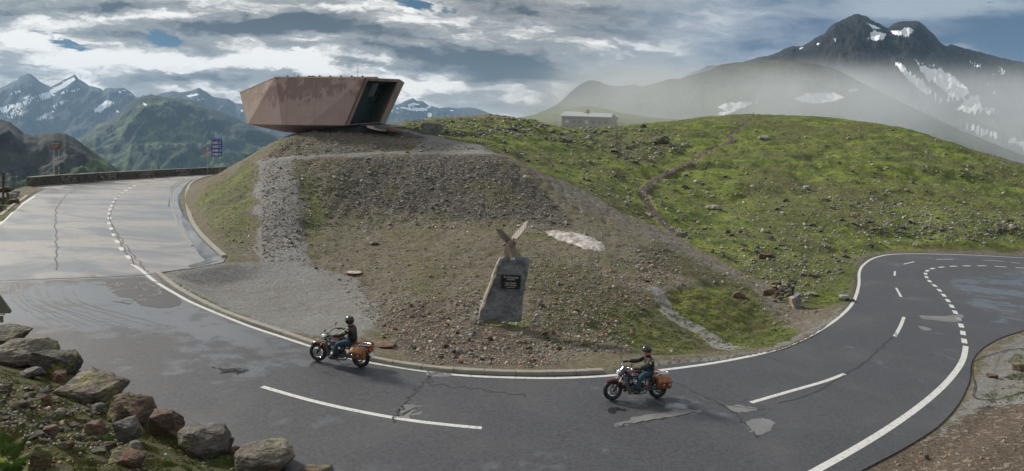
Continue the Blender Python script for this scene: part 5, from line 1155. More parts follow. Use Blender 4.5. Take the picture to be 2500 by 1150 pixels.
for k, (num, c_) in enumerate((('50','sign_black'),('90','sign_black'),('110','sign_blue'),('130','sign_green'))):
    z = zt-H4*(.245+.212*k); pn = rect(bs, 'limit_panel', 'sign_white', 0, z, bw*.80, H4*.13); ringdisc(bs, -bw*.24, z, H4*.062, -.055, pn); text('lettering', num, H4*.06, Matrix.Translation((-bw*.24, -.075, z)) @ FACE, 'sign_black', pn)
    if k < 2:
        m_ = MB(); m_.box((bw*.2,-.055,z-.03), (bw*.40,.02,.09)); m_.box((bw*.2+(0,.08)[k],-.055,z+.05), (bw*.24,.02,.11), taper=.6); [m_.disc((bw*.2+q*bw*.12,-.058,z-.08), .05, .02, 'y', 10) for q in (-1,1)]; m_.build('pictogram', 'sign_black', pn, None)
        if k: rect(bs, 'pictogram_roof', 'sign_red', bw*.28, z+.10, .2, .07, -.06, .02, pn)
    else: rect(bs, 'pictogram', c_, bw*.22, z, H4*.12, H4*.12, -.055, .02, pn); m_ = MB(); m_.prism([(bw*.22-.07,-.072,z-.12), (bw*.22+.07,-.072,z-.12), (bw*.22+.015,-.072,z+.1), (bw*.22-.015,-.072,z+.1)], (0,.006,0)); m_.build('pictogram', 'sign_white', pn, None)
rx, ry = on_plane(519, 424.4, 0); ry -= 1.6; rs_ = empty('speed_sign', (rx, ry, plane(rx, ry))); tag(rs_, 'two round red-ringed traffic signs on one thin post left of the blue board', 'road sign')
for py, num in ((363.5, ''), (378.5, '50')):
    z = CH-(py-HY)*ry/F-plane(rx, ry); ringdisc(rs_, 0, z, 5.0*ry/F, -.06)
    if num: text('lettering', num, .24, Matrix.Translation((0,-.09,z)) @ FACE, 'sign_black', rs_)
    else: m_ = MB(); m_.torus((0,-.08,z), .09, .02, 'y', 16, 5, .3); m_.build('pictogram', 'sign_black', rs_)
post(None, rs_, 0, -.3, z+1.2, .035)
bx, by = on_plane(139.5, 446.5); br = empty('brown_sign', (bx, by-.3, plane(bx, by))); tag(br, 'small brown place name sign high above the parapet on two striped poles', 'sign'); zq = lambda py: CH-(py-HY)*(by-.3)/F-plane(bx, by)
pw_ = by/F; rect(br, 'board', 'sign_brown', 0, (zq(350.5)+zq(365))/2, 23*pw_, zq(350.5)-zq(365), 0, .05); rect(br, 'board_edge', 'sign_white', 0, zq(350.5)+.02, 20*pw_, .05, 0, .06)
for k, tx_ in enumerate(('Timmelsjoch', 'Passo Rombo', '2509 m')): board_text(br, tx_, .20, -.02, zq(353.6+4.1*k), width=(19,19,11)[k]*pw_)
for x in (-4, 8):
    post(None, br, x*pw_, -1.0, zq(365), .03, 'galvanised', .06)
    for q in range(7): m_ = MB(); z = .9+q*.32; m_.tube([(x*pw_,.06,z), (x*pw_,.06,z+.15)], .05, 8); m_.build('stripe', 'sign_red' if x > 0 and q % 2 else 'sign_white', br)
for px, py, h_, lb in ((374,432,26,'thin snow pole standing behind the middle of the parapet'),):
    x, y = on_plane(px, py); y += 1.2; root = empty('snow_pole', (x, y, plane(x, y)-.4)); tag(root, lb, 'pole'); post(None, root, 0, 0, h_*y/F+.4, .04, 'dark_metal'); m_ = MB(); m_.tube([(0,.05,h_*y/F*.8), (0,.05,h_*y/F+.42)], .055, 8); m_.build('cap_band', 'sign_black', root)
# snow pole and small info board seen over the knoll edge
def on_surf(px, py, dd_): x, y, z = P3(px, py, dd_); return Vector((x, y, z))
p = on_surf(600, 398, 76); p.z = float(ground(p.x, p.y)); root = empty('snow_pole', p); tag(root, 'thin snow pole rising behind the knoll edge right of the blue board', 'pole'); ht = CH-(377-HY)*p.y/F-p.z; post(None, root, 0, -.3, ht, .04, 'dark_metal'); m_ = MB(); m_.disc((0,.05,ht-.4), .05, .8, 'z', 8); m_.build('cap_band', 'sign_black', root)
p = on_surf(615.5, 392, 74); p.z = float(ground(p.x, p.y)); root = empty('info_board', p); tag(root, 'small white information board behind the left edge of the knoll', 'sign'); ht = CH-(378.5-HY)*p.y/F-p.z; rect(root, 'board', 'sign_white', 0, ht-.35, .5, .75); post(None, root, -.15, -.3, ht-.5, .03); post(None, root, .15, -.3, ht-.5, .03)
# warning sign seen from behind at far left
x, y = on_plane(9, 503); root = empty('warning_sign', (x, y, plane(x, y))); tag(root, 'grey back of a triangular warning sign on a dark post, far left edge', 'road sign'); m1 = y/F; zz = lambda py: CH-(py-HY)*y/F-plane(x, y)
m_ = MB(); m_.prism([(-14*m1,0,zz(449)), (13*m1,0,zz(449)), (0,0,zz(416))], (0,.03,0)); m_.build('sign_plate', 'sign_back', root, None); post(None, root, 0, -.3, zz(421), .075, 'dark_metal', -.05)
m_ = MB(); m_.box((0,-.03,zz(440)), (24*m1,.03,.05)); m_.build('bracket', 'galvanised', root, None)
p = at(19, 495); root = empty('marker_post', p); tag(root, 'short dark post in front of the boulder heap, far left', 'post'); m_ = MB(); m_.tube([(0,0,-.2),(0,0,.75)], .09, 8); m_.build('shaft', 'dark_metal', root); m_ = MB(); m_.tube([(0,0,.75),(0,0,.80)], .10, 8); m_.build('cap', 'sign_black', root)
# nearest sign: corner of an olive plate leaning into the frame
p = V3(-8, 850, 16.8); gz_ = float(ground(p.x, p.y)); root = empty('road_sign', (p.x, p.y, gz_)); tag(root, 'olive-grey back of a big sign cut off by the left frame edge', 'road sign'); m1 = 16.8/F; zz = lambda py: CH-(py-HY)*16.8/F-gz_
m_ = MB(); m_.prism([((-64+8)*m1,0,zz(765)), (24*m1+8*m1,0,zz(765)), (29*m1+6*m1,0,zz(759)), (8*m1,0,zz(722)), (-28*m1,0,zz(672)), (-92*m1,0,zz(759))], (0,.03,0)); m_.build('triangle_plate', 'sign_back_olive', root, None)
m_ = MB(); m_.box((-22*m1,.0,zz(779)), (76*m1,.03,17*m1), bev=.01); m_.build('lower_plate', 'sign_back_olive', root, None); m_ = MB(); m_.tube([(-60*m1,-.04,zz(767)), (22*m1,-.04,zz(766))], .025, 8); m_.build('clamp_bar', 'galvanised', root); post(None, root, -26*m1, -.3, zz(690), .04, 'galvanised', -.06)
m_ = MB(); m_.ell((12*m1,-.03,zz(786)), (.022,.012,.02)); m_.build('reflector', 'amber_lens', root)
# right side roadside things
p = at(1944, 752); root = empty('boundary_stone', p); tag(root, 'pale split concrete marker block with a slanted top beside the gravel strip', 'marker stone'); m1 = p.y/F
m_ = MB(); m_.prism([(-12*m1,0,22*m1), (-3*m1,-.1,27*m1), (-1*m1,-.1,0), (-6*m1,-.1,-.1)], (0,.45,0)); m_.build('sloped_half', 'pale_stone_lit_granite', root, None); m_ = MB(); m_.prism([(-1.5*m1,-.14,-.15), (10*m1,-.05,-.1), (10*m1,-.05,36*m1), (-1.5*m1,-.14,30*m1)], (0,.4,0)); m_.build('upright_half', 'monument_granite', root, None)
p = at(1932, 727); root = empty('marker_post', p); tag(root, 'short black post leaning in the stones left of the marker block', 'post'); m_ = MB(); m_.tube([(0,0,-.1),(.06,0,.3),(.10,0,.62)], [.05,.06,.10], 10); m_.build('shaft', 'dark_metal', root); m_ = MB(); m_.disc((.10,0,.63), .105, .03, 'z', 10); m_.build('cap', 'sign_black', root)
for k in range(34):
    px, py = random.uniform(1886,1932), random.uniform(704,742)
    if k < 26: o = boulder(px, py, random.uniform(9,16), random.uniform(6,11), ('boulder_brown','boulder_striped','boulder_slate','boulder_rust')[k % 4], ('brown','tan','grey','rusty')[k % 4]+(' stone high in',' stone low in',' stone at the back of')[k % 3]+' the low dry pile left of the marker block', 600+k, 'stone', cat='stone', box=.4); o['group'] = 'stones of the low dry pile'; o.location.z += (.24,0,.10)[k % 3]
boulder(1877,722,32,22,'boulder_striped','broad tan slab at the left end of the low stone pile',640,'stone', cat='stone', box=.6, depth=.4)
p = at(2061, 733); root = empty('metal_box', p); tag(root, 'low grey metal box on short feet in the grass beside the bend', 'utility box'); m1 = p.y/F; m_ = MB(); m_.box((0,0,.22), (20*m1,.35,.17), bev=.03); m_.build('case', 'galvanised', root)
for q in (-1, 1): m_ = MB(); m_.box((q*8*m1,0,.06), (.06,.3,.16)); m_.build('foot', 'dark_metal', root, None)
p = at(2058, 718); root = empty('marker_post', p); tag(root, 'thin grey stake behind the low metal box', 'post'); m_ = MB(); m_.tube([(0,0,-.1),(0,0,.30)], .03, 6); m_.build('shaft', 'galvanised', root); m_ = MB(); m_.box((0,0,.32), (.09,.05,.07)); m_.build('cap', 'galvanised', root, None)
# manhole
p = at(864, 667); nrm = Vector((-PB, -PC, 1)).normalized(); root = empty('manhole_cover', p+Vector((0,0,.05))); tag(root, 'round manhole cover with pale filling set in the gravel lot', 'manhole cover'); root.rotation_euler = nrm.to_track_quat('Z', 'Y').to_euler(); m1 = p.y/F
m_ = MB(); m_.torus((0,0,0), 18.5*m1, .055, 'z', 40, 8, .7); m_.build('iron_rim', 'manhole_iron', root); m_ = MB(); m_.disc((0,0,.0), 17.5*m1, .05, 'z', 40); m_.build('lid', 'manhole_fill', root); 
for q in range(2): m_ = MB(); m_.torus((.55*(1 if q else -1)*17*m1*.8,0,.028), .035, .012, 'z', 12, 6); m_.build('lifting_hole', 'manhole_iron', root)
# iron stub between the boulders
p = at(556, 1094); root = empty('iron_stub', p); tag(root, 'weathered tilted post stub sticking out between two boulders', 'post'); m_ = MB(); m_.tube([(-.05,0,-.3),(.02,0,.0),(.12,0,.24)], [.055,.055,.05], 10); m_.build('shaft', 'rail_wood', root); m_ = MB(); m_.disc((.122,0,.245), .04, .012, (.4,0,.9), 10); m_.build('cap', 'dark_metal', root)
# cable
q = smooth_line([(2560,850),(2500,853),(2470,855),(2430,864),(2385,880),(2374,895),(2375,920),(2380,945),(2375,965),(2385,975),(2420,978),(2460,972),(2490,962),(2560,950)], 8); x, y, z, ok = hit1(q[:,0], q[:,1]); m_ = MB(); m_.tube([(a, b_, c+.035) for a, b_, c in zip(x, y, z)], .013, 6); o = m_.build('cable', 'cable_rubber'); tag(o, 'black cable looped over the gravel verge at the right', 'cable')
# old snow
poly_ = gpoly([(1330,570),(1350,567),(1372,567),(1400,569),(1430,576),(1455,586),(1476,600),(1481,610),(1470,618),(1452,615),(1425,608),(1395,597),(1360,584),(1330,571)], 4)[:-1]
xs = np.linspace(poly_[:,0].min(), poly_[:,0].max(), 70); yy = np.linspace(poly_[:,1].min(), poly_[:,1].max(), 60); XX, YY = np.meshgrid(xs, yy); s_ = sdist(XX, YY, poly_)+fbm(XX*.8, YY*.8, 4, .6)*.30
ZZ = ground(XX, YY)+np.where(s_ > 0, .03+.14*sstep(s_, 0, .6)+.05*fbm(XX*2, YY*2, 3), -.25); o = link('snow_patch', grid_mesh('snow_patch', np.stack([XX, YY, ZZ], -1).reshape(-1, 3), 60, 70), MATS['snow'], smooth=180); tag(o, 'dirty leaf-shaped remnant of old snow on the stony slope behind the monument', 'snow patch')
# ------------------------------------------------------------------ monument
dm = 29.4; mp = V3(1225, 779, dm); mp.z = float(ground(mp.x, mp.y)); dm = mp.y
mon = empty('monument', mp); tag(mon, 'leaning granite boulder monument with a black inscribed plaque', 'monument'); q_ = dm/F
def mpx(px, py, y=0.0): return Vector(((px-1225)*q_+0, y, CH-(py-HY)*q_-mp.z))
out = [(1170,776),(1172,760),(1180,738),(1190,712),(1199,690),(1205,668),(1212,650),(1221,633),(1230,628),(1260,627),(1286,628),(1292,632),(1290,660),(1284,690),(1278,725),(1275,750),(1273,780)]
bm = bmesh.new(); cx0, cy0 = 1238, 705
rings = []
for k, (s_, y) in enumerate(((.90,-.02),(1.0,.05),(1.0,.32),(.96,.55),(.86,.66))):
    rings.append([bm.verts.new(mpx(cx0+(a-cx0)*s_+(-7*y*1.2 if a < 1230 else 0), cy0+(b_-cy0)*(s_ if b_ < 770 else 1)+(6 if b_ > 770 else 0), y+.12*fbm(np.array([a/30.]), np.array([b_/30.]), 3)[0])) for a, b_ in out])
n_ = len(out)
for a, b_ in zip(rings[:-1], rings[1:]):
    for k in range(n_): bm.faces.new((a[k], a[(k+1) % n_], b_[(k+1) % n_], b_[k]))
bm.faces.new(rings[0][::-1]); bm.faces.new(rings[-1]); bmesh.ops.triangulate(bm, faces=bm.faces)
for _ in range(4):
    L_ = [e for e in bm.edges if e.calc_length() > .09]
    if not L_: break
    bmesh.ops.subdivide_edges(bm, edges=L_, cuts=1); bmesh.ops.triangulate(bm, faces=bm.faces)
bmesh.ops.recalc_face_normals(bm, faces=bm.faces); bm.normal_update()
co_ = np.array([v.co[:] for v in bm.verts]); dn = fbm(co_[:,0]*2.2+co_[:,1]*2, co_[:,2]*2.2, 5)*.035+fbm(co_[:,0]*9+co_[:,1]*7, co_[:,2]*9, 3)*.010
for v, a in zip(bm.verts, dn): v.co += v.normal*a
me = bpy.data.meshes.new('boulder'); bm.to_mesh(me); bm.free(); stn = link('boulder', me, [MATS['monument_granite'], MATS['pale_stone_lit_granite']], mon, 45)
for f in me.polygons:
    if f.normal.x < -.55 and f.center.z > .5: f.material_index = 1  # left-facing granite takes the lighter colour, painted as its sunlit side
c = mpx(1247,687,-.10); R_ = Matrix.Rotation(rad(3.0), 4, 'Y'); PMx = Matrix.Translation(c) @ R_
m_ = MB(); m_.box((0,0,0), (47*q_,.05,33*q_), bev=.006); pq = m_.build('plaque', 'plaque_black', mon, None, PMx)
for tx_, z, s_, wd in (('Wo die Freundschaft',.20,.13,.66),('verbindet',.115,.12,.34),('kann Politik',-.055,.13,.46),('nicht trennen',-.145,.12,.50)):
    text('lettering', tx_, s_, PMx @ Matrix.Translation((0,-.03,z)) @ FACE, 'plaque_text', pq, wd)
m_ = MB(); m_.box((0,-.03,-.24), (.36,.006,.012)); m_.build('underline', 'plaque_text', pq, None, PMx)
m_ = MB(); m_.box(mpx(1252,631.5,-.06), (.19,.03,.12)); m_.build('small_plate', 'sign_white', mon, None)
# eagle with raised wings on a rooty base
eg = empty('eagle_statue', mp+mpx(1250,628,.25)); tag(eg, 'carved eagle statue with raised wings perched on top of the monument', 'statue')
def ex(px, py, y=0.0): return Vector(((px-1250)*q_, y, (628-py)*q_))
m_ = MB(); ring = []
for k in range(8):
    z = k/7; r0_ = .38*(1-z)+.17*z; cxp = 1250-6*z; rr = []
    for j in range(28):
        a = 2*math.pi*j/28; ro = r0_*(1+(.20*math.sin(7*a+z*2)+.10*math.sin(11*a))*(1-z*.7)); rr.append(ex(cxp, 630-z*32)+Vector((math.cos(a)*ro, math.sin(a)*ro*.75, 0)))
    ring.append(rr)
m_.loft(ring); m_.build('root_base', 'eagle_bronze', eg, 60)
m_ = MB(); m_.tube([ex(1247,606), ex(1249,598,-.02), ex(1252,590,-.05), ex(1256,586,-.12)], [.15,.19,.16,.09], 12); m_.ell(ex(1259,590,-.18), (.06,.085,.06), 12, 8); m_.tube([ex(1260,590,-.27), ex(1260.5,593,-.33), ex(1260,596,-.34)], [.035,.025,.006], 8); m_.build('body', 'eagle_bronze', eg, 60)
m_ = MB(); m_.prism([ex(1241,592,.05), ex(1234,596,.12), ex(1226,602,.2), ex(1229,604.5,.2), ex(1238,603,.1), ex(1243,600,.05)], (0,.07,0)); m_.build('tail', 'eagle_bronze', eg, None)
def wing(root_, mid, tip, trail_dir, chord, mt, nf, nrm=(0,1,0), nm='wing'):
    """a feathered wing: leading spar with separate overlapping feathers hanging off the trailing side"""
    m_ = MB(); P = smooth_line([root_, mid, tip], 6); P = [Vector(p) for p in P]; m_.tube(P, [.075-.05*i/(len(P)-1) for i in range(len(P))], 8)
    for i in range(nf):
        t_ = i/(nf-1); k = t_*(len(P)-1); p = P[int(k)].lerp(P[min(int(k)+1, len(P)-1)], k-int(k)); d = (Vector(trail_dir).normalized()*(1-t_*.55)+(P[-1]-P[0]).normalized()*(.12+.45*t_)).normalized(); L_ = chord*(.75+.35*math.sin(t_*2.4)); N3 = Vector(nrm).normalized(); s_ = d.cross(N3).normalized()*.030
        y = N3*.016*(i % 2); m_.prism([p-s_+y, p+s_+y, p+d*L_*.85+s_*.9+y, p+d*L_+y, p+d*L_*.85-s_*.9+y], N3*.02)
    return m_.build(nm, mt, eg, None)
wing(ex(1250,591,0), ex(1238,578,-.05), ex(1226,563.5,-.02), (-.75,0,-.60), .30, 'eagle_bronze', 15)
wing(ex(1256,590,.02), ex(1270,577,.06), ex(1285,557,.12), (-.51,.70,.48), .34, 'eagle_sunlit', 15, (-.5,-.7,.5))
# ------------------------------------------------------------------ cruiser motorcycle: x forward, y left, z up, metres
def arc(cx_, cz_, R, a0, a1, n, y=0.0): return [(cx_+R*math.cos(rad(a0+(a1-a0)*i/(n-1))), y, cz_+R*math.sin(rad(a0+(a1-a0)*i/(n-1)))) for i in range(n)]
def fender(m_, cx_, cz_, R, a0, a1, hw, drop, n=16):
    rings = []
    for i in range(n):
        a = rad(a0+(a1-a0)*i/(n-1)); c, s_ = math.cos(a), math.sin(a); k = 1-.25*abs(2*i/(n-1)-1)**3; ring = []
        for y, dr_ in ((-hw*k,-drop),(-hw*k,-.012),(-hw*.7*k,.012),(0,.022),(hw*.7*k,.012),(hw*k,-.012),(hw*k,-drop),(hw*k-.008,-drop),(hw*.65*k,.002),(0,.010),(-hw*.65*k,.002),(-hw*k+.008,-drop)):
            ring.append((cx_+(R+dr_)*c, y, cz_+(R+dr_)*s_))
        rings.append(ring)
    m_.loft(rings)
def wheel(root, cx_, nm, R=.32):
    w_ = empty(nm, (cx_, 0, R)); w_.parent = root
    m_ = MB(); m_.torus((0,0,0), R-.065, .066, 'y', 44, 12, 1.02); m_.build('tyre', 'tyre_rubber', w_, 60)
    m_ = MB(); m_.torus((0,0,0), R-.128, .016, 'y', 44, 8, 2.4); m_.build('rim', 'chrome', w_, 60)
    m_ = MB(); m_.tube([(0,-.07,0),(0,.07,0)], .035, 12); 
    for k in range(18):
        a = 2*math.pi*k/18; sg = 1 if k % 2 else -1; m_.tube([(.03*math.cos(a+.5), sg*.05, .03*math.sin(a+.5)), ((R-.13)*math.cos(a), 0, (R-.13)*math.sin(a))], .0055, 5)
    m_.build('spokes', 'cast_aluminium', w_, 60)
    m_ = MB(); m_.torus((0,.085,0), .105, .028, 'y', 28, 6, .10); m_.tube([(0,.07,0),(0,.09,0)], .05, 12); m_.build('brake_disc', 'cast_aluminium', w_, 60)
def saddlebag(root, sg):
    b_ = MB(); rings = []
    for i in range(9):
        t_ = i/8; z = .775-.36*t_; w_ = (.205+.04*math.sin(t_*math.pi*.9))*(1 if t_ > .05 else .93); d_ = (.055+.045*math.sin(min(1, t_*1.6)*math.pi/2))*(1 if 0 < i < 8 else .7); cxx = -.80-.05*t_
        rings.append([(cxx+w_*px_, sg*(.235+d_*(1+py_)*.85), z) for px_, py_ in ((-1,-.7),(-.97,.6),(-.8,.95),(0,1.05),(.8,.95),(.97,.6),(1,-.7),(.9,-1),(-.9,-1))])
    b_.loft(rings); bag = b_.build('saddlebag', 'tan_leather', root, 50)
    m_ = MB(); rings = []
    for i in range(6):
        t_ = i/5; z = .79-.15*t_; w_ = .217+.02*t_; o_ = .235+(.07+.075*min(1, t_*1.5))*1.9
        rings.append([(-.80+w_*q, sg*(o_*(1-.06*abs(q)**3)), z-.02*abs(q)**2) for q in (-1,-.7,-.3,0,.3,.7,1)]+[(-.80+w_*q, sg*(o_*(1-.06*abs(q)**3)-.022), z-.02*abs(q)**2) for q in (1,.7,.3,0,-.3,-.7,-1)])
    m_.loft(rings); m_.build('flap', 'tan_leather', bag, 50)
    for q in (-.10, .10):
        m_ = MB(); xx = -.81+q; m_.loft([[(xx-.018, sg*yy, zz), (xx+.018, sg*yy, zz), (xx+.018, sg*(yy+.008), zz), (xx-.018, sg*(yy+.008), zz)] for yy, zz in ((.375,.79),(.515,.66),(.52,.58),(.505,.48),(.47,.44))]); m_.build('strap', 'brown_leather', bag, None)
        m_ = MB(); m_.disc((xx, sg*.508, .70), .022, .014, 'y', 14); m_.build('concho', 'chrome', bag)
        m_ = MB(); m_.torus((xx, sg*.532, .585), .026, .007, 'y', 14, 6); m_.build('buckle', 'chrome', bag)
def make_bike(M, label, screen):
    r = empty('motorcycle', M=M); tag(r, label, 'motorcycle', 'motorcycles riding up the pass road')
    wheel(r, .78, 'front_wheel'); wheel(r, -.78, 'rear_wheel')
    m_ = MB(); fender(m_, .78, .32, .355, 48, 172, .085, .055); m_.build('front_fender', 'maroon_paint', r, 60)
    m_ = MB(); fender(m_, -.78, .32, .365, 8, 128, .105, .085); m_.build('rear_fender', 'maroon_paint', r, 60)
    for sg in (-1, 1):
        m_ = MB(); m_.tube([(.79,sg*.115,.30),(.62,sg*.115,.60)], .030, 10); m_.tube([(.63,sg*.115,.58),(.44,sg*.115,.92)], .021, 10); f_ = m_.build('fork_leg', 'black_paint', r, 60)
        m_ = MB(); m_.tube([(.655,sg*.115,.54),(.50,sg*.115,.81)], .0235, 10); m_.build('stanchion', 'chrome', f_, 60)
        m_ = MB(); m_.ell((.60,sg*.165,.635), (.030,.022,.038), 10, 8); m_.build('turn_signal', 'amber_lens', r, 60)
    m_ = MB(); m_.box((.46,0,.90), (.07,.30,.035), Matrix.Rotation(rad(28),3,'Y'), .008); m_.box((.53,0,.76), (.07,.30,.03), Matrix.Rotation(rad(28),3,'Y'), .008); m_.build('triple_clamp', 'frame_grey', r)
    m_ = MB(); m_.ell((.565,0,.865), (.095,.10,.10), 18, 12); hl = m_.build('headlight', 'chrome', r, 60)
    m_ = MB(); m_.ell((.632,0,.858), (.035,.083,.083), 18, 10); m_.build('lens', 'headlight_glass', hl, 60)
    if screen:
        m_ = MB(); rings = []
        for i in range(6):
            t_ = i/5; z = .86+.24*t_; xo = .66-.20*t_; hw = .15+.05*math.sin(t_*2.6); rings.append([(xo-.10*abs(q)**2, q*hw, z-.02*abs(q)) for q in (-1,-.6,-.2,.2,.6,1)]+[(xo-.10*abs(q)**2-.008, q*hw, z-.02*abs(q)) for q in (1,.6,.2,-.2,-.6,-1)])
        m_.loft(rings); m_.build('fly_screen', 'smoked_screen', r, 60)
    m_ = MB(); m_.tube([(.20,-.40,1.055),(.33,-.33,1.075),(.42,-.20,1.06),(.43,-.10,1.0),(.425,0,.985),(.43,.10,1.0),(.42,.20,1.06),(.33,.33,1.075),(.20,.40,1.055)], .0135, 8); hb = m_.build('handlebar', 'chrome' if screen else 'black_paint', r, 60)
    for sg in (-1, 1):
        m_ = MB(); m_.tube([(.30,sg*.345,1.07),(.19,sg*.405,1.053)], .019, 10); m_.build('grip', 'tyre_rubber', hb, 60)
        m_ = MB(); m_.tube([(.34,sg*.33,1.085),(.38,sg*.36,1.09),(.28,sg*.42,1.075)], .006, 6); m_.build('lever', 'cast_aluminium', hb, 60)
        m_ = MB(); m_.tube([(.34,sg*.32,1.08),(.36,sg*.36,1.20)], .007, 6); m_.ell((.36,sg*.385,1.225), (.012,.055,.038), 12, 8); m_.build('mirror', 'black_paint', r, 60)
        m_ = MB(); m_.tube([(.43,sg*.05,1.0),(.50,sg*.10,.95),(.47,sg*.09,.80),(.36,sg*.05,.72)], .006, 6); m_.build('cable', 'cable_rubber', r, 60)
    m_ = MB(); m_.disc((.47,0,1.0), .055, .04, (.5,0,1), 16); m_.build('gauge', 'chrome', r, 60)
    m_ = MB(); rings = []
    for x, hw, zt_, zb_ in ((.385,.05,.845,.80),(.36,.10,.885,.755),(.28,.145,.925,.72),(.16,.155,.93,.70),(.02,.14,.90,.70),(-.12,.10,.85,.70),(-.20,.05,.80,.72)):
        zc = (zt_+zb_)/2; hh = (zt_-zb_)/2; rings.append([(x, hw*math.cos(2*math.pi*k/16)*(1 if math.sin(2*math.pi*k/16) < .2 else .96), zc+hh*math.sin(2*math.pi*k/16)) for k in range(16)])
    m_.loft(rings); tk = m_.build('fuel_tank', 'maroon_paint', r, 60)
    for sg in (-1, 1):
        m_ = MB(); m_.prism([(.26,sg*.146,.835),(.20,sg*.156,.865),(.12,sg*.160,.85),(.02,sg*.148,.835),(-.05,sg*.132,.80),(.03,sg*.150,.795),(.14,sg*.160,.79),(.22,sg*.156,.79)], (0,sg*.006,0)); e_ = m_.build('tank_emblem', 'emblem_white', tk, None)
        text('lettering', 'Indian', .075, Matrix.Translation((.10, sg*.168, .822)) @ (FACE if sg < 0 else Matrix.Rotation(math.pi,4,'Z') @ FACE), 'sign_blue', e_, .17)
    m_ = MB(); m_.ell((.14,0,.935), (.045,.045,.02), 14, 8); m_.build('fuel_cap', 'chrome', tk, 60)
    m_ = MB(); m_.box((-.045,0,.905), (.20,.17,.085), Matrix.Rotation(rad(12),3,'Y'), .025); m_.build('tank_bag', 'brown_leather', r, 50)
    m_ = MB(); rings = []
    for x, hw, zt_, zb_ in ((-.14,.07,.775,.74),(-.22,.12,.76,.70),(-.36,.165,.735,.66),(-.50,.165,.745,.665),(-.60,.14,.80,.69),(-.66,.09,.825,.73)):
        rings.append([(x, hw*q[0], zb_+(zt_-zb_)*q[1]) for q in ((-1,.3),(-.85,.85),(-.4,1),(.4,1),(.85,.85),(1,.3),(.8,0),(-.8,0))])
    m_.loft(rings); m_.build('seat', 'seat_leather', r, 60)
    m_ = MB(); m_.tube([(-.62,-.13,.74),(-.72,-.13,.80),(-1.10,-.11,.81),(-1.13,0,.81),(-1.10,.11,.81),(-.72,.13,.80),(-.62,.13,.74)], .011, 8); [m_.tube([(-.76-.08*k,-.125,.806),(-.76-.08*k,.125,.806)], .007, 6) for k in range(5)]; m_.build('luggage_rack', 'chrome', r, 60)
    # frame, radiator, engine
    m_ = MB()
    for sg in (-1, 1):
        m_.loft([[(x-.035, sg*(y_-.02), z), (x+.035, sg*(y_-.02), z), (x+.035, sg*(y_+.02), z), (x-.035, sg*(y_+.02), z)] for x, y_, z in ((.44,.10,.80),(.40,.15,.66),(.33,.17,.40),(.27,.17,.24))])
        m_.tube([(.40,sg*.06,.74),(.05,sg*.11,.68),(-.30,sg*.13,.62),(-.52,sg*.13,.64)], .024, 8); m_.tube([(.28,sg*.15,.24),(.0,sg*.16,.20),(-.28,sg*.15,.24),(-.40,sg*.13,.36),(-.42,sg*.12,.62)], .022, 8)
    m_.build('frame', 'frame_grey', r, 50)
    m_ = MB(); m_.box((.375,0,.45), (.05,.25,.36), Matrix.Rotation(rad(-10),3,'Y'), .01); rd = m_.build('radiator', 'black_paint', r, None)
    m_ = MB(); [m_.box((.41+.018*(k-6)*.18*1.6,0,.30+.026*k), (.012,.24,.009)) for k in range(12)]; m_.build('radiator_slats', 'cast_aluminium', rd, None)
    m_ = MB(); m_.box((.0,0,.36), (.42,.26,.22), None, .05); m_.disc((.03,.14,.34), .115, .05, 'y', 24); m_.disc((-.16,.14,.36), .085, .05, 'y', 20); m_.build('crankcase', 'frame_grey', r, 40)
    for nm_, ang, cx_ in (('front', 28, .13), ('rear', -28, -.06)):
        R_ = Matrix.Rotation(rad(ang), 3, 'Y'); c = Vector((cx_,0,.44)); m_ = MB()
        for k in range(7): p = c+R_ @ Vector((0,0,.03+.027*k)); m_.box(p, (.155,.175,.010), R_)
        m_.box(c+R_ @ Vector((0,0,.11)), (.11,.13,.20), R_); m_.box(c+R_ @ Vector((0,0,.225)), (.15,.17,.055), R_, .015); cy = m_.build('cylinder', 'black_paint', r, None)
        m_ = MB(); m_.disc(c+R_ @ Vector((0,.095,.17)), .058, .03, 'y', 20); m_.torus(c+R_ @ Vector((0,.112,.17)), .045, .008, 'y', 20, 6); m_.build('head_cover', 'chrome', cy, 50)
    m_ = MB(); m_.ell((.035,.16,.60), (.085,.05,.055), 16, 10); m_.build('air_cleaner', 'chrome', r, 60)
    for sg, nm_ in ((-1,'e'),):
        m_ = MB(); m_.tube([(.20,-.12,.55),(.26,-.18,.42),(.12,-.19,.24),(-.3,-.20,.22),(-.5,-.21,.25)], .024, 10); m_.tube([(-.40,-.21,.24),(-1.08,-.23,.30)], [.040,.052], 14); m_.build('exhaust', 'chrome', r, 60)
    for sg in (-1, 1):
        m_ = MB(); m_.loft([[(x, sg*(.135-.012), z-h_), (x, sg*(.135-.012), z+h_), (x, sg*(.135+.014), z+h_), (x, sg*(.135+.014), z-h_)] for x, z, h_ in ((-.26,.35,.035),(-.50,.34,.030),(-.84,.32,.028))]); m_.build('swing_arm', 'frame_grey', r, None)
        m_ = MB(); m_.tube([(-.44,sg*.155,.66),(-.76,sg*.155,.40)], .018, 8); m_.tube([(-.50,sg*.155,.61),(-.70,sg*.155,.45)], .031, 10); m_.build('shock', 'black_paint', r, 50)
    m_ = MB(); m_.box((-.52,.165,.43), (.50,.03,.045), Matrix.Rotation(rad(4),3,'Y'), .01); m_.build('belt_guard', 'frame_grey', r, 50)
    m_ = MB(); m_.torus((-.78,.12,.32), .105, .012, 'y', 28, 6, 1.4); m_.build('belt_pulley', 'black_paint', r, 50)
    m_ = MB(); m_.box((-.13,.16,.50), (.16,.03,.15), Matrix.Rotation(rad(-25),3,'Y'), .02); m_.build('side_cover', 'black_paint', r, 50)
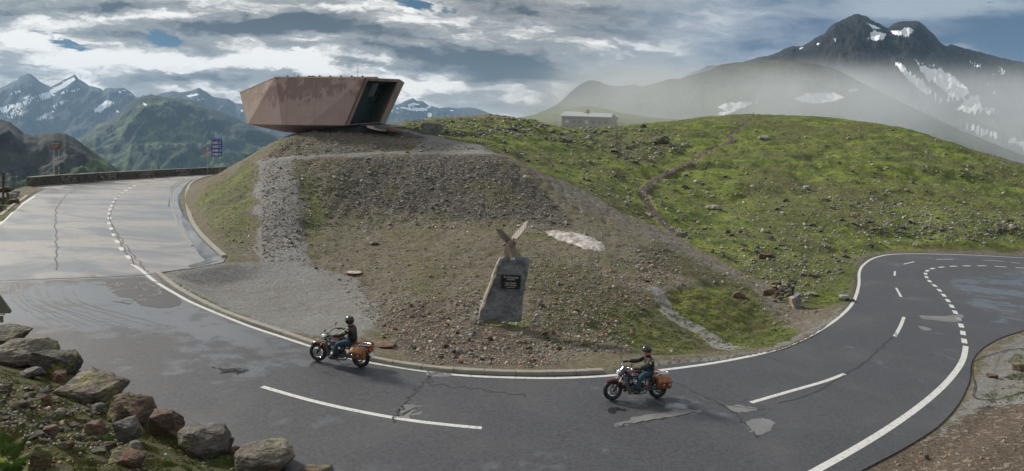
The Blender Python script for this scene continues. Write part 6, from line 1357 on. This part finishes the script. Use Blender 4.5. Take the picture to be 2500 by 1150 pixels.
    for sg in (-1, 1):
        m_ = MB(); m_.tube([(.12,sg*.15,.27),(.12,sg*.31,.27)], .016, 8); m_.tube([(.12,sg*.15,.27),(.32,sg*.17,.25),(.37,sg*.22,.30)], .009, 6); m_.build('footpeg', 'cast_aluminium', r, 50)
        saddlebag(r, sg)
    m_ = MB(); m_.tube([(.02,.18,.20),(-.18,.24,.14),(-.30,.26,.15)], .012, 8); m_.build('kickstand', 'cast_aluminium', r, 50)
    m_ = MB(); m_.ell((-1.12,0,.60), (.03,.05,.035), 12, 8); m_.build('tail_light', 'red_lens', r, 60)
    m_ = MB(); m_.box((-1.18,0,.47), (.012,.20,.16), Matrix.Rotation(rad(18),3,'Y')); m_.box((-1.13,0,.53), (.08,.05,.02), Matrix.Rotation(rad(30),3,'Y')); m_.build('number_plate', 'plate_white', r, None)
    for sg in (-1, 1): m_ = MB(); m_.ell((-1.06,sg*.15,.60), (.025,.03,.025), 10, 8); m_.tube([(-1.04,sg*.05,.60),(-1.06,sg*.13,.60)], .008, 6); m_.build('turn_signal', 'red_lens', r, 60)
    for o in r.children: o.location = o.location
    return r
# ------------------------------------------------------------------ riders (skinned figures)
def skin_mesh(name, pts, edges, radii, root, mt, parent, lvl=2, smooth=180):
    me = bpy.data.meshes.new(name); me.from_pydata(pts, edges, []); o = bpy.data.objects.new(name, me); COL.objects.link(o)
    sm = o.modifiers.new('skin', 'SKIN'); sm.use_smooth_shade = True; sm.branch_smoothing = .6; ss = o.modifiers.new('sub', 'SUBSURF'); ss.levels = lvl; ss.render_levels = lvl
    lay = me.skin_vertices[0].data if me.skin_vertices else None
    if lay is None:
        bpy.context.view_layer.objects.active = o; o.select_set(True); bpy.ops.mesh.customdata_skin_add(); lay = me.skin_vertices[0].data
    for i, rr in enumerate(radii): lay[i].radius = rr if isinstance(rr, tuple) else (rr, rr); lay[i].use_root = (i == root)
    bpy.context.view_layer.update(); m2 = bpy.data.meshes.new_from_object(o.evaluated_get(bpy.context.evaluated_depsgraph_get())); m2.name = name
    bpy.data.objects.remove(o); bpy.data.meshes.remove(me); m2.materials.clear(); return link(name, m2, MATS[mt], parent, smooth)
def make_rider(M, label, yaw):
    r = empty('person', M=M); tag(r, label, 'person', 'riders on the motorcycles')
    hip = (-.42,0,.83); J = dict(waist=(-.44,0,.98), chest=(-.42,0,1.17), neck=(-.37,0,1.34), head=(-.33,0,1.42), headtop=(-.32,0,1.50))
    L = {}
    for sg, k in ((1,'l'), (-1,'r')):
        L[k] = dict(sh=(-.40,sg*.18,1.28), el=(-.17,sg*.33,1.10), wr=(.12,sg*.385,1.085), ha=(.20,sg*.39,1.075), hp=(-.36,sg*.11,.82), kn=(-.02,sg*.27,.78), an=(.06,sg*.29,.36), he=(.02,sg*.29,.31), to=(.24,sg*.31,.33))
    # body: one continuous surface under the clothes
    P = [hip, J['waist'], J['chest'], J['neck'], J['head'], J['headtop']]; E = [(0,1),(1,2),(2,3),(3,4),(4,5)]; Rr = [(.12,.14),.12,(.12,.15),.055,.085,.08]
    for k in ('l','r'):
        a = L[k]; b0 = len(P); P += [a['sh'], a['el'], a['wr'], a['ha'], a['hp'], a['kn'], a['an'], a['to']]; Rr += [.06,.042,.028,.024,.09,.05,.032,.020]; E += [(2,b0),(b0,b0+1),(b0+1,b0+2),(b0+2,b0+3),(0,b0+4),(b0+4,b0+5),(b0+5,b0+6),(b0+6,b0+7)]
    skin_mesh('body', P, E, Rr, 0, 'skin', r, 1)
    # jacket
    P = [(-.44,0,.86),(-.455,0,.98),(-.445,0,1.10),(-.42,0,1.22),(-.38,0,1.33)]; E = [(0,1),(1,2),(2,3),(3,4)]; Rr = [(.165,.19),(.165,.185),(.18,.20),(.175,.20),(.085,.095)]
    for k in ('l','r'):
        a = L[k]; b0 = len(P); v_ = lambda p, q, t_: tuple(p[i]+(q[i]-p[i])*t_ for i in range(3)); P += [a['sh'], v_(a['sh'],a['el'],.5), a['el'], v_(a['el'],a['wr'],.5), v_(a['el'],a['wr'],.93)]; Rr += [.105,.092,.082,.072,.058]; E += [(3,b0),(b0,b0+1),(b0+1,b0+2),(b0+2,b0+3),(b0+3,b0+4)]
    jk = skin_mesh('jacket', P, E, Rr, 0, 'jacket_black', r, 2)
    m_ = MB(); m_.torus((-.44,0,.835), .165, .02, 'z', 24, 8); m_.build('hem', 'jacket_black', jk, 60)
    m_ = MB(); m_.disc((-.30,.335,1.225), .040, .006, (.2,1,.2), 16); m_.ell((-.475,.30,1.25) if False else (-.40,.268,1.27), (.035,.012,.03), 10, 8); m_.build('shoulder_badge', 'badge_cream', jk, 60)
    # jeans
    P = [(-.42,0,.85)]; E = []; Rr = [(.15,.17)]
    for k in ('l','r'):
        a = L[k]; b0 = len(P); v_ = lambda p, q, t_: tuple(p[i]+(q[i]-p[i])*t_ for i in range(3)); P += [a['hp'], v_(a['hp'],a['kn'],.5), a['kn'], v_(a['kn'],a['an'],.3), v_(a['kn'],a['an'],.7), v_(a['kn'],a['an'],.97)]; Rr += [.125,.108,.083,.078,.070,.072]; E += [(0,b0)]+[(b0+i, b0+i+1) for i in range(5)]
    skin_mesh('jeans', P, E, Rr, 0, 'denim', r, 2)
    for k, sg in (('l',1), ('r',-1)):
        a = L[k]; bt = skin_mesh('boot', [(a['an'][0],a['an'][1],.42), a['an'], a['he'], (.13,a['to'][1],.325), a['to']], [(0,1),(1,2),(2,3),(3,4)], [.066,.068,.072,.066,.058], 1, 'boot_leather', r, 2)
        m_ = MB(); m_.box((.12,a['to'][1],.268), (.30,.09,.022), None, .008); m_.build('sole', 'sole', bt, 50)
        # glove: palm and five fingers closed round the grip
        hx, hy, hz = .235, sg*.385, 1.062; fw = Vector((-.11, sg*.06, -.017)).normalized(); m_ = MB(); m_.ell((hx-.030, hy, hz+.022), (.048,.042,.022), 12, 8); m_.tube([(a['wr'][0]-.02, a['wr'][1], a['wr'][2]), (hx-.03, hy, hz+.018)], [.036,.032], 10)
        for q in range(4):
            b_ = Vector((hx,hy,hz))+fw*(-.030+.021*q); R0 = .0235; Lq = (0.95, 1.0, .97, .85)[q]; fwd = Vector((sg*.48*0+.85, sg*.5, 0)).normalized()
            pts = [b_+fwd*(-.020)+Vector((0,0,.030)), b_+fwd*.012+Vector((0,0,.032)), b_+fwd*.032*Lq+Vector((0,0,.010)), b_+fwd*.024*Lq+Vector((0,0,-.018)), b_+fwd*.000+Vector((0,0,-.028*Lq))]; m_.tube(pts, [.0115,.0115,.011,.010,.008], 8)
        m_.tube([Vector((hx,hy,hz))+fw*(-.035)+Vector((-.03,0,.012)), Vector((hx,hy,hz))+fw*(-.048)+Vector((-.012,0,-.014)), Vector((hx,hy,hz))+fw*(-.040)+Vector((.012,0,-.026))], [.013,.012,.010], 8)
        m_.build('glove', 'boot_leather', r, 60)
    # head: face, open helmet, goggles, scarf
    HR = Matrix.Rotation(yaw, 4, 'Z'); HM_ = Matrix.Translation((-.325,0,1.515)) @ HR @ Matrix.Scale(1.16, 4)
    hd_ = empty('head', (0,0,0)); bpy.data.objects.remove(hd_)
    def hf(v):
        x = v.x; z = v.z; return Vector((x*(1+.10*(z < 0)*abs(z)), v.y*(1-.22*max(0,-z)), z))
    m_ = MB(); m_.ell((0,0,0), (.098,.078,.118), 20, 14, None, hf); m_.ell((.100,0,-.012), (.018,.013,.020), 10, 8); [m_.ell((0,q*.080,-.01), (.02,.010,.032), 10, 8) for q in (-1,1)]; fc_ = m_.build('face', 'skin', r, 60, HM_)
    for q in (-1, 1): m_ = MB(); m_.ell((.086,q*.032,.012), (.012,.014,.009), 10, 8); m_.build('eye', 'eye_white', fc_, 60, HM_); m_ = MB(); m_.tube([(.094,q*.018,.034),(.088,q*.050,.032)], .005, 6); m_.build('eyebrow', 'brow', fc_, 60, HM_)
    m_ = MB(); m_.ell((.094,0,-.055), (.012,.026,.009), 12, 8); m_.build('mouth', 'lip', fc_, 60, HM_)
    m_ = MB(); rings = []; n_ = 28
    for i in range(11):
        a = rad(4+ (i/10)*112); ring = []
        for j in range(n_):
            b_ = 2*math.pi*j/n_; front = max(0, math.cos(b_)); lim = a if a < rad(74) else a-(a-rad(74))*min(1, front*1.7); ring.append((.142*math.sin(lim)*math.cos(b_)*1.03, .128*math.sin(lim)*math.sin(b_), .142*math.cos(lim)*1.02+.015))
        rings.append(ring)
    for i in range(10, -1, -3):
        a = rad(4+(i/10)*112); rings.append([tuple(c*.90 for c in p) for p in rings[i]])
    m_.loft(rings, cap=False); m_.ell((0,0,.155), (.02,.02,.006), 8, 6); he = m_.build('helmet', 'helmet_black', r, 60, HM_)
    m_ = MB(); m_.loft([[(.125+.045*t_, q*(.085-.02*t_), .075-.012*t_-.02*abs(q)) for q in (-1,-.5,0,.5,1)]+[(.125+.045*t_, q*(.085-.02*t_), .068-.012*t_-.02*abs(q)) for q in (1,.5,0,-.5,-1)] for t_ in (0,.5,1)]); m_.build('peak', 'helmet_black', he, 60, HM_)
    m_ = MB(); m_.torus((0,0,.0), .122, .010, 'z', 28, 6, 1.8); m_.ell((-.09,0,.13), (.045,.05,.028), 10, 8); m_.build('goggle_strap', 'jacket_black', he, 60, HM_)
    m_ = MB(); m_.ell((.098,0,.025), (.026,.062,.026), 14, 8); m_.build('goggles', 'goggle_amber', he, 60, HM_)
    m_ = MB(); [m_.ell((-.06,q*.06,.137), (.02,.012,.012), 8, 6) for q in (-1,1)]; m_.build('helmet_badge', 'sign_red', he, 60, HM_)
    m_ = MB(); m_.torus((-.370,0,1.365), .080, .032, 'z', 20, 8, 1.2); m_.ell((-.44,.0,1.34), (.055,.075,.038), 12, 8);  m_.build('scarf', 'scarf_red', r, 60)
    return r
def bike_matrix(pf, pr, lean=0.0, swing=None):
    f = Vector((*on_plane(*pf), 0)); q = Vector((*on_plane(*pr), 0)); c = (f+q)/2; h = (f-q).normalized()
    if swing is not None: h = Vector((-math.cos(rad(swing)), math.sin(rad(swing)), 0))
    c.z = plane(c.x, c.y); X_ = Vector((h.x, h.y, PB*h.x+PC*h.y)).normalized(); nrm = Vector((-PB, -PC, 1)).normalized(); nrm = (Matrix.Rotation(rad(lean), 3, X_) @ nrm); Y_ = nrm.cross(X_).normalized(); X_ = Y_.cross(nrm)
    return Matrix(((X_.x,Y_.x,nrm.x,c.x),(X_.y,Y_.y,nrm.y,c.y),(X_.z,Y_.z,nrm.z,c.z+.004),(0,0,0,1)))
MB1 = bike_matrix((772,874),(886,904), -3, 13); MB2 = bike_matrix((1492,978),(1606,971), 2, -16)
make_bike(MB1, 'maroon cruiser motorcycle with tan saddlebags close to the kerb, leading', False)
make_bike(MB2, 'maroon cruiser motorcycle with smoked fly screen and tan saddlebags, following', True)
make_rider(MB1, 'rider in black jacket and helmet on the leading motorcycle, looking away', rad(-28))
make_rider(MB2, 'rider in black jacket and jeans on the following motorcycle with fly screen', rad(22))
# ------------------------------------------------------------------ grass and moss tufts
def blades(name, polys, n, hmin, hmax, wd, tints, label, seed, bend=.5):
    r = np.random.default_rng(seed); XS, YS = [], []
    for poly, fr in polys:
        P = np.array(poly, float); m_ = int(n*fr); px = r.uniform(P[:,0].min(), P[:,0].max(), m_*3); py = r.uniform(P[:,1].min(), P[:,1].max(), m_*3); k = in_poly(px, py, P); px, py = px[k][:m_], py[k][:m_]
        x, y, z, ok = hit1(px, py); cl = fbm(x*1.7+3, y*1.7, 4, .6) > .02; k = ok & cl & (sdist(x, y, road_poly) < -.15); XS.append(x[k]); YS.append(y[k])
    x = np.concatenate(XS); y = np.concatenate(YS); B = 4; x = np.repeat(x, B)+r.normal(0, wd*3, len(x)*B); y = np.repeat(y, B)+r.normal(0, wd*3, len(y)*B); z = ground(x, y)-.01; m_ = len(x)
    a = r.uniform(0, 2*np.pi, m_); h = r.uniform(hmin, hmax, m_); w_ = wd*r.uniform(.6, 1.3, m_); dx, dy = np.cos(a)*w_, np.sin(a)*w_; b_ = r.uniform(0, bend, m_)*h; c, s_ = np.cos(a+1.57+r.normal(0,.5,m_)), np.sin(a+1.57)
    V = np.stack([np.c_[x-dx, y-dy, z], np.c_[x+dx, y+dy, z], np.c_[x+dx*.6+c*b_*.35, y+dy*.6+s_*b_*.35, z+h*.6], np.c_[x-dx*.6+c*b_*.35, y-dy*.6+s_*b_*.35, z+h*.6], np.c_[x+c*b_, y+s_*b_, z+h*.95]], 1).reshape(-1, 3)
    i = (np.arange(m_)*5)[:,None,None]; T = (i+np.array([[0,1,2],[0,2,3],[3,2,4]])[None]).reshape(-1, 3)
    me = tri_mesh(name, V, T); tt = np.array(tints)[r.integers(0, len(tints), m_)]*r.uniform(.7, 1.25, (m_,1)); set_col(me, 'tint', np.repeat(tt, 5, 0)); o = link(name, me, MATS['grass_blade']); tag(o, label, 'grass', kind='stuff'); return o
G_OL = [(.10,.11,.02),(.14,.14,.03),(.07,.085,.015),(.17,.15,.05),(.06,.10,.015)]; G_GR = [(.07,.15,.015),(.11,.19,.03),(.05,.11,.012),(.15,.20,.05)]
blades('moss', [([(0,900),(120,935),(330,1015),(560,1110),(640,1150),(0,1150)], 1.0)], 17000, .02, .07, .006, G_OL, 'olive moss and short grass between the stones of the near bank', 31)
blades('grass', [([(0,1055),(60,1100),(125,1150),(0,1150)], .6), ([(400,1100),(560,1120),(620,1150),(400,1150)], .1), ([(235,1020),(300,1060),(260,1080),(225,1050)], .04)], 9000, .04, .12, .004, G_GR, 'bright green grass growing on the turf lip at the bottom left', 32)
blades('grass', [([(1590,745),(1650,700),(1740,690),(1830,700),(1880,745),(1945,800),(1935,830),(1850,850),(1760,855),(1700,812),(1640,775)], .4), ([(1440,740),(1540,735),(1640,790),(1720,840),(1700,862),(1600,868),(1500,835),(1430,790)], .3), ([(1290,700),(1440,700),(1480,830),(1400,860),(1300,820)], .15), ([(1900,640),(2080,640),(2080,730),(2000,750),(1930,700)], .2)], 16000, .03, .11, .010, G_GR+G_OL[:2], 'green grass and moss on the hump inside the bend', 33)
blades('grass', [([(405,680),(450,697),(520,742),(600,780),(650,805),(600,792),(515,752),(440,706)], .5), ([(1175,775),(1290,768),(1290,786),(1180,790)], .15), ([(2395,965),(2500,930),(2500,985),(2420,985)], .2), ([(2440,925),(2500,905),(2500,935)], .1), ([(2450,885),(2500,850),(2500,890)], .1)], 3500, .02, .09, .006, G_GR+G_OL, 'sparse green tufts along the kerb and verge', 34)
# ------------------------------------------------------------------ air: even haze, and the cloud of mist drifting over the right-hand slopes
m_ = MB(); m_.box((0, 3300, 150), (15000, 6900, 1500)); 
hz = m_.build('haze', None, None, None); hm = bpy.data.materials.new('haze'); hm.use_nodes = True; t = NT(hm.node_tree); t.n.clear(); out_ = t.node('ShaderNodeOutputMaterial'); pv = t.node('ShaderNodeVolumePrincipled')
pv.inputs['Color'].default_value = (0.45, 0.70, 1.0, 1); pv.inputs['Density'].default_value = 0.00007; pv.inputs['Anisotropy'].default_value = 0.2
t.link(pv.outputs[0], out_.inputs['Volume']); hz.data.materials.append(hm); tag(hz, 'pale blue mountain air', 'haze', kind='stuff')
m_ = MB(); m_.box((760, 1000, 150), (1680, 1780, 440))
ms = m_.build('mist', None, None, None); mm = bpy.data.materials.new('mist'); mm.use_nodes = True; t = NT(mm.node_tree); t.n.clear(); out_ = t.node('ShaderNodeOutputMaterial'); pv = t.node('ShaderNodeVolumePrincipled')
p = t.node('ShaderNodeNewGeometry').outputs['Position']; X_, Y_, Z_ = t.sep(p)
n = t.noise(p, .0050, 4, .6, .5); n2 = t.noise(p, .013, 3, .6, .6)
top = t.math('ADD', t.math('MULTIPLY', Y_, .112), 14.0)
hf_ = t.ramp(t.math('ADD', t.math('DIVIDE', t.math('SUBTRACT', Z_, 12.0), t.math('MAXIMUM', Y_, 100.0)), t.math('MULTIPLY', t.math('SUBTRACT', n, .5), .10)), .150, .075)
lf = t.ramp(t.math('DIVIDE', X_, t.math('MAXIMUM', Y_, 1.0)), .02, .20)
nf = t.ramp(Y_, 105.0, 230.0); ff = t.ramp(Y_, 1890.0, 1600.0)
dn_ = t.math('MULTIPLY', t.math('MULTIPLY', hf_, lf), t.math('MULTIPLY', nf, ff))
dn_ = t.math('MULTIPLY', dn_, t.ramp(t.math('ADD', t.math('MULTIPLY', n, .6), t.math('MULTIPLY', n2, .4)), .43, .60, .12, 1.9))
dn_ = t.math('MULTIPLY', dn_, t.ramp(t.math('DIVIDE', X_, t.math('MAXIMUM', Y_, 1.0)), .50, .68, 1.0, .38))
t.link(t.math('MULTIPLY', dn_, .0034), pv.inputs['Density']); pv.inputs['Color'].default_value = (.74, .79, .84, 1); pv.inputs['Anisotropy'].default_value = .1
t.link(pv.outputs[0], out_.inputs['Volume']); ms.data.materials.append(mm); tag(ms, 'bank of grey mist drifting over the right-hand slopes', 'mist', kind='stuff')

m_ = MB(); m_.ell((34, 196, 20), (62, 58, 22), 32, 20)
m2 = m_.build('mist', None, None, None); mm = bpy.data.materials.new('mist_wisp'); mm.use_nodes = True; t = NT(mm.node_tree); t.n.clear(); out_ = t.node('ShaderNodeOutputMaterial'); pv = t.node('ShaderNodeVolumePrincipled')
p = t.node('ShaderNodeNewGeometry').outputs['Position']; q_v = t.vmul(t.vadd(p, (-34, -196, -20)), (1/62, 1/58, 1/22))
ln = t.node('ShaderNodeVectorMath', operation='LENGTH'); t.link(q_v, ln.inputs[0]); n = t.noise(p, .045, 4, .6)
t.link(t.math('MULTIPLY', t.ramp(t.math('ADD', ln.outputs['Value'], t.math('MULTIPLY', n, .5)), 1.15, .55), .011), pv.inputs['Density']); pv.inputs['Color'].default_value = (.66, .69, .72, 1)
t.link(pv.outputs[0], out_.inputs['Volume']); m2.data.materials.append(mm); tag(m2, 'thin wisp of mist hanging round the stone hut', 'mist', kind='stuff')
